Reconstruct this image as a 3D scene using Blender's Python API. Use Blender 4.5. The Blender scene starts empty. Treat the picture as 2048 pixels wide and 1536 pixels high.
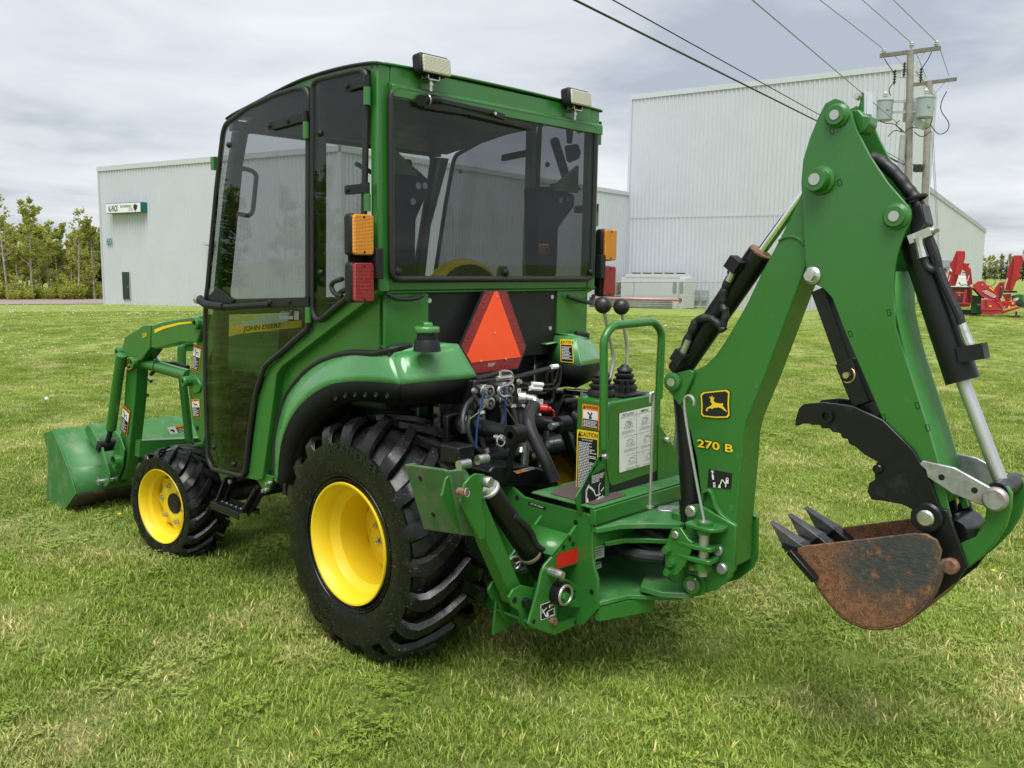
import bpy, math, random
from mathutils import Vector as V, Matrix
random.seed(7)
SC = bpy.context.scene
COL = SC.collection
# ---------------------------------------------------------------- camera
FPX, PSI, PITCH, ROLL = 1780.14, .8083, .1337, .0150
CAMP = V((-2.7888, -2.8203, 1.6073))
_f = V((math.sin(PSI)*math.cos(PITCH), math.cos(PSI)*math.cos(PITCH), -math.sin(PITCH)))
_r = _f.cross(V((0, 0, 1))).normalized()
_u = _r.cross(_f)
CR = _r*math.cos(ROLL)+_u*math.sin(ROLL)
CU = -_r*math.sin(ROLL)+_u*math.cos(ROLL)
cam_d = bpy.data.cameras.new('camera')
cam_d.sensor_width = 36
cam_d.lens = FPX/2048*36
cam_d.clip_end = 3000
cam_d.clip_start = .05
cam = bpy.data.objects.new('camera', cam_d)
COL.objects.link(cam)
cam.matrix_world = Matrix(((CR.x, CU.x, -_f.x, CAMP.x), (CR.y, CU.y, -_f.y, CAMP.y), (CR.z, CU.z, -_f.z, CAMP.z), (0, 0, 0, 1)))
SC.camera = cam
SC.render.resolution_x, SC.render.resolution_y = 1024, 768
# ---------------------------------------------------------------- world, sun, exposure
SUN_EL, SUN_AZ = math.radians(64), math.radians(232)   # azimuth from +Y toward +X
world = bpy.data.worlds.new('World')
SC.world = world
world.use_nodes = True
nt = world.node_tree
nt.nodes.clear()
def wn(t, **k):
    n = nt.nodes.new(t)
    for a, b in k.items():
        setattr(n, a, b)
    return n
w_out = wn('ShaderNodeOutputWorld')
w_bg = wn('ShaderNodeBackground')
w_bg.inputs['Strength'].default_value = .1
sky = wn('ShaderNodeTexSky', sky_type='NISHITA', sun_disc=False, sun_elevation=SUN_EL, sun_rotation=SUN_AZ)
sky.air_density, sky.dust_density = 1.0, 2.0
tc = wn('ShaderNodeTexCoord')
sep = wn('ShaderNodeSeparateXYZ')
nt.links.new(tc.outputs['Generated'], sep.inputs[0])
# project the view direction on a flat cloud deck: p = d.xy / (d.z + c)
def wm(op, a, b=None):
    n = wn('ShaderNodeMath', operation=op)
    for i, s in enumerate((a, b)):
        if s is None: continue
        if isinstance(s, (int, float)): n.inputs[i].default_value = s
        else: nt.links.new(s, n.inputs[i])
    return n.outputs[0]
zc = wm('ADD', wm('MAXIMUM', sep.outputs[2], 0.0), .13)
cmb = wn('ShaderNodeCombineXYZ')
nt.links.new(wm('DIVIDE', sep.outputs[0], zc), cmb.inputs[0])
nt.links.new(wm('DIVIDE', sep.outputs[1], zc), cmb.inputs[1])
n1 = wn('ShaderNodeTexNoise'); n1.inputs['Scale'].default_value = .62; n1.inputs['Detail'].default_value = 6; n1.inputs['Roughness'].default_value = .5
n2 = wn('ShaderNodeTexNoise'); n2.inputs['Scale'].default_value = 1.9; n2.inputs['Detail'].default_value = 5; n2.inputs['Distortion'].default_value = .6
mp = wn('ShaderNodeMapping'); mp.inputs['Location'].default_value = (1.3, 4.4, 0)
nt.links.new(cmb.outputs[0], mp.inputs[0])
nt.links.new(mp.outputs[0], n1.inputs['Vector']); nt.links.new(mp.outputs[0], n2.inputs['Vector'])
cl = wm('ADD', wm('MULTIPLY', n1.outputs[0], .77), wm('MULTIPLY', n2.outputs[0], .23))
cr = wn('ShaderNodeValToRGB')
cr.color_ramp.elements[0].position = .37; cr.color_ramp.elements[0].color = (.41, .45, .51, 1)
cr.color_ramp.elements[1].position = .61; cr.color_ramp.elements[1].color = (.79, .805, .83, 1)
e = cr.color_ramp.elements.new(.47); e.color = (.62, .65, .69, 1)
nt.links.new(cl, cr.inputs[0])
sc10 = wn('ShaderNodeVectorMath', operation='SCALE'); sc10.inputs['Scale'].default_value = 4.7
nt.links.new(cr.outputs[0], sc10.inputs[0])
mx = wn('ShaderNodeMix', data_type='RGBA'); mx.inputs[0].default_value = .93
nt.links.new(sky.outputs[0], mx.inputs[6]); nt.links.new(sc10.outputs[0], mx.inputs[7])
nt.links.new(mx.outputs[2], w_bg.inputs[0]); nt.links.new(w_bg.outputs[0], w_out.inputs[0])
sun_d = bpy.data.lights.new('sun', 'SUN'); sun_d.energy = 1.5; sun_d.angle = math.radians(40); sun_d.color = (1, .98, .955)
sun = bpy.data.objects.new('sun', sun_d); COL.objects.link(sun)
sd = V((math.sin(SUN_AZ)*math.cos(SUN_EL), math.cos(SUN_AZ)*math.cos(SUN_EL), math.sin(SUN_EL)))
sun.rotation_euler = sd.to_track_quat('Z', 'Y').to_euler()
sun.location = sd*50
SC.view_settings.view_transform = 'Standard'; SC.view_settings.look = 'None'
SC.view_settings.exposure = 1.28; SC.view_settings.gamma = 1; SC.view_settings.use_curve_mapping = False
SC.render.engine = 'CYCLES'
SC.cycles.use_denoising = True
SC.cycles.max_bounces = 10; SC.cycles.transparent_max_bounces = 24; SC.cycles.glossy_bounces = 5; SC.cycles.diffuse_bounces = 3
SC.cycles.caustics_reflective = False; SC.cycles.caustics_refractive = False
# ---------------------------------------------------------------- helpers
def ray(px, py):
    return (CR*((px-1024)/FPX)+CU*((768-py)/FPX)+_f)
def at(px, py, ax, v):
    d = ray(px, py); i = 'xyz'.index(ax)
    return CAMP+d*((v-CAMP[i])/d[i])
def on(px, py, p, n):
    d = ray(px, py); return CAMP+d*((V(p)-CAMP).dot(V(n))/d.dot(V(n)))
def crop(ox, oy, s):
    return lambda u, v: (ox+u/s, oy+v/s)
A1, A2, A3, A4 = crop(400, 80, 2.845), crop(740, 80, 2.844), crop(380, 560, 3.491), crop(60, 580, 2.845)
A5, A6, A7, A8 = crop(780, 560, 3.841), crop(780, 860, 3.491), crop(1100, 580, 2.4), crop(1320, 160, 2.56)
B1, B2, B3, B4 = crop(1500, 560, 2.104), crop(560, 820, 3.012), crop(0, 320, 4.452), crop(1680, 60, 3.657)
B5, B6 = crop(1800, 460, 7.681), crop(1140, 380, 5.485)
C1, C2, C3, C4, C5, C6 = crop(230, 860, 5.6875), crop(400, 860, 7.679), crop(1000, 900, 3.9375), crop(1200, 930, 5.485), crop(1560, 160, 3.84), crop(80, 820, 6.4)
PX = lambda u, v: (u, v)
def poly(c, ax, v, pts):
    return [at(*c(*p), ax, v) for p in pts]
def rnd(pts, r, seg=4, closed=True):
    out = []; n = len(pts)
    for i, p in enumerate(pts):
        if not closed and i in (0, n-1): out.append(p.copy()); continue
        a, b = pts[i-1], pts[(i+1) % n]
        la, lb = (a-p).length, (b-p).length
        if (a-p).angle(p-b, 0) < .18 if False else (p-a).angle(b-p, 0) < .12: out.append(p.copy()); continue
        k = min(r, la*.45, lb*.45)
        s, e_ = p+(a-p)*(k/la), p+(b-p)*(k/lb)
        for j in range(seg+1):
            t = j/seg; out.append(s*(1-t)**2+p*2*t*(1-t)+e_*t*t)
    return out
def smooth_path(pts, n=6):
    out = []; m = len(pts)
    for i in range(m-1):
        p0, p1, p2, p3 = pts[max(i-1, 0)], pts[i], pts[i+1], pts[min(i+2, m-1)]
        for j in range(n):
            t = j/n
            out.append(.5*((2*p1)+(p2-p0)*t+(2*p0-5*p1+4*p2-p3)*t*t+(3*p1-p0-3*p2+p3)*t**3))
    out.append(pts[-1].copy()); return out
def resample(pts, n):
    L = [0]
    for a, b in zip(pts, pts[1:]): L.append(L[-1]+(b-a).length)
    out = []; j = 0
    for i in range(n):
        t = L[-1]*i/(n-1)
        while j < len(pts)-2 and L[j+1] < t: j += 1
        k = (t-L[j])/max(L[j+1]-L[j], 1e-9); out.append(pts[j].lerp(pts[j+1], min(max(k, 0), 1)))
    return out
def mir(pts): return [V((-p.x, p.y, p.z)) for p in pts]
def frame(d):
    d = d.normalized(); a = V((0, 0, 1)) if abs(d.z) < .9 else V((1, 0, 0))
    x = d.cross(a).normalized(); return x, d.cross(x), d
WORLD = {}
class MB:
    def __init__(s): s.v, s.f, s.m, s.c = [], [], [], 0
    def add(s, vs, fs):
        o = len(s.v); s.v += [V(p) for p in vs]
        for f in fs: s.f.append([i+o for i in f]); s.m.append(s.c)
        return s
    def mat(s, i): s.c = i; return s
    def box(s, c, sz, R=None):
        c = V(c); h = [x/2 for x in sz]; vs = []
        for z in (-1, 1):
            for x, y in ((-1, -1), (1, -1), (1, 1), (-1, 1)):
                p = V((x*h[0], y*h[1], z*h[2]))
                vs.append(c+(R @ p if R else p))
        return s.add(vs, [(3, 2, 1, 0), (4, 5, 6, 7), (0, 1, 5, 4), (1, 2, 6, 5), (2, 3, 7, 6), (3, 0, 4, 7)])
    def bb(s, x0, x1, y0, y1, z0, z1): return s.box(((x0+x1)/2, (y0+y1)/2, (z0+z1)/2), (abs(x1-x0), abs(y1-y0), abs(z1-z0)))
    def prism(s, pts, d):
        d = V(d); n = len(pts)
        nn = V((0, 0, 0))
        for i in range(n): nn += pts[i].cross(pts[(i+1) % n])
        if nn.dot(d) > 0: pts = pts[::-1]
        vs = list(pts)+[p+d for p in pts]
        fs = [tuple(range(n)), tuple(range(2*n-1, n-1, -1))]
        for i in range(n): j = (i+1) % n; fs.append((j, i, i+n, j+n))
        return s.add(vs, fs)
    def bar(s, p0, p1, w, h, up=(0, 0, 1)):
        p0, p1 = V(p0), V(p1); d = (p1-p0).normalized(); x = d.cross(V(up)).normalized(); y = x.cross(d)
        q = [x*(a*w/2)+y*(b*h/2) for a, b in ((-1, -1), (1, -1), (1, 1), (-1, 1))]
        return s.add([p0+k for k in q]+[p1+k for k in q], [(3, 2, 1, 0), (4, 5, 6, 7), (0, 1, 5, 4), (1, 2, 6, 5), (2, 3, 7, 6), (3, 0, 4, 7)][::1])
    def tube(s, path, r, n=10, closed=False, caps=True):
        m = len(path); R = r if isinstance(r, (list, tuple)) else [r]*m
        x = None; vs = []
        for i, p in enumerate(path):
            if closed: d = path[(i+1) % m]-path[i-1]
            else: d = path[min(i+1, m-1)]-path[max(i-1, 0)]
            if d.length < 1e-9: d = V((0, 0, 1))
            d = d.normalized()
            if x is None: x = frame(d)[0]
            x = (x-d*x.dot(d))
            x = x.normalized() if x.length > 1e-6 else frame(d)[0]
            y = d.cross(x)
            for k in range(n):
                a = 2*math.pi*k/n; vs.append(p+(x*math.cos(a)+y*math.sin(a))*R[i])
        fs = []
        for i in range(m if closed else m-1):
            j = (i+1) % m
            for k in range(n):
                l = (k+1) % n; fs.append((i*n+k, i*n+l, j*n+l, j*n+k))
        if caps and not closed: fs += [tuple(range(n-1, -1, -1)), tuple(range((m-1)*n, m*n))]
        return s.add(vs, fs)
    def cyl(s, p0, p1, r, r1=None, n=20): return s.tube([V(p0), V(p1)], [r, r if r1 is None else r1], n)
    def lathe(s, prof, o, ax, n=48, closed=False):
        o = V(o); x, y, d = frame(V(ax)); m = len(prof); vs = []
        for k in range(n):
            a = 2*math.pi*k/n; e_ = x*math.cos(a)+y*math.sin(a)
            vs += [o+e_*r+d*h for r, h in prof]
        fs = []
        for k in range(n):
            l = (k+1) % n
            for i in range(m if closed else m-1):
                j = (i+1) % m
                fs.append((k*m+i, k*m+j, l*m+j, l*m+i))
        return s.add(vs, fs)
    def disc(s, c, ax, r, h=.002, n=20): c = V(c); ax = V(ax).normalized(); return s.cyl(c, c+ax*h, r, n=n)
    def sphere(s, c, r, n=14, k=9, sc=(1, 1, 1)):
        c = V(c); vs = [c+V((0, 0, r*sc[2]))]; fs = []
        for i in range(1, k):
            t = math.pi*i/k
            for j in range(n):
                a = 2*math.pi*j/n; vs.append(c+V((math.sin(t)*math.cos(a)*r*sc[0], math.sin(t)*math.sin(a)*r*sc[1], math.cos(t)*r*sc[2])))
        vs.append(c-V((0, 0, r*sc[2]))); e_ = len(vs)-1
        for j in range(n):
            l = (j+1) % n; fs.append((0, 1+j, 1+l)); fs.append((e_, e_-n+l, e_-n+j))
            for i in range(k-2): fs.append((1+i*n+j, 1+(i+1)*n+j, 1+(i+1)*n+l, 1+i*n+l))
        return s.add(vs, fs)
    def sheet(s, rows, closed=False):
        m = len(rows[0]); vs = [p for r in rows for p in r]; fs = []
        for i in range(len(rows)-1):
            for j in range(m if closed else m-1):
                k = (j+1) % m; fs.append((i*m+j, i*m+k, (i+1)*m+k, (i+1)*m+j))
        return s.add(vs, fs)
    def torus(s, c, ax, R, r, n=24, k=8):
        x, y, d = frame(V(ax)); c = V(c)
        return s.tube([c+(x*math.cos(2*math.pi*i/n)+y*math.sin(2*math.pi*i/n))*R for i in range(n)], r, k, closed=True)
    def hexnut(s, c, ax, r, h): return s.cyl(V(c), V(c)+V(ax).normalized()*h, r, n=6)
    def build(s, name, mat, parent=None, bevel=0, ang=35, solid=0, sub=0):
        me = bpy.data.meshes.new(name)
        lo = V((min(p.x for p in s.v), min(p.y for p in s.v), min(p.z for p in s.v)))
        hi = V((max(p.x for p in s.v), max(p.y for p in s.v), max(p.z for p in s.v)))
        c = (lo+hi)/2
        me.from_pydata([tuple(p-c) for p in s.v], [], s.f)
        mats = mat if isinstance(mat, (list, tuple)) else [mat]
        for m_ in mats: me.materials.append(m_)
        if len(mats) > 1: me.polygons.foreach_set('material_index', s.m)
        if ang:
            me.polygons.foreach_set('use_smooth', [True]*len(me.polygons))
            me.set_sharp_from_angle(angle=math.radians(ang))
        o = bpy.data.objects.new(name, me); COL.objects.link(o)
        if parent is not None:
            o.parent = parent; o.location = c-WORLD[parent.name]
        else: o.location = c
        WORLD[o.name] = c
        if solid:
            md = o.modifiers.new('thick', 'SOLIDIFY'); md.thickness = solid; md.offset = 0
        if bevel:
            md = o.modifiers.new('edge', 'BEVEL'); md.width = bevel; md.segments = 2; md.limit_method = 'ANGLE'; md.angle_limit = math.radians(40); md.use_clamp_overlap = True
        return o
def tag(o, label, cat, group=None, kind=None):
    if label: o['label'] = label
    if cat: o['category'] = cat
    if group: o['group'] = group
    if kind: o['kind'] = kind
    return o
def thing(name, label, cat, loc, group=None):
    o = bpy.data.objects.new(name, None); o.empty_display_size = .2; COL.objects.link(o)
    o.location = loc; WORLD[o.name] = V(loc); return tag(o, label, cat, group)
def copy_tree(src, loc, rz=0., sc=1., label=None, group=None):
    r = src.copy(); COL.objects.link(r); r.location = loc; r.rotation_euler = (0, 0, rz)
    r.scale = (sc, sc, sc) if not isinstance(sc, (tuple, list)) else sc
    if label: r['label'] = label
    if group: r['group'] = group
    for ch in src.children:
        c = ch.copy(); COL.objects.link(c); c.parent = r
        for g in ch.children:
            d = g.copy(); COL.objects.link(d); d.parent = c
    return r
# ---------------------------------------------------------------- materials
def newmat(name):
    m = bpy.data.materials.new(name); m.use_nodes = True; t = m.node_tree; t.nodes.clear()
    o = t.nodes.new('ShaderNodeOutputMaterial'); return m, t, o
def nd(t, typ, **k):
    n = t.nodes.new(typ)
    for a, b in k.items():
        if a in n.inputs if isinstance(a, str) else False: n.inputs[a].default_value = b
        else: setattr(n, a, b)
    return n
def rgb(c): return (c[0], c[1], c[2], 1)
def noise(t, scale, detail=4, vec=None, rough=.55):
    n = t.nodes.new('ShaderNodeTexNoise'); n.inputs['Scale'].default_value = scale; n.inputs['Detail'].default_value = detail; n.inputs['Roughness'].default_value = rough
    if vec is None:
        g = t.nodes.new('ShaderNodeNewGeometry'); vec = g.outputs['Position']
    t.links.new(vec, n.inputs['Vector']); return n
def ramp(t, src, stops):
    r = t.nodes.new('ShaderNodeValToRGB'); el = r.color_ramp.elements
    while len(el) < len(stops): el.new(.5)
    for e_, (p, c) in zip(el, stops): e_.position = p; e_.color = rgb(c) if not isinstance(c, (int, float)) else (c, c, c, 1)
    t.links.new(src, r.inputs[0]); return r
def mixc(t, f, a, b, mode='MIX'):
    m = t.nodes.new('ShaderNodeMix'); m.data_type = 'RGBA'; m.blend_type = mode
    for i, s_ in ((0, f), (6, a), (7, b)):
        if hasattr(s_, 'is_linked') or hasattr(s_, 'links'): t.links.new(s_, m.inputs[i])
        else: m.inputs[i].default_value = s_ if i == 0 else rgb(s_)
    return m.outputs[2]
def M(name, col, rough=.5, metal=0., coat=0., var=.12, scale=6., bump=0., bscale=80., dirt=None, spec=.5, croughvar=.1):
    m, t, o = newmat(name); b = t.nodes.new('ShaderNodeBsdfPrincipled'); t.links.new(b.outputs[0], o.inputs[0])
    n = noise(t, scale)
    lo, hi = [c*(1-var) for c in col], [min(c*(1+var), 1) for c in col]
    c = ramp(t, n.outputs[0], [(.3, lo), (.7, hi)]).outputs[0]
    rr = ramp(t, noise(t, scale*2.3, 5).outputs[0], [(.35, max(rough-croughvar, .02)), (.7, min(rough+croughvar, 1))]).outputs[0]
    if dirt:
        dc, amt, ds = dirt
        f = ramp(t, noise(t, ds, 8, rough=.7).outputs[0], [(1-amt-.12, 0.), (1-amt+.12, 1.)]).outputs[0]
        c = mixc(t, f, c, dc); rr = mixc(t, f, rr, (.75, .75, .75))
    t.links.new(c, b.inputs['Base Color']); t.links.new(rr, b.inputs['Roughness'])
    b.inputs['Metallic'].default_value = metal; b.inputs['Coat Weight'].default_value = coat; b.inputs['Coat Roughness'].default_value = .12
    b.inputs['Specular IOR Level'].default_value = spec
    if bump:
        bp = t.nodes.new('ShaderNodeBump'); bp.inputs['Strength'].default_value = bump; bp.inputs['Distance'].default_value = .002
        t.links.new(noise(t, bscale, 4).outputs[0], bp.inputs['Height']); t.links.new(bp.outputs[0], b.inputs['Normal'])
    return m
GREEN = M('green_paint', (.031, .165, .026), .33, coat=.32, var=.05, scale=3, dirt=((.085, .17, .075), .27, 16))
GREEN2 = M('green_paint_worn', (.042, .185, .042), .46, coat=.05, var=.1, scale=5, dirt=((.17, .22, .14), .38, 9))
GREENF = M('fender_plastic_green', (.070, .265, .078), .24, coat=.5, var=.08, scale=4, dirt=((.12, .30, .12), .4, 7))
YEL = M('yellow_paint', (.84, .61, .018), .46, coat=.08, var=.04, dirt=((.45, .30, .08), .24, 22))
BLK = M('black_plastic', (.012, .012, .013), .5, var=.2, bump=.04, bscale=300, spec=.35)
LIPB = M('lip_black_plastic', (.006, .006, .0065), .62, var=.15, spec=.22)
GREENM = M('green_paint_matt', (.045, .20, .040), .6, var=.05, scale=3, spec=.3)
BLKG = M('black_gloss_paint', (.007, .007, .008), .36, coat=.08, var=.3, dirt=((.030, .029, .027), .3, 18), spec=.4)
RUB = M('rubber_seal', (.016, .016, .017), .5, var=.2, bump=.3, bscale=90)
TYRE = M('tyre_rubber', (.0075, .0075, .008), .33, var=.35, scale=9, bump=.2, bscale=160, dirt=((.045, .034, .026), .27, 15), croughvar=.16, spec=.4)
def speck(m, scale, thr, col):
    t = m.node_tree; b = next(n for n in t.nodes if n.type == 'BSDF_PRINCIPLED'); src = b.inputs['Base Color'].links[0].from_socket
    v = t.nodes.new('ShaderNodeTexVoronoi'); v.inputs['Scale'].default_value = scale; g = t.nodes.new('ShaderNodeNewGeometry'); t.links.new(g.outputs['Position'], v.inputs['Vector'])
    f = ramp(t, v.outputs['Distance'], [(thr*.6, 1.), (thr, 0.)]).outputs[0]
    k = ramp(t, noise(t, 6, 4).outputs[0], [(.42, 0.), (.62, 1.)]).outputs[0]
    f = mixc(t, 1., f, k, 'MULTIPLY'); t.links.new(mixc(t, f, src, col), b.inputs['Base Color'])
speck(TYRE, 75, .17, (.30, .27, .22)); speck(GREEN, 26, .05, (.13, .14, .10)); speck(YEL, 55, .10, (.28, .19, .06)); speck(GREEN2, 40, .10, (.16, .13, .09))
STEEL = M('zinc_steel', (.62, .62, .60), .34, metal=.9, var=.15, scale=40)
CHROME = M('chrome_rod', (.86, .86, .86), .08, metal=1, var=.03, croughvar=.03)
CHROMEM = M('satin_rod', (.60, .60, .59), .38, metal=.85, var=.05, croughvar=.05)
RUSTM = M('rusty_bolt', (.24, .13, .08), .75, metal=.3, var=.5, scale=80)
RED = M('red_plastic', (.5, .01, .012), .3, coat=.3)
WHITE = M('white_print', (.8, .8, .78), .5, var=.04)
BLACKP = M('black_print', (.012, .012, .012), .45, var=.1)
YELP = M('yellow_print', (.9, .62, .02), .45, var=.04)
ORGP = M('orange_print', (.85, .27, .02), .45, var=.04)
REDP = M('red_reflector', (.62, .012, .012), .28, coat=.5, var=.1, scale=200)
BLUE = M('blue_cable', (.02, .05, .2), .4)
def rust_mat():
    # rust-pitted steel, bare and blue-grey with pale scratches in one worn area of the side plate
    m, t, o = newmat('rusty_steel'); b = t.nodes.new('ShaderNodeBsdfPrincipled'); t.links.new(b.outputs[0], o.inputs[0])
    n1 = noise(t, 9, 10, rough=.68); n2 = noise(t, 60, 8, rough=.75); n3 = noise(t, 260, 3)
    orange = ramp(t, n2.outputs[0], [(.28, (.075, .032, .018)), (.48, (.235, .105, .048)), (.75, (.40, .215, .115))]).outputs[0]
    pit = ramp(t, n3.outputs[0], [(.36, .22), (.50, 1.)]).outputs[0]
    orange = mixc(t, .9, orange, pit, 'MULTIPLY')
    g = t.nodes.new('ShaderNodeNewGeometry')
    mp_ = t.nodes.new('ShaderNodeMapping'); mp_.inputs['Rotation'].default_value = (math.radians(35), 0, 0); mp_.inputs['Scale'].default_value = (1, 26, 150); t.links.new(g.outputs['Position'], mp_.inputs[0])
    scr = noise(t, 1.6, 6, mp_.outputs[0], .6)
    steel = ramp(t, scr.outputs[0], [(.35, (.034, .038, .040)), (.56, (.060, .064, .064)), (.68, (.115, .098, .072)), (.8, (.09, .085, .08))]).outputs[0]
    isl = ramp(t, noise(t, 22, 8, rough=.7).outputs[0], [(.55, 0.), (.62, 1.)]).outputs[0]
    steel = mixc(t, isl, steel, orange)
    vd = t.nodes.new('ShaderNodeVectorMath'); vd.operation = 'DISTANCE'; t.links.new(g.outputs['Position'], vd.inputs[0]); vd.inputs[1].default_value = tuple(at(1795, 1125, 'x', -.155))
    md = t.nodes.new('ShaderNodeMath'); md.operation = 'MULTIPLY_ADD'; t.links.new(n1.outputs[0], md.inputs[0]); md.inputs[1].default_value = .30; t.links.new(vd.outputs['Value'], md.inputs[2])
    f = ramp(t, md.outputs[0], [(.24, 1.), (.36, 0.)]).outputs[0]
    c = mixc(t, f, orange, steel)
    t.links.new(c, b.inputs['Base Color']); b.inputs['Roughness'].default_value = .62; b.inputs['Metallic'].default_value = .1
    bp = t.nodes.new('ShaderNodeBump'); bp.inputs['Strength'].default_value = .6; bp.inputs['Distance'].default_value = .003
    t.links.new(n2.outputs[0], bp.inputs['Height']); t.links.new(bp.outputs[0], b.inputs['Normal']); return m
RUST = rust_mat()
GALV = M('worn_link_steel', (.42, .44, .44), .42, metal=.7, var=.25, scale=25, dirt=((.28, .12, .06), .36, 12))
def glass_mat(name, tint, refl=1.0):
    m, t, o = newmat(name)
    tr = t.nodes.new('ShaderNodeBsdfTransparent'); tr.inputs[0].default_value = rgb(tint)
    gl = t.nodes.new('ShaderNodeBsdfGlossy'); gl.inputs['Roughness'].default_value = .0; gl.inputs[0].default_value = (refl, refl, refl, 1)
    lw = t.nodes.new('ShaderNodeLayerWeight'); lw.inputs[0].default_value = .5
    pw = t.nodes.new('ShaderNodeMath'); pw.operation = 'POWER'; t.links.new(lw.outputs['Facing'], pw.inputs[0]); pw.inputs[1].default_value = 5.
    fr = t.nodes.new('ShaderNodeMath'); fr.operation = 'MULTIPLY_ADD'; t.links.new(pw.outputs[0], fr.inputs[0]); fr.inputs[1].default_value = .97; fr.inputs[2].default_value = .024
    mx_ = t.nodes.new('ShaderNodeMixShader'); t.links.new(fr.outputs[0], mx_.inputs[0]); t.links.new(tr.outputs[0], mx_.inputs[1]); t.links.new(gl.outputs[0], mx_.inputs[2]); t.links.new(mx_.outputs[0], o.inputs[0])
    return m
TINT = glass_mat('smoked_glass', (.62, .635, .64))
CLEAR = glass_mat('clear_glass', (.93, .95, .95))
def lens_mat(name, col):
    m, t, o = newmat(name); b = t.nodes.new('ShaderNodeBsdfPrincipled'); t.links.new(b.outputs[0], o.inputs[0])
    w = t.nodes.new('ShaderNodeTexWave'); w.inputs['Scale'].default_value = 62; w.bands_direction = 'Z'
    w2 = t.nodes.new('ShaderNodeTexWave'); w2.inputs['Scale'].default_value = 46; w2.bands_direction = 'X'
    g = t.nodes.new('ShaderNodeNewGeometry'); t.links.new(g.outputs['Position'], w.inputs['Vector']); t.links.new(g.outputs['Position'], w2.inputs['Vector'])
    h = mixc(t, .5, w.outputs['Color'], w2.outputs['Color'])
    c = ramp(t, h, [(.2, [x*.55 for x in col]), (.75, col)]).outputs[0]
    t.links.new(c, b.inputs['Base Color']); b.inputs['Roughness'].default_value = .28; b.inputs['Coat Weight'].default_value = .15
    bp = t.nodes.new('ShaderNodeBump'); bp.inputs['Strength'].default_value = .7; bp.inputs['Distance'].default_value = .004
    t.links.new(h, bp.inputs['Height']); t.links.new(bp.outputs[0], b.inputs['Normal']); return m
AMBER = lens_mat('amber_lens', (.88, .32, .006)); REDL = lens_mat('red_lens', (.36, .010, .015)); CLEARL = lens_mat('work_lamp_lens', (.72, .70, .55))
def smv_mat(name, col, em=0):
    m = M(name, col, .45, var=.04); return m
ORANGE = smv_mat('fluorescent_orange', (1.0, .085, .012))
def border_mat():
    m, t, o = newmat('retro_red'); b = t.nodes.new('ShaderNodeBsdfPrincipled'); t.links.new(b.outputs[0], o.inputs[0])
    v = t.nodes.new('ShaderNodeTexVoronoi'); v.inputs['Scale'].default_value = 130; g = t.nodes.new('ShaderNodeNewGeometry'); t.links.new(g.outputs['Position'], v.inputs['Vector'])
    c = ramp(t, v.outputs['Distance'], [(.1, (.42, .02, .012)), (.6, (.16, .006, .006))]).outputs[0]
    t.links.new(c, b.inputs['Base Color']); b.inputs['Roughness'].default_value = .3; return m
RETRO = border_mat()
def textlines_mat(name, bg, ink, scale):
    # rows of small print: bands along the plate's own vertical (UV v), broken into words along u
    m, t, o = newmat(name); b = t.nodes.new('ShaderNodeBsdfPrincipled'); t.links.new(b.outputs[0], o.inputs[0])
    b.inputs['Base Color'].default_value = rgb(bg); b.inputs['Roughness'].default_value = .5; return m
def text_mesh(body, font_shear=0., bold=0.):
    cu = bpy.data.curves.new('t', 'FONT'); cu.body = body; cu.align_x = 'CENTER'; cu.align_y = 'CENTER'; cu.shear = font_shear; cu.offset = bold; cu.resolution_u = 3
    ob = bpy.data.objects.new('t', cu); me = bpy.data.meshes.new_from_object(ob)
    vs = [V(v.co) for v in me.vertices]; fs = [list(p.vertices) for p in me.polygons]
    bpy.data.objects.remove(ob); bpy.data.curves.remove(cu); bpy.data.meshes.remove(me)
    if not vs: return [], []
    x0, x1 = min(v.x for v in vs), max(v.x for v in vs); y0, y1 = min(v.y for v in vs), max(v.y for v in vs)
    return [V((v.x-(x0+x1)/2, v.y-(y0+y1)/2, 0))/(y1-y0) for v in vs], fs
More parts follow.
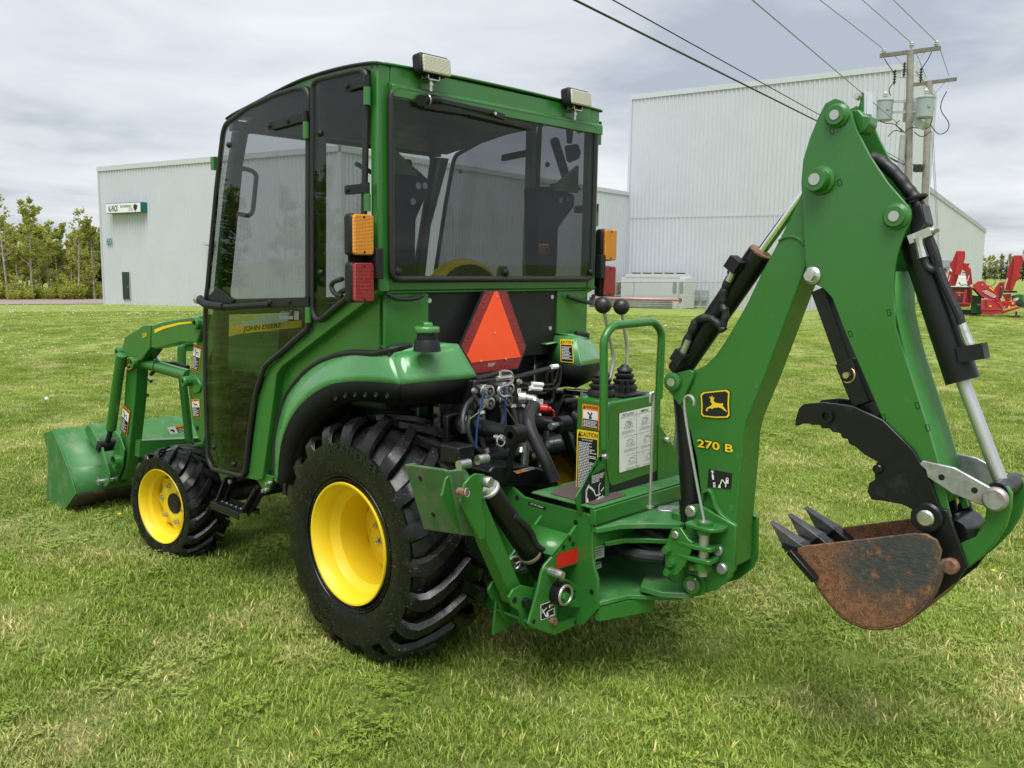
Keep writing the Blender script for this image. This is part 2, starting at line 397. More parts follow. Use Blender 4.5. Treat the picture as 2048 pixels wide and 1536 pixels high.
class Decal:
    """flat print on a quad TL,TR,BR,BL; u to the right, v down, both 0..1"""
    def __init__(s, q, off=.0015):
        s.q = [V(p) for p in q]; n = (s.q[1]-s.q[0]).cross(s.q[3]-s.q[0]).normalized()
        if n.dot(CAMP-s.q[0]) < 0: n = -n
        s.n = n; s.off = off; s.mb = MB(); s.mats = []; s.lay = 0
        s.w = ((s.q[1]-s.q[0]).length+(s.q[2]-s.q[3]).length)/2; s.h = ((s.q[3]-s.q[0]).length+(s.q[2]-s.q[1]).length)/2
    def P(s, u, v, k):
        a = s.q[0].lerp(s.q[1], u); b = s.q[3].lerp(s.q[2], u); return a.lerp(b, v)+s.n*(s.off+k*.0005)
    def _m(s, mat):
        if mat not in s.mats: s.mats.append(mat)
        s.mb.mat(s.mats.index(mat)); s.lay += 1
    def poly(s, pts, mat):
        s._m(mat); P = [s.P(u, v, s.lay) for u, v in pts]; s.mb.add(P, [tuple(range(len(P)))]); return s
    def rect(s, u0, v0, u1, v1, mat, r=0.):
        if r <= 0: return s.poly([(u0, v0), (u1, v0), (u1, v1), (u0, v1)], mat)
        ru, rv = r/s.w, r/s.h; pts = []
        for cx_, cy_, a0 in ((u0+ru, v0+rv, 180), (u1-ru, v0+rv, 270), (u1-ru, v1-rv, 0), (u0+ru, v1-rv, 90)):
            for k in range(5):
                a = math.radians(a0+k*22.5); pts.append((cx_+ru*math.cos(a), cy_+rv*math.sin(a)))
        return s.poly(pts, mat)
    def text(s, body, u, v, h, mat, stretch=1., shear=0., ang=0., bold=.012):
        vs, fs = text_mesh(body, shear, bold); s._m(mat); ca, sa = math.cos(ang), math.sin(ang)
        P = []
        for p in vs:
            x, y = p.x*h*stretch, p.y*h
            x, y = x*ca-y*sa, x*sa+y*ca
            P.append(s.P(u+x/s.w, v-y/s.h, s.lay))
        s.mb.add(P, fs); return s
    def lines(s, u0, v0, u1, v1, n, mat, seed=1, fill=.5):
        rr = random.Random(seed); s._m(mat)
        for i in range(n):
            a = v0+(v1-v0)*i/n; b = a+(v1-v0)/n*fill; u = u0
            end = u1-(u1-u0)*rr.choice((0, 0, .1, .25, .4))
            while u < end:
                w_ = (u1-u0)*rr.uniform(.06, .2); e_ = min(u+w_, end)
                s.mb.add([s.P(x, y, s.lay) for x, y in ((u, a), (e_, a), (e_, b), (u, b))], [(0, 1, 2, 3)]); u = e_+(u1-u0)*.025
        return s
    def stroke(s, pts, w, mat):
        s._m(mat)
        for (a, b), (c, d) in zip(pts, pts[1:]):
            dx, dy = (c-a)*s.w, (d-b)*s.h; L = math.hypot(dx, dy) or 1; nx, ny = -dy/L*w/2/s.w, dx/L*w/2/s.h
            s.mb.add([s.P(x, y, s.lay) for x, y in ((a+nx, b+ny), (c+nx, d+ny), (c-nx, d-ny), (a-nx, b-ny))], [(0, 1, 2, 3)])
        return s
    def build(s, name, parent, label=None):
        o = s.mb.build(name, s.mats, parent, ang=0)
        if label: o['label'] = label
        return o
DEER = [(.16,.70),(.22,.60),(.32,.56),(.40,.50),(.38,.44),(.33,.40),(.36,.36),(.34,.28),(.30,.22),(.34,.22),(.38,.29),(.38,.20),(.42,.20),(.42,.30),(.46,.24),(.49,.27),(.45,.34),(.46,.38),(.52,.44),(.62,.46),(.72,.48),(.78,.46),(.80,.50),(.77,.54),(.84,.62),(.92,.72),(.93,.76),(.84,.70),(.74,.63),(.64,.60),(.54,.61),(.44,.62),(.40,.66),(.36,.63),(.28,.63),(.22,.68),(.24,.74),(.20,.73)]
def deer_logo(q, name, parent):
    d = Decal(q, .003)
    sh = [(.10,.02),(.9,.02),(1,.10),(.98,.5),(1,.88),(.93,.97),(.5,1),(.07,.97),(0,.88),(.02,.5),(0,.10)]
    sc_ = lambda k: [(.5+(u-.5)*k, .5+(v-.5)*k) for u, v in sh]
    d.poly(sc_(1.), BLACKP); d.poly(sc_(.96), YELP); d.poly(sc_(.86), BLACKP)
    d._m(YELP)
    P = [d.P(.04+u*.92, .0+v*1.02, d.lay) for u, v in DEER]
    d.mb.add(P, [tuple(range(len(P)))])
    return d.build(name, parent)
# ================================================================ SETTING
def az_of(px): return PSI+math.atan2(px-1024, FPX)
def sst(a, b, x):
    t = min(max((x-a)/(b-a), 0), 1); return t*t*(3-2*t)
def tz(x, y):
    dx, dy = x-CAMP.x, y-CAMP.y; d = math.hypot(dx, dy); a = math.degrees(math.atan2(dx, dy))
    w = 1-sst(63, 70, abs(a-20)*1.0+0 if a < 20 else a)
    w = 1-sst(64, 70.5, a) if a > 20 else 1-sst(-10, -60, a) if a < -10 else 1.
    far = max(d-14, 0)
    far = far*sst(0, 22, far) if far < 22 else far
    return .034-.030*w*min(far, 75)+(1-w)*.004*min(max(d-45, 0), 120)
def ground(px, py):
    d = ray(px, py); lo, hi = .5, 60.
    f = lambda t: (CAMP+d*t).z-tz((CAMP+d*t).x, (CAMP+d*t).y)
    t = 1.
    while f(t) > 0 and t < 400: t *= 1.02
    lo, hi = t/1.02, t
    for _ in range(30):
        m = (lo+hi)/2
        if f(m) > 0: lo = m
        else: hi = m
    return CAMP+d*hi
def dirpt(px, dist):
    a = az_of(px); return V((CAMP.x+math.sin(a)*dist, CAMP.y+math.cos(a)*dist, 0))
# lawn colour shared by the soil sheet and the blades: patches of green and straw by place
def lawn_color(t):
    g = t.nodes.new('ShaderNodeNewGeometry')
    sx = t.nodes.new('ShaderNodeSeparateXYZ'); t.links.new(g.outputs['Position'], sx.inputs[0])
    cb = t.nodes.new('ShaderNodeCombineXYZ'); t.links.new(sx.outputs[0], cb.inputs[0]); t.links.new(sx.outputs[1], cb.inputs[1])
    big = noise(t, .33, 3, cb.outputs[0]); mid = noise(t, 1.3, 5, cb.outputs[0], .65); fine = noise(t, 9, 4, cb.outputs[0], .7)
    a = ramp(t, big.outputs[0], [(.35, (.200, .280, .050)), (.65, (.270, .355, .072))]).outputs[0]
    b = ramp(t, fine.outputs[0], [(.3, (.82, .82, .82)), (.7, (1.15, 1.15, 1.15))]).outputs[0]
    a = mixc(t, 1., a, b, 'MULTIPLY')
    wv = t.nodes.new('ShaderNodeTexWave'); wv.inputs['Scale'].default_value = .21; wv.inputs['Distortion'].default_value = 1.6; wv.inputs['Detail'].default_value = 2; mw = t.nodes.new('ShaderNodeMapping'); mw.inputs['Rotation'].default_value = (0, 0, .75); t.links.new(cb.outputs[0], mw.inputs[0]); t.links.new(mw.outputs[0], wv.inputs['Vector'])
    a = mixc(t, 1., a, ramp(t, wv.outputs['Fac'], [(.2, (.90, .92, .88)), (.8, (1.08, 1.06, 1.1))]).outputs[0], 'MULTIPLY')   # mowing lines
    f = ramp(t, mid.outputs[0], [(.49, 0.), (.66, .75)]).outputs[0]
    f2 = ramp(t, fine.outputs[0], [(.35, .35), (.65, 1.)]).outputs[0]
    f = mixc(t, 1., f, f2, 'MULTIPLY')
    return mixc(t, f, a, (.56, .50, .26)), cb.outputs[0], fine
def lawn_mat():
    m, t, o = newmat('lawn'); b = t.nodes.new('ShaderNodeBsdfPrincipled'); t.links.new(b.outputs[0], o.inputs[0])
    c, vec, fine = lawn_color(t)
    # mowing lines far off: soft stripes of shorter and longer grass
    t.links.new(c, b.inputs['Base Color']); b.inputs['Roughness'].default_value = .9; b.inputs['Specular IOR Level'].default_value = .15
    bp = t.nodes.new('ShaderNodeBump'); bp.inputs['Strength'].default_value = .9; bp.inputs['Distance'].default_value = .05
    t.links.new(noise(t, 22, 8, vec, .75).outputs[0], bp.inputs['Height']); t.links.new(bp.outputs[0], b.inputs['Normal']); return m
LAWN = lawn_mat()
def blade_mat():
    m, t, o = newmat('grass_blade'); b = t.nodes.new('ShaderNodeBsdfPrincipled')
    c, vec, fine = lawn_color(t)
    oi = t.nodes.new('ShaderNodeObjectInfo')
    r = ramp(t, oi.outputs['Random'], [(0., (.86, .90, .80)), (.5, (1.03, 1.03, 1.)), (1., (1.22, 1.16, 1.2))]).outputs[0]
    c = mixc(t, 1., c, r, 'MULTIPLY')
    at_ = t.nodes.new('ShaderNodeAttribute'); at_.attribute_name = 'tone'
    k = ramp(t, at_.outputs['Fac'], [(0., (.8, .9, .65)), (.6, (1.1, 1.15, .95)), (.86, (1.4, 1.45, 1.25)), (.93, (2.4, 1.7, 2.6)), (1., (2.9, 2.0, 3.6))]).outputs[0]
    c = mixc(t, 1., c, k, 'MULTIPLY')
    t.links.new(c, b.inputs['Base Color']); b.inputs['Roughness'].default_value = .55; b.inputs['Specular IOR Level'].default_value = .3
    tl = t.nodes.new('ShaderNodeBsdfTranslucent'); t.links.new(c, tl.inputs[0])
    ms = t.nodes.new('ShaderNodeMixShader'); ms.inputs[0].default_value = .3
    t.links.new(b.outputs[0], ms.inputs[1]); t.links.new(tl.outputs[0], ms.inputs[2]); t.links.new(ms.outputs[0], o.inputs[0]); return m
BLADE = blade_mat()
# ground sheet: polar grid round the camera, dense near, out to the horizon
mb = MB(); rs = [0, 1.5, 3, 5, 8, 11, 14, 17, 20, 24, 28, 32, 36, 41, 46, 52, 58, 65, 72, 80, 90, 105, 130, 170, 240, 400, 800, 1600]
NA = 180; rows = []
for r_ in rs[1:]:
    rows.append([V((CAMP.x+r_*math.sin(2*math.pi*k/NA), CAMP.y+r_*math.cos(2*math.pi*k/NA), 0)) for k in range(NA)])
for rw in rows:
    for p in rw: p.z = tz(p.x, p.y)
mb.sheet(rows, closed=True)
o_ = len(mb.v); mb.v.append(V((CAMP.x, CAMP.y, 0)))
for k in range(NA): mb.f.append([k, (k+1) % NA, o_]); mb.m.append(0)
mb.f = [f[::-1] for f in mb.f]
for f in mb.f:
    pass
g_ = mb.build('ground', LAWN); tag(g_, 'mown lawn running from the machine to the warehouses', 'lawn', kind='structure')
def fix_up(o):
    me = o.data; n = me.polygons[0].normal
    if n.z < 0: me.flip_normals()
fix_up(g_)
# road at the far edge of the lawn, left of the warehouse
ROADM = M('pale_asphalt', (.30, .235, .215), .9, var=.12, scale=1.2, bump=.3, bscale=30)
mb = MB(); rows = []
for j in range(6):
    d = 70+(92-70)*j/5; rows.append([])
    for k in range(30):
        a = -.25+k*(.42+.25)/29; p = V((CAMP.x+d*math.sin(a), CAMP.y+d*math.cos(a), 0)); p.z = tz(p.x, p.y)+.03+.0*j; rows[-1].append(p)
mb.sheet(rows); ro = mb.build('road', ROADM); tag(ro, 'pale asphalt road beyond the lawn beside the woods', 'road', kind='structure'); fix_up(ro)
# ---------------------------------------------------------------- grass blades (uncountable: one object)
def make_tuft(i, nb, rad, h):
    rr = random.Random(100+i); vs, fs, tone = [], [], []
    for _ in range(nb):
        a = rr.uniform(0, 6.283); d = rad*math.sqrt(rr.random()); x, y = d*math.cos(a), d*math.sin(a)
        b = rr.uniform(0, 6.283); hh = h*rr.uniform(.45, 1.15); lean = rr.uniform(.15, 1.0)*hh; w = rr.uniform(.0014, .0029)
        ux, uy = math.cos(b), math.sin(b); px_, py_ = -uy, ux
        tn = rr.random(); o = len(vs)
        for t, k in ((0, 1), (.5, .85), (1, 0)):
            cx_, cy_, cz = x+ux*lean*t*t, y+uy*lean*t*t, hh*t*(1-.18*t)
            if k: vs += [(cx_+px_*w*k, cy_+py_*w*k, cz), (cx_-px_*w*k, cy_-py_*w*k, cz)]
            else: vs.append((cx_, cy_, cz))
        fs += [(o, o+1, o+3, o+2), (o+2, o+3, o+4)]; tone += [tn]*5
    me = bpy.data.meshes.new('tuft'); me.from_pydata(vs, [], fs); me.materials.append(BLADE)
    at_ = me.attributes.new('tone', 'FLOAT', 'POINT'); at_.data.foreach_set('value', tone)
    return bpy.data.objects.new('tuft', me)
tcol = bpy.data.collections.new('grass_tufts')
for i in range(11): tcol.objects.link(make_tuft(i, 130, .115, .022+.005*(i % 4)))
def make_clover():
    rr = random.Random(9); vs, fs, tone = [], [], []
    for _ in range(26):
        a = rr.uniform(0, 6.283); d = .09*math.sqrt(rr.random()); c = V((d*math.cos(a), d*math.sin(a), rr.uniform(.012, .032))); b = rr.uniform(0, 6.283)
        for k in range(3):
            e_ = b+k*2.094; u_ = V((math.cos(e_), math.sin(e_), .15)); p_ = V((-math.sin(e_), math.cos(e_), 0)); r_ = rr.uniform(.006, .010); o = len(vs)
            vs += [tuple(c), tuple(c+u_*r_+p_*r_*.6), tuple(c+u_*r_*1.7), tuple(c+u_*r_-p_*r_*.6)]; fs.append((o, o+1, o+2, o+3)); tone += [.62]*4
    me = bpy.data.meshes.new('tuft'); me.from_pydata(vs, [], fs); me.materials.append(BLADE); at_ = me.attributes.new('tone', 'FLOAT', 'POINT'); at_.data.foreach_set('value', tone)
    return bpy.data.objects.new('tuft', me)
tcol.objects.link(make_clover())
def grass(name, pts, smin, smax, label):
    me = bpy.data.meshes.new(name); me.from_pydata(pts, [], []); o = bpy.data.objects.new(name, me); COL.objects.link(o)
    tag(o, label, 'grass', kind='stuff')
    ng = bpy.data.node_groups.new(name, 'GeometryNodeTree')
    ng.interface.new_socket('Geometry', in_out='INPUT', socket_type='NodeSocketGeometry'); ng.interface.new_socket('Geometry', in_out='OUTPUT', socket_type='NodeSocketGeometry')
    gi, go = ng.nodes.new('NodeGroupInput'), ng.nodes.new('NodeGroupOutput')
    m2p = ng.nodes.new('GeometryNodeMeshToPoints'); ci = ng.nodes.new('GeometryNodeCollectionInfo'); ci.inputs['Collection'].default_value = tcol; ci.inputs['Separate Children'].default_value = True; ci.inputs['Reset Children'].default_value = True
    ip = ng.nodes.new('GeometryNodeInstanceOnPoints'); ip.inputs['Pick Instance'].default_value = True
    rv = ng.nodes.new('FunctionNodeRandomValue'); rv.data_type = 'FLOAT_VECTOR'; rv.inputs[0].default_value = (-.12, -.12, 0); rv.inputs[1].default_value = (.12, .12, 6.283)
    rsn = ng.nodes.new('FunctionNodeRandomValue'); rsn.data_type = 'FLOAT'; rsn.inputs[2].default_value = smin; rsn.inputs[3].default_value = smax; rsn.inputs['Seed'].default_value = 3
    L = ng.links.new
    L(gi.outputs[0], m2p.inputs[0]); L(m2p.outputs[0], ip.inputs['Points']); L(ci.outputs[0], ip.inputs['Instance'])
    L(rv.outputs[0], ip.inputs['Rotation']); L(rsn.outputs[1], ip.inputs['Scale']); L(ip.outputs[0], go.inputs[0])
    md = o.modifiers.new('scatter', 'NODES'); md.node_group = ng; return o
rg = random.Random(5); near = []; mid_ = []; farp = []
def scatter(lst, r0, r1, dens, a0=8, a1=86):
    n = int(dens*math.pi*(r1*r1-r0*r0)*(a1-a0)/360)
    for _ in range(n):
        r = math.sqrt(rg.uniform(r0*r0, r1*r1)); a = math.radians(rg.uniform(a0, a1))
        x, y = CAMP.x+r*math.sin(a), CAMP.y+r*math.cos(a); lst.append((x, y, tz(x, y)-.004))
scatter(near, 1.2, 5., 190, 0, 94); scatter(near, 5., 9., 130, -10, 104); scatter(mid_, 9, 16, 70, -12, 104); scatter(mid_, 16, 28, 26, -12, 104); scatter(farp, 28, 48, 9, -5, 95)
grass('grass', near+mid_, .75, 1.35, 'short mown grass with dry straw-coloured patches around the tractor')
grass('grass', farp, 1.2, 2.0, 'longer grass of the far lawn towards the warehouses')
# dandelions in the lawn (uncountable at their size)
mbp = MB(); mby = MB(); rg = random.Random(11)
def dandelion(p, puff, s=1.):
    if puff:
        h = rg.uniform(.10, .2)*s; mbp.mat(1).tube([p, p+V((rg.uniform(-.02, .02), rg.uniform(-.02, .02), h))], .002*s, 4); mbp.mat(0).sphere(p+V((0, 0, h)), .017*s, 7, 5)
    else:
        h = rg.uniform(.05, .09)*s; q = p+V((0, 0, h)); n_ = 7
        mby.add([q+V((0, 0, .006*s))]+[q+V((math.cos(k*6.283/n_)*.021*s, math.sin(k*6.283/n_)*.021*s, 0)) for k in range(n_)], [(0, 1+k, 1+(k+1) % n_) for k in range(n_)])
for _ in range(150):
    dandelion(ground(rg.uniform(-40, 420), 640+abs(rg.gauss(0, 32))+ (40 if rg.random() < .3 else 0)), True, .62)
for _ in range(110): dandelion(ground(rg.uniform(1160, 1500), rg.uniform(622, 668)), True, .8)
for _ in range(420): dandelion(ground(rg.uniform(0, 430), rg.uniform(603, 640)), rg.random() < .45, 1.2)
for _ in range(150): dandelion(ground(rg.uniform(215, 430), rg.uniform(601, 612)), False, 2.0)
for q in ((95, 832), (1080, 1240), (1085, 1225), (1380, 690), (1330, 668)): dandelion(ground(*q), True, 1.25)
for q in ((240, 1042), (60, 700), (350, 760), (1985, 1160)): dandelion(ground(*q), False, .6)
PUFF = M('dandelion_puff', (.75, .75, .70), .9); STEM = M('flower_stem', (.12, .19, .04), .7); DYEL = M('dandelion_yellow', (.85, .55, .01), .7)
tag(mbp.build('dandelion_clocks', [PUFF, STEM]), 'white dandelion seed heads scattered over the lawn', 'dandelions', kind='stuff')
tag(mby.build('dandelion_flowers', DYEL), 'yellow dandelion flowers scattered over the far lawn', 'dandelions', kind='stuff')
# ---------------------------------------------------------------- warehouses
WALLM = M('white_cladding', (.545, .565, .615), .55, var=.03, scale=.5, spec=.3)
WALLM2 = M('white_cladding_pale', (.585, .61, .655), .55, var=.04, scale=.4, spec=.3)
TRIM = M('white_trim', (.54, .56, .60), .5, var=.03)
DOORG = M('dark_green_door', (.004, .026, .014), .45, var=.05)
TEAL = M('sign_teal', (.012, .14, .14), .4)
GALVW = M('galvanised', (.42, .45, .47), .45, metal=.4, var=.12, scale=3)
def corr(mb, p0, p1, zb, zt, pitch=.32, dep=.05):
    """ribbed cladding between two ground points, outward side = right of p0->p1; zb, zt functions of t"""
    L = (p1-p0).length; d = (p1-p0)/L; n = V((d.y, -d.x, 0)); k = 0; vs = []; s = 0.
    prof = ((0, 0), (.50, 0), (.62, 1), (.88, 1), (1.0, 0))
    pts = []
    while s < L:
        for a, h in prof[:-1]:
            q = s+a*pitch
            if q < L: pts.append((q, h*dep))
        s += pitch
    pts.append((L, 0))
    lo = [V((p0.x+d.x*q+n.x*h, p0.y+d.y*q+n.y*h, zb(q/L))) for q, h in pts]; hi = [V((a.x, a.y, zt(q/L))) for a, (q, h) in zip(lo, pts)]
    mb.sheet([lo, hi]); return n
dL = V((.156, -.988, 0)).normalized(); dR = V((.988, .156, 0)).normalized()
K0 = dirpt(209, 70.); K1 = K0+dL*23.7; K2 = K1+dR*34.2
ROOF_Z = 7.75
def flat(p): return V((p.x, p.y, 0))
wl = thing('warehouse', 'long low white metal-clad warehouse with a shop sign and dark green door', 'warehouse', (K1.x, K1.y, tz(K1.x, K1.y)))
mb = MB(); corr(mb, flat(K0), flat(K1), lambda t: tz(*K0.lerp(K1, t).xy)-.3, lambda t: ROOF_Z); mb.build('wall', WALLM, wl, ang=20)
mb = MB(); corr(mb, flat(K1), flat(K2), lambda t: tz(*K1.lerp(K2, t).xy)-.3, lambda t: ROOF_Z); mb.build('wall', WALLM, wl, ang=20)
K3 = K0+dR*34.2
mb = MB(); mb.prism([V((p.x, p.y, ROOF_Z)) for p in (K0, K1, K2, K3)], (0, 0, .12)); mb.build('roof', TRIM, wl)
mb = MB()
for a, b, n in ((K0, K1, V((dL.y, -dL.x, 0))), (K1, K2, V((dR.y, -dR.x, 0)))):
    d = (b-a).normalized(); mb.bar(V((a.x, a.y, ROOF_Z+.02))+n*.05-d*.1, V((b.x, b.y, ROOF_Z+.02))+n*.05+d*.1, .1, .32)
mb.build('eaves_trim', TRIM, wl)
mb = MB()
for a in (K0, K1):
    mb = MB(); mb.bar(V((a.x, a.y, tz(a.x, a.y)-.3)), V((a.x, a.y, ROOF_Z)), .16, .16, up=(0, 1, 0)); mb.build('corner_trim', TRIM, wl)
nL = V((dL.y, -dL.x, 0))
if nL.dot(CAMP-K0) < 0: nL = -nL
def onL(px, py): return on(px, py, K0+nL*.06, nL)
# personnel door
def quad_box(mb, pts, n, th): mb.prism(pts, n*th)
dq = [onL(*B3(*q)) for q in ((1090, 997), (1156, 997), (1163, 1238), (1102, 1238))]
mb = MB(); quad_box(mb, dq, nL, .05); dr = mb.build('door', DOORG, wl)
mb = MB(); hp = dq[1].lerp(dq[2], .55)+nL*.1; mb.sphere(hp-dL*.12, .035, 8, 6); mb.build('handle', STEEL, dr)
mb = MB()
for a, b in ((dq[0], dq[1]), (dq[1], dq[2]), (dq[0], dq[3])): mb.bar(a+nL*.02, b+nL*.02, .07, .05, up=nL)
mb.build('door_frame', TRIM, wl)
# wall sign
sq = [onL(*B3(*q)) for q in ((995, 392), (1310, 378), (1312, 468), (998, 482))]
sg = thing('wall_sign', 'white sign with black lettering and maple-leaf-like emblem on teal box', 'sign', sum(sq, V((0, 0, 0)))/4)
mb = MB(); mb.prism([p for p in sq], nL*.45); mb.build('cabinet', TEAL, sg)
d = Decal([p+nL*.46 for p in (sq[0], sq[1], sq[2], sq[3])], .01)
d.rect(.012, .05, .988, .95, WHITE); d.off = .02
d.text('AL-PACK', .22, .52, d.h*.62, BLACKP, .50, bold=.015); d.text('ENTERPRISES', .585, .36, d.h*.24, BLACKP, 1.0, bold=.0); d.text('LTD', .72, .70, d.h*.24, BLACKP, 1.1, bold=.0)
lf = [(.83,.12),(.85,.22),(.87,.16),(.885,.28),(.905,.24),(.90,.38),(.92,.42),(.895,.5),(.90,.62),(.875,.70),(.855,.92),(.84,.80),(.815,.72),(.81,.6),(.79,.52),(.805,.42),(.79,.3),(.815,.3),(.81,.18),(.825,.24)]
d.poly(lf, BLACKP); d.build('sign_face', sg)
# house number, cut-out letters
nq = [onL(*B3(*q)) for q in ((950, 697), (1006, 697), (1008, 757), (952, 757))]
d = Decal(nq, .06); d.text('60', .5, .5, d.h*1.1, TEAL, 1.0, bold=.018); d.text('6 0 0 0 0', .5, 1.22, d.h*.12, BLACKP, 1.)
hn = d.mb.build('house_number', d.mats, None, ang=0); tag(hn, 'dark teal number 60 on the white wall below the sign', 'number')
# wall lamp
wp = onL(*B3(1860, 748)); lt = thing('wall_lamp', 'grey hooded wall lamp on the white wall near the tractor cab', 'lamp', wp)
mb = MB(); mb.prism([wp+nL*a+V((0, 0, b)) for a, b in ((.02, .2), (.45, .1), (.5, -.05), (.02, -.1))], dL*.7); mb.build('hood', GALVW, lt)
mb = MB(); mb.box(wp+nL*.25+dL*.35+V((0, 0, -.12)), (.3, .3, .08)); mb.build('lens', WHITE, lt)
# tall cold store
T0 = K2.copy(); T1 = T0+dL*22.3; T2 = T1+dR*8.5; T3 = T0+dR*8.5
def ztop(px, py, base): # height on the vertical line over base as seen at py
    d_ = ray(px, py); k = math.hypot(base.x-CAMP.x, base.y-CAMP.y)/math.hypot(d_.x, d_.y); return CAMP.z+d_.z*k
Z0, Z1, Z2 = ztop(1250, 195, T0), ztop(1790, 134, T1), ztop(1834, 192, T2)
Zm = (Z0+Z1)/2
ts = thing('cold_store', 'very tall white ribbed metal cold store behind the backhoe', 'warehouse', (T1.x, T1.y, tz(T1.x, T1.y)))
mb = MB(); corr(mb, flat(T0), flat(T1), lambda t: tz(*T0.lerp(T1, t).xy)-.4, lambda t: Z0+(Z1-Z0)*t, .36, .065); mb.build('wall', WALLM, ts, ang=20)
mb = MB(); corr(mb, flat(T1), flat(T2), lambda t: tz(*T1.lerp(T2, t).xy)-.6, lambda t: Z1+(Z2-Z1)*t, .5, .03); mb.build('wall', WALLM2, ts, ang=20)
mb = MB(); corr(mb, flat(T3), flat(T0), lambda t: tz(*T0.lerp(T1, t).xy)-.4, lambda t: Z2+(Z0-Z2)*t, .36, .065); mb.build('wall', WALLM, ts, ang=20)
mb = MB(); mb.add([V((T0.x, T0.y, Z0)), V((T1.x, T1.y, Z1)), V((T2.x, T2.y, Z2)), V((T3.x, T3.y, Z2))], [(0, 1, 2, 3)]); mb.build('roof', TRIM, ts)
mb = MB(); mb.bar(V((T0.x, T0.y, Z0))+nL*.06, V((T1.x, T1.y, Z1))+nL*.06, .14, .4); mb.bar(V((T1.x, T1.y, Z1)), V((T2.x, T2.y, Z2)), .14, .4); mb.build('eaves_trim', TRIM, ts)
mb = MB()
for a, z in ((T0, Z0), (T1, Z1), (T2, Z2)):
    mb = MB(); mb.bar(V((a.x, a.y, tz(a.x, a.y)-.4)), V((a.x, a.y, z)), .22, .22, up=(0, 1, 0)); mb.build('corner_trim', TRIM, ts)
mb = MB(); zs = ztop(1350, 434, T0.lerp(T1, .18)); mb.bar(V((T0.x, T0.y, zs))+nL*.06, V((T1.x, T1.y, zs))+nL*.06, .03, .04); mb.build('lap_joint', TRIM, ts)
# low annex right of it
U0 = T2.copy(); U1 = T1+dR*43
Zu0, Zu1 = ztop(1834, 378, U0), ztop(1955, 462, U1)
an = thing('warehouse_annex', 'low white building with sloping roofline behind the utility poles', 'warehouse', (U1.x, U1.y, tz(U1.x, U1.y)))
mb = MB(); corr(mb, flat(U0), flat(U1), lambda t: tz(*U0.lerp(U1, t).xy)-.6, lambda t: Zu0+(Zu1-Zu0)*t, .9, .02); mb.build('wall', WALLM2, an, ang=20)
U2 = U1-dL*20
mb = MB(); corr(mb, flat(U1), flat(U2), lambda t: tz(*U1.lerp(U2, t).xy)-.6, lambda t: Zu1, .9, .02); mb.build('wall', WALLM2, an, ang=20)
U3 = U0-dL*20; mb = MB(); mb.add([V((U0.x, U0.y, Zu0)), V((U1.x, U1.y, Zu1)), V((U2.x, U2.y, Zu1)), V((U3.x, U3.y, Zu0))], [(0, 1, 2, 3)]); mb.build('roof', TRIM, an)
mb = MB(); mb.bar(V((U0.x, U0.y, Zu0)), V((U1.x, U1.y, Zu1)), .16, .4); mb.build('eaves_trim', GALVW, an)
# ---------------------------------------------------------------- yard things in front of the cold store
FD = 5.0                                     # fence stands this far in front of the wall
def onF(px, py, k=FD): return on(px, py, T0+nL*k, nL)
def gz(p): return V((p.x, p.y, tz(p.x, p.y)))
fn = None
fa, fb = gz(onF(1165, 600)), gz(onF(1660, 600)); FH = 2.05
fn = thing('chain_link_fence', 'grey chain-link fence with posts in front of the tall cold store', 'fence', fa)
nposts = 6; pxs = (1181, 1267, 1357, 1445, 1540, 1650)
for q in pxs:
    p = gz(onF(q, 600)); mb = MB(); mb.cyl(p, p+V((0, 0, FH)), .045, n=8); mb.cyl(p+V((0, 0, FH)), p+V((0, 0, FH+.35))+nL*.0-dL*.18, .025, n=6); mb.build('post', GALVW, fn)
for hh in (FH-.05, .9, .1):
    mb = MB(); mb.tube([fa+V((0, 0, hh)), fb+V((0, 0, hh))], .045 if hh > 1 else .025, 6); mb.build('rail', GALVW, fn)
mb = MB(); Lf = (fb-fa).length; df = (fb-fa)/Lf; k = -FH
while k < Lf:
    for sgn in (1, -1):
        a0_, a1_ = (k, k+FH) if sgn > 0 else (k+FH, k)
        t0, t1 = 0., 1.
        za, zb_ = 0., FH
        def cl(s): return min(max(s, 0), Lf)
        if a0_ < 0 or a0_ > Lf: t0 = (cl(a0_)-a0_)/(a1_-a0_)
        if a1_ < 0 or a1_ > Lf: t1 = (cl(a1_)-a0_)/(a1_-a0_)
        p = fa+df*(a0_+(a1_-a0_)*t0)+V((0, 0, FH*t0)); q = fa+df*(a0_+(a1_-a0_)*t1)+V((0, 0, FH*t1)); mb.tube([p, q], .011, 3, caps=False)
    k += .24
w_ = mb.build('wire_mesh', GALVW, fn); w_['kind'] = 'stuff'
# chiller unit
WU = M('chiller_white', (.62, .63, .63), .45, var=.03)
GREYB = M('grey_metal_box', (.30, .34, .36), .45, var=.1); DARKG = M('dark_grille', (.03, .03, .035), .6)
ca, cb_ = gz(onF(1241, 600, 3.2)), gz(onF(1367, 600, 3.2)); cH = ztop(1300, 556, ca.lerp(cb_, .5))-ca.z
ch = thing('chiller_unit', 'large white refrigeration unit with fan tops behind the chain-link fence', 'chiller', ca)
mb = MB(); mb.prism([ca, cb_, cb_-nL*2.2, ca-nL*2.2], (0, 0, cH)); mb.build('body', WU, ch, bevel=.03)
mb = MB(); dc = (cb_-ca); mb.prism([ca+dc*.07+nL*.02, ca+dc*.93+nL*.02, ca+dc*.93-nL*2.2, ca+dc*.07-nL*2.2], (0, 0, .3)); mb.v = [p+V((0, 0, cH+.002)) for p in mb.v]; mb.build('plenum', WU, ch)
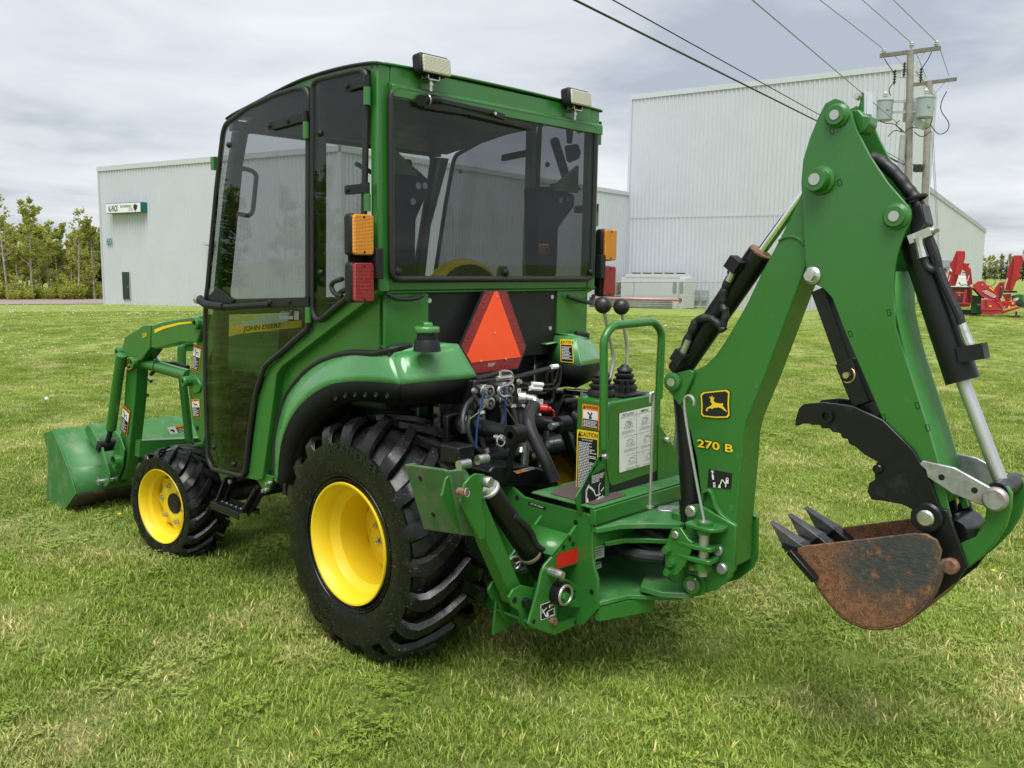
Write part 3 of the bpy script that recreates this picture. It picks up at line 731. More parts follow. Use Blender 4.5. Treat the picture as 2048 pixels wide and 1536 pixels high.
for i in range(5):
    mb = MB(); c_ = ca+dc*(.15+.175*i)-nL*1.1+V((0, 0, cH+.3)); mb.lathe([(.36, 0), (.40, .1), (.34, .1), (.1, .06)], c_, (0, 0, 1), 16); mb.build('fan', DARKG, ch)
for i in range(4):
    mb = MB()
    for j in range(3): mb.bar(ca+dc*(.04+i*.18)+nL*.03+V((0, 0, .35+.18*j)), ca+dc*(.04+i*.18+.14)+nL*.03+V((0, 0, .35+.18*j)), .05, .05)
    mb.build('louvre', GREYB, ch)
for u in (.86, .965):
    mb = MB()
    for j in range(8): mb.bar(ca+dc*(u-.03)+nL*.03+V((0, 0, 1.3+.12*j)), ca+dc*(u+.03)+nL*.03+V((0, 0, 1.3+.12*j)), .04, .04)
    mb.build('louvre', GREYB, ch)
mb = MB(); mb.disc(ca+dc*.95+nL*.02+V((0, 0, .7)), nL, .16, .03, 12); mb.build('logo', DARKG, ch)
# electric boxes on the wall
for i, (q0, q1, r0, r1, lb) in enumerate((((1268, 1092), (1299, 1140), 1285, 1300, 'smaller grey electric box next to the white chiller unit'), ((1306, 1092), (1340, 1145), 1325, 1295, 'small grey electric box second from the chiller unit'), ((1360, 1097), (1422, 1215), 1393, 1300, 'large grey electric box third from the chiller unit'), ((1450, 1097), (1516, 1215), 1480, 1310, 'large grey electric box furthest from the chiller unit'))):
    a, b = B6(*q0), B6(*q1); q = [on(x, y, T0+nL*.1, nL) for x, y in ((a[0], a[1]), (b[0], a[1]), (b[0], b[1]), (a[0], b[1]))]
    eb = thing('electric_box', lb, 'electric box', q[2], 'electric boxes on the cold store wall')
    mb = MB(); mb.prism(q, nL*.3); mb.build('cabinet', GREYB, eb, bevel=.02)
    m0 = q[3].lerp(q[2], .5)+nL*.12; e2 = V((m0.x, m0.y, m0.z-1.0)); mb = MB(); mb.tube(smooth_path([m0, m0+V((0, 0, -.6)), e2-dL*.3, e2-dL*.9+V((0, 0, -.25))], 4), .05, 6); mb.build('conduit', GREYB, eb)
# corrugated sheets leaning along the fence + orange pipe
mb = MB(); s0, s1 = gz(onF(1166, 600, 6.2)), gz(onF(1346, 600, 6.2)); n_ = 10; rows = []
for j in range(n_+1):
    rows.append([s0+V((0, 0, .03+.8*j/n_))+nL*(.12 if j % 2 else 0), s1+V((0, 0, .03+.8*j/n_))+nL*(.12 if j % 2 else 0)])
mb.sheet(rows); st_ = mb.build('steel_sheet_stack', GALVW, solid=.02); tag(st_, 'stack of pale corrugated steel sheets lying along the fence', 'steel sheets')
ORPIPE = M('orange_pipe', (.45, .09, .04), .6, var=.2)
mb = MB(); p0, p1 = onF(*B6(265, 1190), 6.6), onF(*B6(1210, 1212), 6.6); mb.tube([p0, p1], .07, 8)
op = mb.build('orange_pipe', ORPIPE); tag(op, 'long rusty orange pipe lying on top of the steel sheets', 'pipe')
# pallet stacks
WOOD = M('pallet_wood', (.42, .30, .17), .8, var=.3, scale=3)
def pallet_proto():
    t_ = thing('pallet_stack', 'stack', 'pallets', (0, 0, 0)); hs = 0.
    for i in range(12):
        mb = MB(); z = i*.15; rr = random.Random(i); dx, dy = rr.uniform(-.04, .04), rr.uniform(-.04, .04)
        for k in range(5): mb.box((dx, dy-.48+k*.24, z+.13), (1.2, .11, .022))
        for k in (-.55, 0, .55): mb.box((dx+k, dy, z+.065), (.09, 1.0, .10))
        mb.build('pallet', WOOD, t_)
    return t_
pp = pallet_proto()
for i, (q, hgt, lb) in enumerate(((1176, 1.0, 'wooden pallet stack behind the tractor\'s red tail lamp'), (1212, 1.0, 'wooden pallet stack between the tail lamp and chiller unit'), (1228, 1.16, 'tallest wooden pallet stack next to the chiller unit'))):
    p = gz(onF(q, 600, 3.0 if i < 2 else 1.4)); 
    if i == 0: pp.location = p; pp.scale = (1, 1, .72); pp.rotation_euler = (0, 0, .16); pp['label'] = lb; pp['group'] = 'pallet stacks by the fence'
    else: copy_tree(pp, p, .16+i*.05, (1, 1, hgt), lb, 'pallet stacks by the fence')
# ---------------------------------------------------------------- utility poles
POLEW = M('weathered_pole', (.30, .28, .25), .85, var=.22, scale=4, bump=.5, bscale=12)
POLED = M('weathered_crossarm', (.17, .16, .145), .85, var=.25, scale=5)
TRF = M('transformer_grey', (.33, .38, .40), .4, var=.05)
WIREM = M('cable_black', (.02, .02, .022), .6); WIREG = M('wire_grey', (.22, .23, .25), .5)
INS = M('insulator', (.55, .56, .58), .3)
def dist_pt(px, py, d):
    r = ray(px, py); return CAMP+r*(d/math.hypot(r.x, r.y))
D1, D2 = 39.5, 46.
def pole(D, top, bot, name, label, arm, r=.15):
    a, b = dist_pt(*top, D), dist_pt(*bot, D); b.z = tz(b.x, b.y)-.1
    p = thing('utility_pole', label, 'utility pole', b, 'wooden utility poles by the cold store')
    mb = MB(); mb.tube([b.lerp(a, k/8) for k in range(9)], [r*1.12-.04*k/8 for k in range(9)], 14); mb.build('pole', POLEW, p)
    l, rr_ = dist_pt(*arm[0], D), dist_pt(*arm[1], D)
    mb = MB(); mb.bar(l, rr_, .12, .15); ca_ = mb.build('crossarm', POLED, p)
    mid = l.lerp(rr_, .5); c = a.lerp(b, .085)
    for e_ in (.25, .75):
        mb = MB(); mb.bar(l.lerp(rr_, e_)+V((0, 0, -.06)), c, .03, .03); mb.build('brace', GALVW, p)
    return p, a, b, l, rr_
p1, t1_, b1_, l1, r1 = pole(D1, B4(515, 150), (1813, 612), 'a', 'nearer wooden utility pole with three transformers and a metal conduit', (B4(290, 190), B4(738, 132)))
p2, t2_, b2_, l2, r2 = pole(D2, B4(655, 372), (1842, 600), 'b', 'farther wooden utility pole with a dark double crossarm', (B4(525, 402), B4(855, 358)), .16)
for u, v in ((320, 165), (523, 118), (706, 110)):
    q = dist_pt(*B4(u, v), D1); mb = MB(); mb.lathe([(.02, -.22), (.03, -.05), (.09, -.04), (.05, .02), (.12, .03), (.05, .09), (.1, .1), (.02, .17)], q, (0, 0, 1), 12); mb.build('insulator', INS, p1)
for u, v in ((400, 345), (470, 290), (592, 330)):
    q = dist_pt(*B4(u, v), D1-.2); mb = MB(); mb.tube([q+V((0, 0, -.28)), q+V((0, 0, .28))], .03, 6)
    for k in range(5): mb.disc(q+V((0, 0, -.2+k*.1)), (0, 0, 1), .07, .03, 8)
    mb.build('cutout', DARKG, p1)
    mb = MB(); mb.bar(q, dist_pt(*B4(500, v+5), D1), .03, .03); mb.build('bracket', GALVW, p1)
mb = MB(); cp = [dist_pt(*B4(u, v), D1-.17) for u, v in ((462, 770), (455, 850), (440, 1040))]; cp.append(V((b1_.x-.12, b1_.y-.12, b1_.z))); mb.tube(cp, .12, 12); mb.build('conduit', GALVW, p1)
def transformer(c, top, bot, rpx, D, label, lat=0):
    q = dist_pt(c, top, D); e_ = dist_pt(c, bot, D); rad = rpx/FPX*D
    t = thing('transformer', label, 'transformer', V((q.x, q.y, e_.z)), 'transformers hung on the utility pole')
    z0, z1 = e_.z, q.z; h = z1-z0
    mb = MB(); mb.lathe([(0, 0), (rad*.9, .0), (rad, .04), (rad, h*.93), (rad*1.06, h*.935), (rad*1.06, h), (rad*.7, h+.06), (0, h+.07)], (q.x, q.y, z0), (0, 0, 1), 22); mb.build('tank', TRF, t)
    mb = MB(); mb.lathe([(.07, 0), (.05, .05), (.10, .1), (.05, .14), (.1, .18), (.04, .24), (.02, .3)], (q.x, q.y, z1+.06), (0, 0, 1), 10); mb.build('bushing', INS, t)
    mb = MB(); mb.box((q.x, q.y, z0+h*.55), (.1, rad*2.25, .1), Matrix.Rotation(-PSI, 3, 'Z')); mb.build('hanger', GALVW, t)
    return t
x_, y_ = B4(330, 0); transformer(x_, B4(0, 512)[1], B4(0, 665)[1], 13.5, D1-.1, 'grey transformer can on the left side of the near pole')
x_, y_ = B4(628, 0); transformer(x_, B4(0, 492)[1], B4(0, 645)[1], 14.5, D1-.6, 'grey transformer can on the right side of the near pole')
x_, y_ = B4(520, 0); transformer(x_, B4(0, 510)[1], B4(0, 670)[1], 11.5, D1+.5, 'grey transformer can half hidden behind the near pole')
mb = MB()
for v in (525, 603): mb.bar(dist_pt(*B4(375, v), D1), dist_pt(*B4(600, v-8), D1), .08, .08)
mb.build('crossbar', GALVW, p1)
mb = MB(); q = dist_pt(*B4(590, 690), D1-.3); mb.box(q, (.5, .4, .3), Matrix.Rotation(.5, 3, 'X')); mb.build('lamp_box', GALVW, p1)
for pts in (((455, 745), (400, 690), (330, 680), (285, 650), (275, 560)), ((465, 750), (400, 735), (350, 780)), ((470, 755), (520, 715), (600, 720), (660, 700), (688, 560)), ((470, 745), (410, 690), (440, 660)), ((660, 690), (720, 760), (780, 740), (795, 680), (740, 590), (745, 520), (780, 450)), ((400, 380), (360, 430), (370, 480)), ((592, 290), (640, 220), (670, 160)), ((400, 320), (350, 250), (325, 210)), ((540, 745), (600, 780), (665, 740))):
    mb = MB(); mb.tube(smooth_path([dist_pt(*B4(*k), D1-.25) for k in pts], 5), .018, 5); mb.build('lead', WIREM, p1)
def ext(p, q, k): return p+(q-p)*k
def wire(a, D_, b, z, r, label, m=WIREG, k=2.2, sag=.35):
    A = dist_pt(*a, D_); dd = ray(*b); 
    t = (z(A)-CAMP.z)/dd.z; Bp = CAMP+dd*t; E_ = ext(A, Bp, k); pts = []
    for i in range(25):
        s_ = i/24; q = A.lerp(E_, s_); pts.append(q)
    mb = MB(); mb.tube(pts, r, 6); o = mb.build('power_line', m); return tag(o, label, 'power line', 'overhead lines')
for a, b, lb in ((B4(320, 140), (1640, 0), 'thin overhead wire ending at the left crossarm insulator'), (B4(523, 95), (1725, 0), 'thin overhead wire ending at the middle pole-top insulator'), (B4(706, 88), (1787, 0), 'thin overhead wire ending at the right crossarm insulator')):
    wire(a, D1, b, lambda A: A.z-.1, .014, lb)
wire(B4(430, 690), D1, (1505, 0), lambda A: A.z-.3, .014, 'thin overhead wire passing just above the backhoe top')
wire(B4(470, 965), D1-.1, (1226, 0), lambda A: A.z-.2, .011, 'thinner of the two low cables sloping over the cab', WIREM)
wire(B4(470, 985), D1-.2, (1150, 0), lambda A: A.z-.35, .018, 'thick black low cable sloping down over the cab', WIREM)
for (u0, v0), (u1, v1), lb in (((735, 150), (795, 330), 'slack wire from the near crossarm to the far pole'), ((560, 175), (632, 350), 'slack wire between the two pole crossarms')):
    mb = MB(); mb.tube([dist_pt(*B4(u0, v0), D1), dist_pt(*B4(u1, v1), D2)], .014, 5); tag(mb.build('jumper_wire', WIREG), lb, 'power line', 'overhead lines')
for (u0, v0), (u1, v1), lb in (((668, 740), (712, 1536), 'left one of two guy wires by the far pole'), ((680, 740), (722, 1536), 'right one of two guy wires by the far pole')):
    A = dist_pt(*B4(u0, v0), D2); Bq = dist_pt(*B4(u1, v1), D2-1); E_ = ext(A, Bq, (A.z)/(A.z-Bq.z)); mb = MB(); mb.tube([A, E_], .014, 5); tag(mb.build('guy_wire', WIREG), lb, 'wire', 'guy wires')
mb = MB(); mb.tube(smooth_path([dist_pt(*B4(*k), D1) for k in ((345, 920), (420, 965), (500, 985))], 4)+[dist_pt(*B4(620, 985), D2)], .03, 5); tag(mb.build('comms_cable', WIREM), 'black communications cable between the two utility poles', 'cable')
mb = MB(); mb.box(dist_pt(*B4(570, 1015), D2-.3), (.4, .3, .28)); mb.build('splice_case', WIREM, p2)
# ---------------------------------------------------------------- trees
def bark(name, c1, c2):
    return M(name, c1, .85, var=.35, scale=6, bump=.4, bscale=20)
BIRCH = M('birch_bark', (.42, .39, .34), .8, var=.35, scale=3, dirt=((.10, .09, .075), .36, 5)); BARKD = M('dark_bark', (.09, .075, .06), .9, var=.3)
def leaf_mat(name, a, b):
    m, t, o = newmat(name); p = t.nodes.new('ShaderNodeBsdfPrincipled')
    at_ = t.nodes.new('ShaderNodeAttribute'); at_.attribute_name = 'tone'
    c = ramp(t, at_.outputs['Fac'], [(0., a), (1., b)]).outputs[0]
    oi = t.nodes.new('ShaderNodeObjectInfo'); r = ramp(t, oi.outputs['Random'], [(0., (.8, .85, .75)), (1., (1.2, 1.15, 1.2))]).outputs[0]
    c = mixc(t, 1., c, r, 'MULTIPLY'); t.links.new(c, p.inputs['Base Color']); p.inputs['Roughness'].default_value = .6; p.inputs['Specular IOR Level'].default_value = .25
    tl = t.nodes.new('ShaderNodeBsdfTranslucent'); t.links.new(c, tl.inputs[0]); ms = t.nodes.new('ShaderNodeMixShader'); ms.inputs[0].default_value = .5
    t.links.new(p.outputs[0], ms.inputs[1]); t.links.new(tl.outputs[0], ms.inputs[2]); t.links.new(ms.outputs[0], o.inputs[0]); return m
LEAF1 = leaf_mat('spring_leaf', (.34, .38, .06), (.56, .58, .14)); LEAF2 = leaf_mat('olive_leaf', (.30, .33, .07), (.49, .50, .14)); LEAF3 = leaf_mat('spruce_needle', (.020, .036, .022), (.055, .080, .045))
def set_tone(o, tones):
    at_ = o.data.attributes.new('tone', 'FLOAT', 'POINT'); at_.data.foreach_set('value', tones)
def decid(seed, h, lm, dens, name, bare=.0, k0=.28):
    rr = random.Random(seed); t = thing(name, 'x', 'tree', (0, 0, 0)); mb = MB()
    bend = V((rr.uniform(-.5, .5), rr.uniform(-.5, .5), 0)); path = []
    for i in range(9):
        k = i/8; path.append(V((bend.x*math.sin(k*2.2+seed)*.8, bend.y*math.sin(k*1.7)*.8, h*k*.96)))
    mb.tube(path, [max(.02, (.065+.004*h)*(1-k/8.6)) for k in range(9)], 7)
    tips = []
    nb = 30
    for i in range(nb):
        k = rr.uniform(k0, .97); p = path[int(k*8)].lerp(path[min(int(k*8)+1, 8)], k*8-int(k*8)); a = rr.uniform(0, 6.283)
        L = h*rr.uniform(.14, .26)*(1.15-k*.75); d = V((math.cos(a), math.sin(a), rr.uniform(.5, 1.3))).normalized()
        q = p+d*L; m_ = p+d*L*.5+V((0, 0, -.03*L)); mb.tube([p, m_, q], [.028*(1.2-k), .018*(1.2-k), .006], 5, caps=False)
        for j in range(4):
            s_ = rr.uniform(.35, 1.); e_ = p.lerp(q, s_); f_ = e_+V((rr.uniform(-1, 1), rr.uniform(-1, 1), rr.uniform(-.1, 1))).normalized()*L*.38
            mb.tube([e_, f_], [.008, .003], 4, caps=False); tips.append((e_, f_))
        tips.append((m_, q))
    mb.build('trunk', BIRCH, t)
    vs, fs, tone = [], [], []
    for e_, f_ in tips:
        if rr.random() < bare: continue
        cn = rr.random()
        for _ in range(int(dens*rr.uniform(.5, 1.5))):
            c = e_.lerp(f_, rr.random())+V((rr.gauss(0, .12), rr.gauss(0, .12), rr.gauss(0, .12)))*h*.09; s_ = rr.uniform(.06, .135)*(.8+h*.04)
            n = V((rr.uniform(-1, 1), rr.uniform(-1, 1), rr.uniform(-.3, 1))).normalized(); x, y, _z = frame(n); o = len(vs)
            vs += [c+x*s_, c+y*s_*.7, c-x*s_, c-y*s_*.7]; fs.append((o, o+1, o+2, o+3)); tone += [min(max(cn*.7+rr.uniform(-.2, .5), 0), 1)]*4
    mb = MB(); mb.add(vs, fs); c_ = mb.build('crown', lm, t, ang=0); set_tone(c_, tone); return t
def spruce(seed, h, name):
    rr = random.Random(seed); t = thing(name, 'x', 'tree', (0, 0, 0)); mb = MB(); mb.tube([V((0, 0, 0)), V((0, 0, h*.55)), V((0, 0, h))], [.02*h, .012*h, .004], 7); mb.build('trunk', BARKD, t)
    vs, fs, tone = [], [], []
    z = h*.08
    while z < h*.985:
        k = z/h; R = h*.19*(1-k)**.85+.05; n = int(9-4*k)
        for i in range(n):
            a = rr.uniform(0, 6.283); L = R*rr.uniform(.7, 1.15); dx, dy = math.cos(a), math.sin(a); cn = rr.random()
            m = max(3, int(L*9))
            for j in range(m):
                s_ = (j+1)/m; c = V((dx*L*s_, dy*L*s_, z-L*.28*s_+L*.12*s_*s_)); w = (.10+.26*(1-s_))*L**.5*.55
                for sd_ in (-1, 1):
                    o = len(vs); px_, py_ = -dy*sd_, dx*sd_; dz = rr.uniform(-.14, .04)
                    vs += [c, c+V((dx*.10+px_*w, dy*.10+py_*w, dz)), c+V((dx*.22+px_*w*.4, dy*.22+py_*w*.4, dz*.6)), c+V((dx*.16, dy*.16, -.05))]
                    fs.append((o, o+1, o+2, o+3)); tone += [min(max(cn*.6+.5*s_+rr.uniform(-.3, .2), 0), 1)]*4
        z += h*rr.uniform(.018, .030)
    mb = MB(); mb.add(vs, fs); c_ = mb.build('crown', LEAF3, t, ang=0); set_tone(c_, tone); return t
def bush(seed, name):
    rr = random.Random(seed); t = thing(name, 'x', 'shrub', (0, 0, 0)); mb = MB(); vs, fs, tone = [], [], []
    for i in range(9):
        a = rr.uniform(0, 6.283); q = V((math.cos(a)*rr.uniform(.3, 1.1), math.sin(a)*rr.uniform(.3, 1.1), rr.uniform(1.2, 2.6))); mb.tube([V((math.cos(a)*.2, math.sin(a)*.2, 0)), q*.5, q], [.03, .02, .006], 5)
        for k in range(110):
            c = q*rr.uniform(.3, 1.05)+V((rr.gauss(0, .3), rr.gauss(0, .3), rr.gauss(0, .25))); c.z = max(c.z, .1); s_ = rr.uniform(.05, .11); n = V((rr.uniform(-1, 1), rr.uniform(-1, 1), rr.uniform(0, 1))).normalized(); x, y, _z = frame(n); o = len(vs)
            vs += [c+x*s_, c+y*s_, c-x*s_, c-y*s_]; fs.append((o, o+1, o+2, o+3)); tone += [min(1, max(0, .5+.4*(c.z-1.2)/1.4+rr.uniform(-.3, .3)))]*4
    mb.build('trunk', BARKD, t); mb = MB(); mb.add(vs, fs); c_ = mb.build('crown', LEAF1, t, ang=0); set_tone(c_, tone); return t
PROT = [decid(1, 7.5, LEAF1, 20, 'birch_tree', .05, .2), decid(2, 8.5, LEAF1, 13, 'birch_tree', .1, .3), decid(3, 8., LEAF2, 17, 'alder_tree', .1, .2), decid(4, 9., LEAF2, 5, 'poplar_tree', .4, .3), decid(5, 7., LEAF1, 24, 'birch_tree', 0, .15)]
SPR = [spruce(21, 7.5, 'spruce_tree'), spruce(22, 6.5, 'spruce_tree')]
BSH = bush(31, 'bush')
used = set()
def put(proto, p, rz, sc, label, group):
    if proto.name not in used:
        used.add(proto.name); proto.location = p; proto.rotation_euler = (0, 0, rz); proto.scale = (sc, sc, sc); proto['label'] = label; proto['group'] = group; return proto
    return copy_tree(proto, p, rz, sc, label, group)
rt = random.Random(77)
GT = 'trees along the road left of the warehouse'
lbl = ['light green birch in the roadside row left of the warehouse', 'slender birch in the roadside row left of the warehouse', 'olive-leaved alder in the roadside row left of the warehouse', 'half bare tall poplar in the roadside row left of the warehouse', 'full-crowned birch in the roadside row left of the warehouse']
# tall ones that stand out against the sky
def tree_at(px, top, D, pi, hproto, label, group=GT):
    p = dirpt(px, D); p.z = tz(p.x, p.y)-.05; q = dist_pt(px, top, D); put(PROT[pi], p, rt.uniform(0, 6), (q.z-p.z)/hproto, label, group)
H = (7.5, 8.5, 8., 9., 7.)
tree_at(15, 384, 93, 3, 9., 'bare grey tree, highest at the left edge of the photo'); tree_at(72, 392, 92, 1, 8.5, 'tall leafy birch, highest of the roadside row'); tree_at(158, 414, 92, 3, 9., 'half bare tree leaning beside the warehouse corner')
ORD = 'first second third fourth fifth sixth seventh eighth ninth tenth eleventh twelfth thirteenth fourteenth fifteenth sixteenth seventeenth eighteenth nineteenth twentieth'.split()
def nth(i): return ORD[i] if i < 20 else 'twenty-'+ORD[i-20] if i < 29 else ('thirtieth' if i == 29 else 'thirty-'+ORD[i-30] if i < 39 else ('fortieth' if i == 39 else 'forty-'+ORD[i-40] if i < 49 else ('fiftieth' if i == 49 else 'fifty-'+ORD[i-50])))
KN = ('light green birch', 'slender birch', 'olive-leaved alder', 'half bare poplar', 'full-crowned birch')
plan = []
for i in range(58):
    px = -66+i*4.9+rt.uniform(-5, 5); pi = rt.choice((0, 1, 2, 4, 0, 4, 2)); tp = rt.uniform(450, 500) if i % 4 else rt.uniform(430, 460)
    plan.append((px, tp, rt.uniform(92, 108), pi))
for i, (px, tp, D, pi) in enumerate(sorted(plan, reverse=True)): tree_at(px, tp, D, pi, H[pi], KN[pi]+', '+nth(i)+' from the warehouse in the roadside wood')
for px, tp, lb in ((190, 459, 'dark pointed spruce nearest the warehouse corner'), (206, 480, 'lower dark spruce touching the warehouse corner'), (-30, 470, 'dark spruce beyond the left end of the roadside wood'), (120, 478, 'dark spruce in the middle of the roadside wood')):
    D = 100; p = dirpt(px, D); p.z = tz(p.x, p.y); q = dist_pt(px, tp, D); put(SPR[0], p, rt.uniform(0, 6), (q.z-p.z)/7.5, lb, GT)
for i in range(30):
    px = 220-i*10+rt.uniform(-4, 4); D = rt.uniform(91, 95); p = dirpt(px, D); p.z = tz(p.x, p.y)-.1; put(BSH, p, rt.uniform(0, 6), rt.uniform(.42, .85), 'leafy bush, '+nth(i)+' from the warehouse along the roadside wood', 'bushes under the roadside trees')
GR = 'conifers on the far right horizon'
for ci, (px, tp, D) in enumerate(((1958, 527, 140), (1968, 525, 150), (1977, 521, 145), (1991, 511, 140), (2001, 522, 150), (2012, 518, 142), (2020, 528, 150), (2034, 507-12, 138), (2046, 520, 140), (2056, 515, 145), (2075, 510, 140))):
    p = dirpt(px, D); p.z = tz(p.x, p.y); q = dist_pt(px, tp, D); put(SPR[1], p, rt.uniform(0, 6), max((q.z-p.z), 2)/6.5, 'dark conifer on the far horizon, '+nth(ci)+' right of the white annex', GR)
for i in range(16):
    px = 1945+i*9; D = rt.uniform(150, 175); p = dirpt(px, D); p.z = tz(p.x, p.y)-.3; pi = rt.choice((0, 2, 4)); put(PROT[pi], p, rt.uniform(0, 6), rt.uniform(.42, .6), 'low leafy tree on the far horizon, '+nth(i)+' right of the white annex', 'leafy trees on the far right horizon')
# trees on the other side of the lawn, seen mirrored in the cab door glass
for i in range(44):
    a = math.radians(-60+i*1.5+rt.uniform(-1, 1)); D = rt.uniform(40, 54); p = V((-.7+D*math.sin(a), .6+D*math.cos(a), 0)); p.z = -.2
    if i % 3 == 0: put(SPR[i % 2], p, rt.uniform(0, 6), rt.uniform(.75, 1.15), 'dark spruce mirrored in the smoked glass of the cab door', 'trees mirrored in the cab glass')
    else: pi = (0, 4, 2)[i % 3]; put(PROT[pi], p, rt.uniform(0, 6), rt.uniform(.6, .95), 'leafy tree mirrored in the smoked glass of the cab door', 'trees mirrored in the cab glass')
# ---------------------------------------------------------------- red snow blowers by the poles
SRED = M('snowblower_red', (.42, .012, .018), .35, coat=.4, var=.08); SREDP = M('snowblower_red_faded', (.44, .03, .04), .45, var=.1)
DKG = M('dark_green_plate', (.012, .075, .022), .4)
DB = 35.5
fwd = V((math.sin(az_of(1960)), math.cos(az_of(1960)), 0)); rgt = V((fwd.y, -fwd.x, 0))
def sp(u, v, dd=0.): return dist_pt(*B5(u, v), DB+dd)
def slab(t, name, mat, pts, d0, th, bevel=.012):
    mb = MB(); mb.prism([sp(u, v, d0) for u, v in pts], fwd*th); return mb.build(name, mat, t, bevel=bevel)
def gl(px): p = dist_pt(px, 600, DB); p.z = tz(p.x, p.y); return p
b1 = thing('snow_blower', 'red snow blower with raised chute, nearer the utility poles', 'snow blower', gl(1915), 'red snow blowers parked on the grass')
slab(b1, 'chute', SRED, ((865, 320), (985, 318), (1005, 350), (1000, 420), (945, 640), (920, 690), (830, 690), (770, 570), (760, 510), (800, 480)), .0, .10)
slab(b1, 'chute_side', SRED, ((890, 322), (985, 318), (1005, 350), (1000, 420), (945, 640), (925, 690), (830, 690), (865, 540)), -.28, .27)
slab(b1, 'chute_neck', SRED, ((760, 620), (830, 660), (900, 700), (850, 860), (720, 860), (700, 830)), .02, .35)
slab(b1, 'chute_deflector', SRED, ((965, 510), (1075, 510), (1050, 560), (1090, 600), (1115, 830), (1040, 870), (1000, 640), (950, 600)), .55, .3)
slab(b1, 'housing', SRED, ((690, 880), (1090, 880), (1100, 1000), (1085, 1130), (1060, 1180), (860, 1180), (690, 1120)), .1, .5)
slab(b1, 'frame_bar', SREDP, ((990, 920), (1035, 920), (1005, 1120), (955, 1120)), -.1, .12)
slab(b1, 'top_beam', DARKG, ((720, 872), (1100, 878), (1100, 900), (720, 905)), -.05, .3)
slab(b1, 'gearbox', DARKG, ((880, 1040), (980, 1040), (970, 1100), (900, 1110)), -.05, .3)
slab(b1, 'auger_trough', SRED, ((350, 1210), (690, 1200), (830, 1290), (790, 1310), (390, 1310)), .1, .5)
slab(b1, 'skid', DARKG, ((930, 1230), (1230, 1230), (1240, 1300), (960, 1300)), .2, .4)
b2 = thing('snow_blower', 'red snow blower with curved side plate at the right edge of the photo', 'snow blower', gl(1995), 'red snow blowers parked on the grass')
slab(b2, 'side_plate', SREDP, ((1240, 1080), (1300, 1060), (1420, 1060), (1540, 1130), (1590, 1200), (1560, 1280), (1400, 1300), (1280, 1290), (1240, 1260)), -.5, .06)
slab(b2, 'fan_housing', SREDP, ((1110, 860), (1190, 790), (1290, 780), (1310, 830), (1400, 870), (1500, 980), (1600, 1180), (1540, 1200), (1450, 1080), (1260, 1030), (1140, 900)), -.4, .5)
d = Decal([sp(u, v, -.42) for u, v in ((1320, 920), (1470, 1005), (1445, 1045), (1295, 965))], .01); d.rect(0, 0, 1, 1, WHITE); d.rect(.03, .12, .97, .88, SREDP); d.text('PRONOVOST', .5, .5, d.h*.5, WHITE, 1.); d.build('decal', b2)
slab(b2, 'chute', SRED, ((1750, 390), (1860, 385), (1890, 420), (1885, 500), (1840, 660), (1790, 780), (1740, 900), (1700, 930), (1600, 920), (1650, 640), (1670, 560)), 0., .12)
slab(b2, 'chute_side', SRED, ((1760, 392), (1860, 385), (1890, 420), (1885, 500), (1840, 660), (1730, 930), (1680, 930), (1740, 640)), -.28, .27)
slab(b2, 'chute_wing', SRED, ((1810, 640), (1860, 720), (1800, 770), (1750, 780)), -.3, .3)
slab(b2, 'hitch_frame', SRED, ((1440, 920), (1530, 800), (1610, 790), (1600, 930), (1560, 1040), (1500, 1000)), -.1, .3)
slab(b2, 'hitch_beam', SRED, ((1560, 1090), (1790, 1100), (1780, 1160), (1600, 1210)), -.2, .3)
slab(b2, 'cutting_edge', RED, ((1560, 1250), (1800, 1180), (1880, 1190), (1560, 1290)), -.2, .4)
slab(b2, 'back_panel', SREDP, ((1570, 990), (1710, 980), (1700, 1090), (1620, 1090)), 0., .2)
slab(b2, 'cylinder', DARKG, ((1540, 820), (1580, 820), (1560, 1050), (1520, 1050)), -.45, .1)
for k in ((1390, 1170), (1735, 1125), (1680, 1180)): 
    q = sp(*k, -.52); mb = MB(); mb.box(q, (.05, .05, .06)); mb.build('warning_decal', YELP, b2)
mb = MB(); q = sp(1385, 790, .2); mb.torus(q, fwd, .16, .012, 20, 5); mb.build('hose', DARKG, b2)
# more of the blowers: chute ribs, stickers, hydraulic hoses, auger, hitch pins and stands
def bits(t, rows_):
    for nm, mt, pts, d0, th in rows_: slab(t, nm, mt, pts, d0, th, .006)
bits(b1, (('chute_rim', SREDP, ((985, 318), (1005, 350), (1000, 420), (945, 640), (935, 632), (985, 420), (988, 352), (975, 326)), -.30, .02),
  ('chute_sticker', WHITE, ((735, 790), (770, 690), (780, 695), (745, 800)), -.0, .02), ('chute_sticker', WHITE, ((1030, 780), (1060, 690), (1070, 695), (1042, 790)), .53, .02),
  ('warning_sticker', ORGP, ((845, 955), (880, 945), (900, 960), (890, 985)), .085, .02), ('brand_sticker', WHITE, ((890, 950), (985, 960), (980, 972), (888, 965)), .085, .02),
  ('warning_sticker', YELP, ((985, 500), (1000, 500), (1000, 512), (985, 512)), .53, .02), ('side_frame', SRED, ((1085, 880), (1110, 880), (1110, 1120), (1085, 1120)), -.05, .6),
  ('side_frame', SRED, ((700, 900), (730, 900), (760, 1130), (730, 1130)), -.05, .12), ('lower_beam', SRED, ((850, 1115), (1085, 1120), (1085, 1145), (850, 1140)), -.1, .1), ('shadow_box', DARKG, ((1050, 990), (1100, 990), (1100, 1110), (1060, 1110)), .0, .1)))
for pts in (((960, 660), (1030, 650), (1075, 700), (1070, 800)), ((905, 800), (940, 850), (1010, 840), (1090, 880))):
    mb = MB(); mb.tube(smooth_path([sp(u, v, -.15) for u, v in pts], 4), .018, 6); mb.build('hose', DARKG, b1)
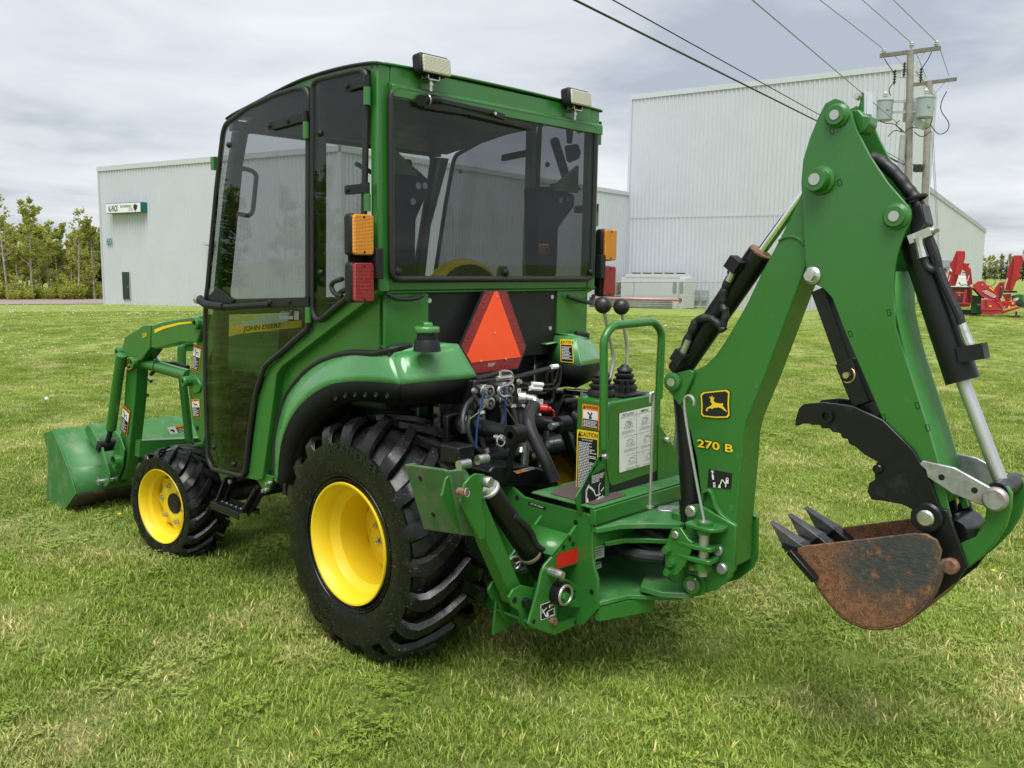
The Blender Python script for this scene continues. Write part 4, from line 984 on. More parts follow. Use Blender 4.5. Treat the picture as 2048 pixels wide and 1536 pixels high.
mb = MB(); mb.cyl(sp(925, 1200, .1), sp(925, 1260, .1), .03, n=8); mb.build('jack_stand', DARKG, b1)
mb = MB(); mb.torus(sp(910, 995, -.0), fwd, .03, .008, 12, 5); mb.build('lift_ring', STEEL, b1)
bits(b2, (('chute_rim', SREDP, ((1860, 385), (1890, 420), (1885, 500), (1840, 660), (1828, 650), (1870, 495), (1873, 425), (1852, 396)), -.30, .02),
  ('chute_sticker', WHITE, ((1600, 900), (1645, 740), (1660, 745), (1615, 910)), -.02, .02), ('arc_rib', SRED, ((1420, 1060), (1480, 1090), (1545, 1150), (1590, 1215), (1575, 1225), (1530, 1165), (1470, 1105), (1415, 1075)), -.52, .03),
  ('yellow_sticker', YELP, ((1365, 885), (1385, 880), (1445, 930), (1440, 945)), -.42, .02), ('slot', DARKG, ((1310, 1070), (1335, 1070), (1328, 1220), (1305, 1220)), -.51, .02), ('bottom_flange', SRED, ((1240, 1215), (1560, 1215), (1590, 1232), (1250, 1235)), -.53, .04), ('housing_edge', SRED, ((1285, 890), (1300, 880), (1400, 940), (1560, 1170), (1545, 1175), (1395, 960)), -.43, .03), ('top_beam', DARKG, ((1570, 930), (1800, 935), (1800, 965), (1570, 965)), -.05, .2)))
for q in ((1270, 840), (1275, 940), (1605, 1180), (1555, 870)): mb = MB(); p = sp(*q, -.44); mb.cyl(p, p-fwd*.03, .025, n=8); mb.build('bolt', STEEL, b2)
mb = MB(); mb.cyl(sp(1785, 1250, 0), sp(1785, 1335, 0), .03, n=8); mb.build('jack_stand', DARKG, b2)
mb = MB(); mb.tube(smooth_path([sp(u, v, -.1) for u, v in ((1790, 775), (1850, 740), (1905, 715), (1960, 720))], 4), .016, 6); mb.build('hose', DARKG, b2)
gp = thing('green_implement', 'dark green upright plate between the two red snow blowers', 'implement', gl(1955))
slab(gp, 'plate', DKG, ((1090, 1130), (1110, 1000), (1250, 1020), (1260, 1290), (1080, 1280)), .05, .2); slab(gp, 'top_rail', DARKG, ((1100, 900), (1130, 890), (1300, 1020), (1290, 1060), (1230, 1040)), -.1, .2)
d = Decal([sp(u, v, .02) for u, v in ((1185, 1125), (1245, 1125), (1245, 1165), (1185, 1165))], .01); d.text('HL', .5, .5, d.h*.7, WHITE); d.build('decal', gp)
gm = thing('green_mower', 'green and black mowing machine cut off by the right edge of the photo', 'mower', gl(2040))
slab(gm, 'hood', GREEN, ((1710, 1010), (1850, 980), (1905, 1000), (1905, 1180), (1800, 1170), (1720, 1080)), .2, .5); slab(gm, 'deck', DKG, ((1860, 1100), (1960, 1100), (1960, 1200), (1840, 1190)), -.1, .3)
mb = MB(); mb.cyl(sp(1835, 1110, -.2), sp(1835, 1110, .1), .09, n=14); mb.build('wheel', DARKG, gm); slab(gm, 'decal', WHITE, ((1730, 1060), (1820, 1040), (1815, 1085), (1740, 1095)), .1, .1); slab(gm, 'base', DARKG, ((1750, 1320), (1840, 1310), (1850, 1350), (1745, 1350)), -.3, .4)
# parked truck behind
tk = thing('pickup_truck', 'white pickup truck half hidden behind the backhoe cylinder and snow blower', 'truck', V((gl(1890).x, gl(1890).y, 0))+fwd*3)
def sp3(u, v, d_): return dist_pt(*B5(u, v), DB+d_)
def slab3(name, mat, pts, d0, th):
    mb = MB(); mb.prism([sp3(u, v, d0) for u, v in pts], fwd*th); return mb.build(name, mat, tk, bevel=.02)
slab3('cab', WHITE, ((640, 590), (770, 590), (790, 700), (1080, 720), (1090, 880), (600, 880), (620, 700)), 3.2, 1.6); slab3('roof_cap', GREYB, ((600, 470), (650, 455), (790, 455), (770, 580), (610, 590)), 3.0, 1.6); slab3('window', DARKG, ((640, 600), (710, 600), (690, 690), (650, 690)), 3.1, .1)
# ================================================================ TRACTOR
TR = thing('compact_tractor', 'green compact tractor with yellow wheels and smoked-glass cab', 'tractor', (0, .8, 0))
def wheel(c, n, R, hw, rr_, nl, lugw, sweep, name, rim_prof, disc_h, disc_r, nbolt, bolt_r, hub_r, label, hubp=.045):
    c, n = V(c), V(n).normalized(); f = V((0, 0, 1)).cross(n); f = f if f.y > 0 else -f; Z = V((0, 0, 1))
    W = thing(name, None, None, c); W.parent = TR; W.location = c-WORLD[TR.name]; W['label'] = label
    E = lambda a: f*math.cos(a)+Z*math.sin(a)
    cr = R-.042*R/.5
    prof = [(rr_*.94, hw*.80), (rr_*1.0, hw*.93), (rr_+(cr-rr_)*.22, hw*1.05), (rr_+(cr-rr_)*.5, hw*1.10), (rr_+(cr-rr_)*.78, hw*1.07), (cr-.05*R/.5, hw*.99), (cr-.026*R/.5, hw*.84), (cr-.006*R/.5, hw*.45), (cr+.002, 0)]
    prof = prof+[(r, -h) for r, h in prof[:-1]][::-1]
    N = 96; vs, fs = [], []; m = len(prof)
    for k in range(N):
        e_ = E(2*math.pi*k/N)
        for r, h in prof:
            # flattened contact patch
            q = c+e_*r+n*h; q.z = max(q.z, .030); vs.append(q)
    for k in range(N):
        l = (k+1) % N
        for i in range(m): j = (i+1) % m; fs.append((k*m+i, k*m+j, l*m+j, l*m+i))
    mb = MB(); mb.add(vs, fs)
    secs = [(1.085, .70, .77), (1.06, .81, .87), (1.0, .885, .928), (.88, .935, .970), (.6, .965, .994), (.3, .975, 1.006), (.0, .98, 1.010), (-.07, .98, 1.008)]
    rng = random.Random(3)
    for sd_ in (1, -1):
        for k in range(nl):
            a0 = 2*math.pi*(k+(.5 if sd_ < 0 else 0))/nl; vs, fs = [], []
            for i, (h, rb, rt_) in enumerate(secs):
                t = (1.085-h)/1.155; ph = a0-sweep*(t**1.25); w0 = lugw*(1.25-.35*t)/R; w1 = w0*.70
                hh = h*hw*sd_
                for w_, r_ in ((-w0/2, rb*.985*R), (w0/2, rb*.985*R), (w1/2, rt_*R), (-w1/2, rt_*R)):
                    q = c+E(ph+w_)*r_+n*hh; q.z = max(q.z, .026); vs.append(q)
            for i in range(len(secs)-1):
                for j in range(4): l = (j+1) % 4; fs.append((i*4+j, i*4+l, i*4+4+l, i*4+4+j))
            e_ = (len(secs)-1)*4; fs += [(3, 2, 1, 0), (e_, e_+1, e_+2, e_+3)]
            mb.add(vs, fs)
    ty = mb.build('tyre', TYRE, W, ang=38)
    # bead rings on the sidewall
    mb = MB()
    for k_, h_ in ((.10, 1.01), (.16, 1.04)):
        mb.tube([c+E(2*math.pi*i/64)*(rr_+(cr-rr_)*k_)+n*hw*h_ for i in range(64)], .0035, 6, closed=True)
    mb.build('bead_ring', TYRE, ty)
    mb = MB(); mb.lathe(rim_prof, c, n, 72); mb.mat(0); rim = mb.build('rim', YEL, W, ang=24)
    # wheel disc with a wavy outer edge
    mb = MB(); pts = [c+E(2*math.pi*i/96)*(disc_r+(.010 if nbolt > 6 else .012)*math.cos(8*2*math.pi*i/96))+n*disc_h for i in range(96)]
    mb.prism(pts, n*.012); mb.lathe([(disc_r*.86, .012), (disc_r*.72, .028), (disc_r*.5, .030), (disc_r*.35, .02), (.0, .02)], c+n*disc_h, n, 48); mb.build('wheel_disc', YEL, W, ang=40)
    mb = MB(); mb.cyl(c+n*(disc_h+.01), c+n*(disc_h+.03), hub_r, n=32); mb.cyl(c+n*(disc_h+.03), c+n*(disc_h+.034), hub_r*.84, n=32); mb.build('hub_cap', BLK, W, bevel=.004)
    for i in range(nbolt):
        a = 2*math.pi*(i+.2)/nbolt; q = c+E(a)*bolt_r+n*(disc_h+.022); mb = MB(); mb.disc(q, n, .017, .005, 14); mb.hexnut(q+n*.005, n, .0125, .016); mb.cyl(q+n*.02, q+n*.030, .006, n=8); mb.build('lug_nut', STEEL, W)
    return W, E
RC = .575
LETR = M('relief_tone_lettering', (.022, .022, .023), .3)  # paler than the tyre: light on moulded letters put into the colour
rp = [(.236, -.15), (.236, -.10), (.222, -.06), (.220, .02), (.224, .075), (.232, .088), (.244, .094), (.247, .11), (.246, .155), (.252, .174), (.258, .182), (.2655, .186), (.270, .192), (.268, .199), (.260, .198), (.254, .190), (.240, .165), (.236, .125), (.220, .106), (.204, .094), (.200, .03), (.198, -.06), (.215, -.10), (.228, -.15)]
for s, lb in ((-1, 'yellow-rimmed left rear wheel with chunky bar tread'), (1, 'right rear wheel half hidden behind the hitch')):
    wl_, E_ = wheel((s*RC, 0, .4997), (s, 0, 0), .490, .188, .242, 20, .066, .30, 'rear_wheel', [(r*.917, h) for r, h in rp], -.050, .186, 8, .088, .058, lb)
    if s < 0:
        # flat lettering on the left sidewall; paler tone stands in for relief shading
        for word, a0, rad in (('MARATHONER', math.radians(97), .385), ('CAMSO', math.radians(-62), .385)):
            mb = MB(); c = V((-RC, 0, .4997))
            for i, chh in enumerate(word):
                vs, fs = text_mesh(chh); a = a0+(i-(len(word)-1)/2)*.095
                # seen from the left (-X) forward is to the left: the angle grows rearwards over the top
                er = E_(a); et = V((0, -math.sin(a), math.cos(a)))
                mb.add([c+er*(rad+p.y*.036)+et*(p.x*.036)+V((-.2095, 0, 0)) for p in vs], fs)
            mb.build('sidewall_lettering', LETR, wl_, ang=0)
st = .15
fp = [(.18, -.10), (.165, -.04), (.165, .04), (.172, .062), (.183, .070), (.187, .095), (.195, .108), (.1995, .112), (.202, .118), (.199, .123), (.193, .120), (.181, .100), (.177, .078), (.162, .066), (.158, .03), (.158, -.04), (.172, -.10)]
for s, lb in ((-1, 'yellow-rimmed left front wheel with six lug nuts'), (1, 'right front wheel hidden behind the loader')):
    n = V((s*math.cos(st), s*math.sin(st), 0)) if s > 0 else V((-math.cos(st), -math.sin(st), 0))
    oc = V((s*.745, 1.70, .303)); c = oc-n*.118
    wheel(c, n, .307, .116, .196, 17, .048, .36, 'front_wheel', fp, .012, .148, 6, .098, .055, lb)
# ---------------------------------------------------------------- cab shell
SX, YR = .665, -.075
sidep = lambda c, pts, x=-SX: poly(c, 'x', x, pts)
door_out = sidep(PX, [(458, 249), (505, 215), (558, 191), (600, 178), (617, 178), (623, 192), (622, 420), (622, 603), (624, 655), (535, 732), (516, 789), (503, 875), (495, 946), (489, 951), (430, 937), (421, 915), (418, 820), (416, 732), (417, 603), (421, 572), (438.7, 379), (452, 266)])
win_out = sidep(PX, [(632, 172), (640, 161), (728, 141), (738, 147), (740, 165), (734, 430), (729, 560), (697, 598), (646, 640), (636, 637), (631, 620)])
roof_line = sidep(PX, [(757, 124), (735, 125), (681, 134.5), (611, 155.5), (558, 180), (505, 208), (470, 226), (455, 236)])
roof_line = resample(smooth_path(roof_line, 4), 22)
tri = lambda p: V((p.x, p.y, p.z))
cab = TR
# roof skin: crowned sheet from side to side with a down-turned edge
rows = []
for i in range(17):
    k = -1+2*i/16; rows.append([V((k*SX, p.y, p.z+.012*(1-k*k))) for p in roof_line])
mb = MB(); mb.sheet(rows); rf = mb.build('roof', GREEN, TR, solid=.008)
for s in (-1, 1):
    mb = MB(); mb.tube([V((s*(SX+.006), p.y, p.z-.004)) for p in roof_line], .006, 6); mb.build('gutter_gasket', RUB, rf)
mb = MB(); mb.sheet([[V((k*(SX-.03), p.y, p.z-.05)) for p in roof_line[1:-1]] for k in (-1, 0, 1)]); mb.build('headliner', BLK, rf, solid=.01)
def lerp_line(line, y):
    for a, b in zip(line, line[1:]):
        if (a.y-y)*(b.y-y) <= 0: return a.z+(b.z-a.z)*(y-a.y)/((b.y-a.y) or 1)
    return line[-1].z
# side frames
GLASSO = .012
for s in (-1, 1):
    mr = (lambda pts: pts) if s < 0 else mir
    out = V((s, 0, 0))
    # roof rail between the roof edge and the seal tops
    low = [p for p in door_out[:5]]; 
    rail_low = sidep(PX, [(741, 143), (728, 139), (640, 159), (628, 168), (621, 180), (614, 174), (600, 174), (558, 187), (505, 211), (458, 245)])
    rail = [p for p in roof_line]+rail_low[::-1]
    mb = MB(); mb.prism(mr(rail), out*-.03); mb.build('roof_rail', GREEN, TR, bevel=.004)
    # rear corner post (box section)
    z0, z1 = at(755, 584, 'y', YR).z, roof_line[0].z-.002
    yb = at(741, 350, 'x', -SX).y
    mb = MB(); mb.bb(s*SX, s*(SX-.062), YR, yb, z0, z1); mb.build('corner_post', GREEN, TR, bevel=.006)
    # B post and A post
    bp_ = sidep(PX, [(621, 176), (634, 166), (634, 640), (624, 648)]); mb = MB(); mb.prism([p+V((-s*0, 0, 0)) for p in mr([q+V((.012, 0, 0)) for q in bp_])], out*-.035); mb.build('door_post', GREEN, TR, bevel=.004)
    ap = sidep(PX, [(455, 262), (470, 262), (441, 430), (433, 575), (431, 732), (434, 820), (437, 905), (421, 905), (418, 820), (416, 732), (418, 590), (438, 385)]); mb = MB(); mb.prism(mr([q+V((.02, 0, 0)) for q in ap]), out*-.05); mb.build('front_pillar', GREEN, TR, bevel=.004)
    # lower proud frame along the door, and the recessed wall behind it
    fr_ = sidep(A3, [(870, 262), (900, 290), (1060, 165), (1250, 30), (1320, 60), (1000, 320), (640, 600), (605, 655), (572, 900), (520, 1240), (500, 1385), (470, 1400), (130, 1300), (150, 1320), (375, 1378), (415, 1340), (445, 1090), (480, 800), (545, 610), (858, 345)])
    fr_ = sidep(A3, [(870, 262), (900, 292), (1062, 168), (1250, 30), (1330, 75), (1000, 325), (640, 603), (605, 655), (572, 900), (525, 1240), (505, 1390), (470, 1400), (380, 1380), (412, 1345), (442, 1090), (478, 800), (545, 610), (855, 350)])
    mb = MB(); mb.prism(mr(fr_), out*-.045); mb.build('door_frame', GREEN, TR, bevel=.003)
    wall_ = sidep(A3, [(1320, 70), (1320, 500), (1290, 515), (1150, 505), (1000, 535), (860, 605), (740, 725), (665, 850), (612, 1080), (600, 1380), (510, 1370), (545, 1240), (590, 900), (620, 655), (660, 600)], -SX+.04)
    mb = MB(); mb.prism(mr(wall_), out*-.02); mb.build('side_panel', GREEN, TR, bevel=.003)
    # sill under the door
    sl = sidep(C2, [(150, 560), (240, 620), (440, 680), (830, 790), (960, 960), (1000, 960), (1070, 760), (1070, 700), (820, 640), (700, 700)]); mb = MB(); mb.prism(mr([q+V((.015, 0, 0)) for q in sidep(C2, [(700, 705), (800, 690), (960, 690), (1080, 720), (1060, 830), (1000, 960), (945, 960), (835, 795)])]), out*-.012); sb = mb.build('step_bracket', GREEN, TR, bevel=.002)
    for q in ((1025, 828), (965, 935)):
        p = sidep(C2, [q])[0]; p.x = s*(SX-.02)*1. if s > 0 else p.x+.015; mb = MB(); mb.cyl(p, p+out*.02, .010, n=6); mb.cyl(p, p+out*.006, .013, n=14); mb.build('bolt', STEEL, sb)
    lobe = sidep(C2, [(110, 300), (180, 560), (200, 680), (240, 780), (290, 840), (340, 845), (380, 800), (395, 750), (340, 640), (240, 610), (180, 540), (150, 300)]); mb = MB(); mb.prism(mr([q+V((.03, 0, 0)) for q in lobe]), out*-.012); mb.build('sill_plate', GREEN, TR)
    # door: smoked pane, rubber seal, hinges, handle, studs
    def studded(name, outline, studs, seal_r):
        W = thing(name, None, None, sum(outline, V((0, 0, 0)))/len(outline)); W.parent = TR; c = WORLD[W.name]
        if s > 0: c = V((-c.x, c.y, c.z)); WORLD[W.name] = c
        W.location = c-WORLD[TR.name]
        g = rnd(mr(outline), .03, 4); mb = MB(); mb.prism([p+out*GLASSO for p in g], out*.006); mb.build('pane', TINT, W, ang=0)
        mb = MB(); mb.tube([p+out*(GLASSO+.002) for p in g], seal_r, 8, closed=True); mb.build('seal', RUB, W, ang=60)
        for q in studs:
            p = sidep(PX, [q])[0]; p = mr([p])[0]+out*(GLASSO+.006); mb = MB(); mb.lathe([(.0135, 0), (.0135, .004), (.010, .010), (.004, .013), (0, .0135)], p, out, 16); mb.build('stud', BLK, W)
        return W
    dw = studded('side_door', door_out, [A1(187, 600), A3(192, 1163), A3(330, 1283)], .0125)
    qw = studded('quarter_window', win_out, [A1(706, 535), A1(710, 1325)], .0125)
    def hinge(W, q0, q1, h, bolts, barrel):
        a, b = sidep(PX, [q0, q1]); a, b = mr([a, b]); a, b = a+out*.024, b+out*.024; mb = MB()
        mb.prism(rnd([a+V((0, 0, h)), b+V((0, 0, h)), b-V((0, 0, h)), a-V((0, 0, h))], .012, 3), out*.009); hg = mb.build('hinge', BLK, W, bevel=.002)
        for t in bolts:
            p = a.lerp(b, t)+out*.009; mb = MB(); mb.lathe([(.011, 0), (.010, .005), (.004, .008), (0, .008)], p, out, 14); mb.build('bolt', BLK, hg)
        mb = MB(); mb.cyl(b+V((0, 0, h*1.15))+out*.006, b-V((0, 0, h*1.15))+out*.006, .012, n=12); mb.build('knuckle', BLKG, hg)
        if barrel:
            mb = MB(); q = b+V((0, 0, -h*1.2))+out*.004; mb.cyl(q, q-V((0, 0, .065)), .0135, n=12); mb.build('hinge_pin', GREEN, hg)
    hinge(dw, A1(425, 497), A1(637, 440), .018, (.05, .55), True)
    hinge(dw, A3(598, 155), A3(865, 150), .0185, (.04, .55), True)
    hinge(qw, A1(860, 275), A1(985, 240), .018, (.15,), True)
    hinge(qw, A1(860, 858), A1(985, 845), .018, (.15,), True)
    # pull handle: bar with a knuckle at the front edge
    hp = [A3(125, 135), A3(180, 170), A3(300, 185), A3(420, 180), A3(600, 170)]
    pth = mr([p+V((-.045 if i < 4 else -.03, 0, 0)) for i, p in enumerate(sidep(PX, hp))])
    mb = MB(); mb.tube(smooth_path(pth, 5), [.014]*21, 10); hd = mb.build('handle', BLK, dw)
    mb = MB(); mb.tube(smooth_path(pth[:3], 4), .019, 10); mb.build('grip', BLK, hd)
    mb = MB(); p = pth[0]; mb.cyl(p-V((0, .012, 0)), p+V((0, .02, 0)), .022, n=14); mb.build('lock_cylinder', STEEL, hd)
    latch = mr(sidep(A3, [(165, 115), (215, 60), (240, 65), (330, 140), (330, 160), (165, 160)])); mb = MB(); mb.prism([p+out*.016 for p in latch], out*.012); mb.build('latch_plate', BLK, hd)
    if s < 0:
        q = [p for p in sidep(A3, [(626, 205), (765, 215), (762, 278), (628, 275)], -SX-GLASSO-.0065)]
        d = Decal(q, .001); GP = M('glass_etch', (.16, .17, .17), .6); d.rect(.76, .05, 1, 1, GP); d.rect(0, .62, .72, .95, GP); d.text('Tektite', .36, .28, d.h*.55, GP, -1.0); d.build('maker_mark', dw)
    else: d = None
# the right door stands slightly ajar: turned about its rear hinge post
    if s > 0:
        pv = V((SX, max(p.y for p in win_out)-.0, WORLD[dw.name].z)); pv.y = min(p.y for p in door_out); R_ = Matrix.Rotation(math.radians(-5.5), 3, 'Z')
        dw.location = pv+R_ @ (WORLD[dw.name]-pv)-WORLD[TR.name]; dw.rotation_euler = (0, 0, math.radians(-5.5))
# step under the door
STEPM = BLKG
stp = thing('step', None, None, at(470, 1010, 'x', -.72)); stp.parent = TR; stp.location = WORLD[stp.name]-WORLD[TR.name]
SXS = -.70
tr_ = [at(*C2(170, 1135), 'x', SXS-.02), at(*C2(600, 1310), 'x', SXS-.02)]
ty0, ty1, tzs = tr_[1].y, tr_[0].y, (tr_[0].z+tr_[1].z)/2+.01
mb = MB(); mb.bb(SXS-.02, SXS+.085, ty0, ty1, tzs-.006, tzs); mb.bb(SXS-.024, SXS-.018, ty0, ty1, tzs-.034, tzs+.004); mb.bb(SXS+.083, SXS+.089, ty0, ty1, tzs-.03, tzs+.001); tt = mb.build('tread', STEPM, stp, bevel=.002)
for k in range(6):
    y = ty0+(ty1-ty0)*(k+.5)/6; mb = MB(); mb.lathe([(.016, 0), (.012, .006), (.008, .006), (.008, .001)], (SXS+.03, y, tzs), (0, 0, 1), 12); mb.build('grip_dimple', STEPM, tt)
for y, up in ((ty1-.01, at(*C2(470, 740), 'x', -.64)), (ty0+.02, at(*C2(930, 900), 'x', -.64))):
    b_ = V((SXS+.03, y, tzs-.01)); mb = MB(); mb.bar(b_, up, .012, .07, up=(1, 0, 0)); mb.bar(b_+V((0, 0, 0)), up, .05, .008, up=(1, 0, 0)); mb.build('hanger', STEPM, stp)
mb = MB(); mb.bar(at(*C2(430, 990), 'x', -.5), at(*C2(1190, 830), 'x', -.5), .02, .035); mb.build('cross_tube', STEPM, stp)
mb = MB(); p = at(*C2(480, 788), 'x', -.66); mb.cyl(p, p+V((-.012, 0, 0)), .011, n=12); mb.build('bolt', STEEL, stp)
# ---------------------------------------------------------------- rear frame and window
yp = lambda c, pts, y=YR: poly(c, 'y', y, pts)
ztl = roof_line[0].z
zt_, zb_ = .0, .0
ZB = at(755, 582, 'y', YR).z; ZT = ztl
mb = MB(); z_hi, z_lo = ZT, ZT-.085
mb.bb(-SX+.062, SX-.062, YR-.002, YR+.05, z_hi-.10, z_hi); mb.build('rear_header', GREEN, TR, bevel=.006)
mb = MB(); mb.prism([V((-SX+.05, YR-.002, ZT-.062)), V((-SX+.05, YR-.03, ZT-.075)), V((-SX+.05, YR-.03, ZT-.118)), V((-SX+.05, YR-.002, ZT-.118))], (2*SX-.06, 0, 0)); mb.build('drip_lip', GREEN, TR, bevel=.003)
mb = MB(); mb.bb(-SX+.062, SX-.062, YR+.001, YR+.045, ZB, ZB+.05); mb.bb(-SX+.002, SX-.002, YR+.006, YR+.05, ZB-.012, ZB-.0005); mb.build('rear_sill', GREEN, TR, bevel=.005)
# inner braces: gusset plates in the upper corners
for s in (-1, 1):
    mb = MB(); x = s*(SX-.075); mb.prism([V((x, YR+.06, ZT-.26)), V((x-s*.17, YR+.06, ZT-.37)), V((x-s*.17, YR+.06, ZT-.39)), V((x, YR+.06, ZT-.39))], (0, .02, 0)); mb.build('corner_gusset', GREEN, TR)
rw = thing('rear_window', None, None, (0, YR, (ZB+ZT)/2)); rw.parent = TR; rw.location = WORLD[rw.name]-WORLD[TR.name]
wx, wz0, wz1 = SX-.05, ZB+.045, ZT-.085
wq = rnd([V((-wx, YR-.014, wz1)), V((wx, YR-.014, wz1)), V((wx, YR-.014, wz0)), V((-wx, YR-.014, wz0))], .045, 5)
mb = MB(); mb.prism(wq, (0, -.006, 0)); mb.build('pane', TINT, rw, ang=0)
mb = MB(); mb.tube([p+V((0, -.003, 0)) for p in wq], .0135, 8, closed=True); mb.build('seal', RUB, rw, ang=60)
for c_, q in ((A2, (155, 1318)), (A2, (770, 1322)), (A2, (1253, 1322))):
    p = at(*A2(*q), 'y', YR-.02); mb = MB(); mb.lathe([(.016, 0), (.016, .005), (.012, .013), (.004, .017), (0, .017)], p, (0, -1, 0), 16); mb.build('stud', BLK, rw)
p = at(*A2(757, 1345), 'y', YR+.02); mb = MB(); mb.prism([p+V((x, 0, z)) for x, z in ((-.035, -.03), (.035, -.03), (.035, .02), (.022, .045), (-.022, .045), (-.035, .02))], (0, .006, 0)); mb.build('latch_tab', GREEN, rw)
# wiper
wy = YR-.035
wi = thing('wiper', None, None, at(*A2(300, 340), 'y', wy)); wi.parent = TR; wi.location = WORLD[wi.name]-WORLD[TR.name]
P = lambda u, v, y=wy: at(*A2(u, v), 'y', y)
mb = MB(); mb.cyl(P(290, 343, YR-.02), P(290, 343, YR-.05), .022, n=14); mb.tube([P(285, 345), P(365, 335), P(400, 345)], [.014, .017, .014], 10); mb.build('pivot', BLKG, wi)
mb = MB(); mb.torus(P(327, 340), (1, 0, .2), .019, .004, 16, 6); mb.build('nut', STEEL, wi)
mb = MB(); mb.bar(P(395, 345), P(700, 412), .012, .018); mb.bar(P(690, 412), P(760, 440), .016, .024); mb.build('arm', BLKG, wi, bevel=.002)
mb = MB(); mb.bar(P(480, 400), P(915, 502), .010, .016); mb.bar(P(560, 425), P(860, 495), .02, .008); mb.bar(P(300, 372), P(520, 408), .012, .022); mb.build('blade', BLK, wi, bevel=.002)
mb = MB(); p = P(710, 418, wy-.012); mb.cyl(p, p+V((0, -.006, 0)), .007, n=12); mb.build('rivet', STEEL, wi)
# work lamps on the roof edge
for s, lb in ((-1, 'left roof work lamp'), (1, 'right roof work lamp')):
    c = V((s*.435, YR-.058, 2.362))
    L = thing('work_lamp', None, None, c); L.parent = TR; L.location = c-WORLD[TR.name]
    R_ = Matrix.Rotation(math.radians(-6), 3, 'X')
    mb = MB(); mb.box(c+V((0, .02, 0)), (.150, .055, .076), R_); mb.build('housing', BLK, L, bevel=.012)
    mb = MB(); mb.box(c+V((0, -.0145, -.003)), (.140, .012, .066), R_); mb.build('lens', CLEARL, L, bevel=.006)
    mb = MB(); mb.bb(c.x-.03, c.x+.03, c.y-.0, c.y+.05, c.z-.056, c.z-.052); mb.bb(c.x-.03, c.x-.026, c.y+.0, c.y+.04, c.z-.056, c.z-.03); mb.bb(c.x+.026, c.x+.03, c.y, c.y+.04, c.z-.056, c.z-.03); mb.cyl(c+V((0, .02, -.095)), c+V((0, .02, -.05)), .006, n=8); mb.hexnut(c+V((0, .02, -.075)), (0, 0, 1), .011, .01); mb.build('bracket', STEEL, L)
    mb = MB(); mb.cyl(c+V((-.035, .02, -.042)), c+V((.035, .02, -.042)), .007, n=8); mb.cyl(c+V((0, .02, -.052)), c+V((0, .02, -.034)), .012, n=8); mb.build('pivot_bolt', BLK, L)
# tail and turn lamps
for s in (-1, 1):
    for nm, zc_, hh, mt in (('turn_lamp', 1.7081, .150, AMBER), ('tail_lamp', 1.5313, .146, REDL)):
        c = V((s*.750, -.085, zc_)); L = thing(nm, None, None, c); L.parent = TR; L.location = c-WORLD[TR.name]
        L['label'] = ('amber turn lamp ' if nm == 'turn_lamp' else 'red tail lamp ')+('beside the left door window' if s < 0 else 'at the right rear corner of the cab')
        mb = MB(); mb.bb(c.x-.049, c.x+.049, c.y, c.y+.050, zc_-hh/2-.003, zc_+hh/2+.003); mb.build('housing', BLK, L, bevel=.014)
        mb = MB(); mb.prism(rnd([c+V((x*.046, -.001, z*hh/2)) for x, z in ((-1, -1), (1, -1), (1, 1), (-1, 1))], .014, 4), (0, -.016, 0)); ln = mb.build('lens', mt, L, bevel=.005)
        for z in (-1, 1):
            mb = MB(); q = c+V((0, -.0165, z*hh*.43)); mb.cyl(q, q+V((0, -.002, 0)), .0045, n=10); mb.build('screw', BLKG, ln)
    mb = MB(); mb.bb(s*.662, s*.775, -.082+.045, -.082+.052, 1.50, 1.76); mb.bb(s*.665, s*.70, -.11, -.02, 1.545, 1.66); mb.build('lamp_bracket', BLK, TR, bevel=.008)
    # lamp cable loops
    if s < 0: pth = [at(*q, 'x', -.68) for q in (A1(810, 1360), A1(765, 1375), A1(748, 1400), A1(765, 1440), A1(810, 1460))]
    else: pth = [V((.66, -.07, 1.46)), V((.60, -.1, 1.43)), V((.52, -.1, 1.44)), V((.45, -.08, 1.46))]
    mb = MB(); mb.tube(smooth_path(pth, 5), .010, 8); mb.build('cable', RUB, TR)
pth = [at(*A2(*q), 'y', YR-.01) for q in ((90, 1440), (140, 1468), (200, 1475), (260, 1470), (300, 1452))]; mb = MB(); mb.tube(smooth_path(pth, 5), .009, 8); mb.build('cable', RUB, TR)
# ---------------------------------------------------------------- rear wall: green sides, black panel, SMV sign
ZW = at(752, 703, 'x', -.625).z
for s in (-1, 1):
    mb = MB(); mb.bb(s*.40, s*(SX-.042), YR+.012, YR+.03, ZW, ZB-.013); mb.build('rear_panel_side', GREEN, TR, bevel=.003)
    mb = MB(); mb.tube([V((s*.40, YR+.0, ZW)), V((s*.62, YR+.0, ZW-.005))], .012, 8); mb.build('seal', RUB, TR)
mb = MB(); mb.bb(-.40, .40, YR+.022, YR+.036, 1.19, ZB-.013); bpn = mb.build('rear_panel', BLK, TR, bevel=.002)
for c_, q in ((A5, (298, 158)), (A5, (1240, 130)), (A5, (1225, 370))):
    p = at(*A5(*q), 'y', YR+.022); mb = MB(); mb.cyl(p, p+V((0, -.006, 0)), .010, n=12); mb.build('screw', STEEL, bpn)
mb = MB(); mb.bb(-.33, .33, YR+.06, YR+.10, .75, 1.21); mb.build('transmission_cover', BLKG, TR)
sy = YR-.018
smv = thing('slow_vehicle_sign', None, None, at(985, 660, 'y', sy)); smv.parent = TR; smv.location = WORLD[smv.name]-WORLD[TR.name]; smv['label'] = 'orange triangle with dark red border'
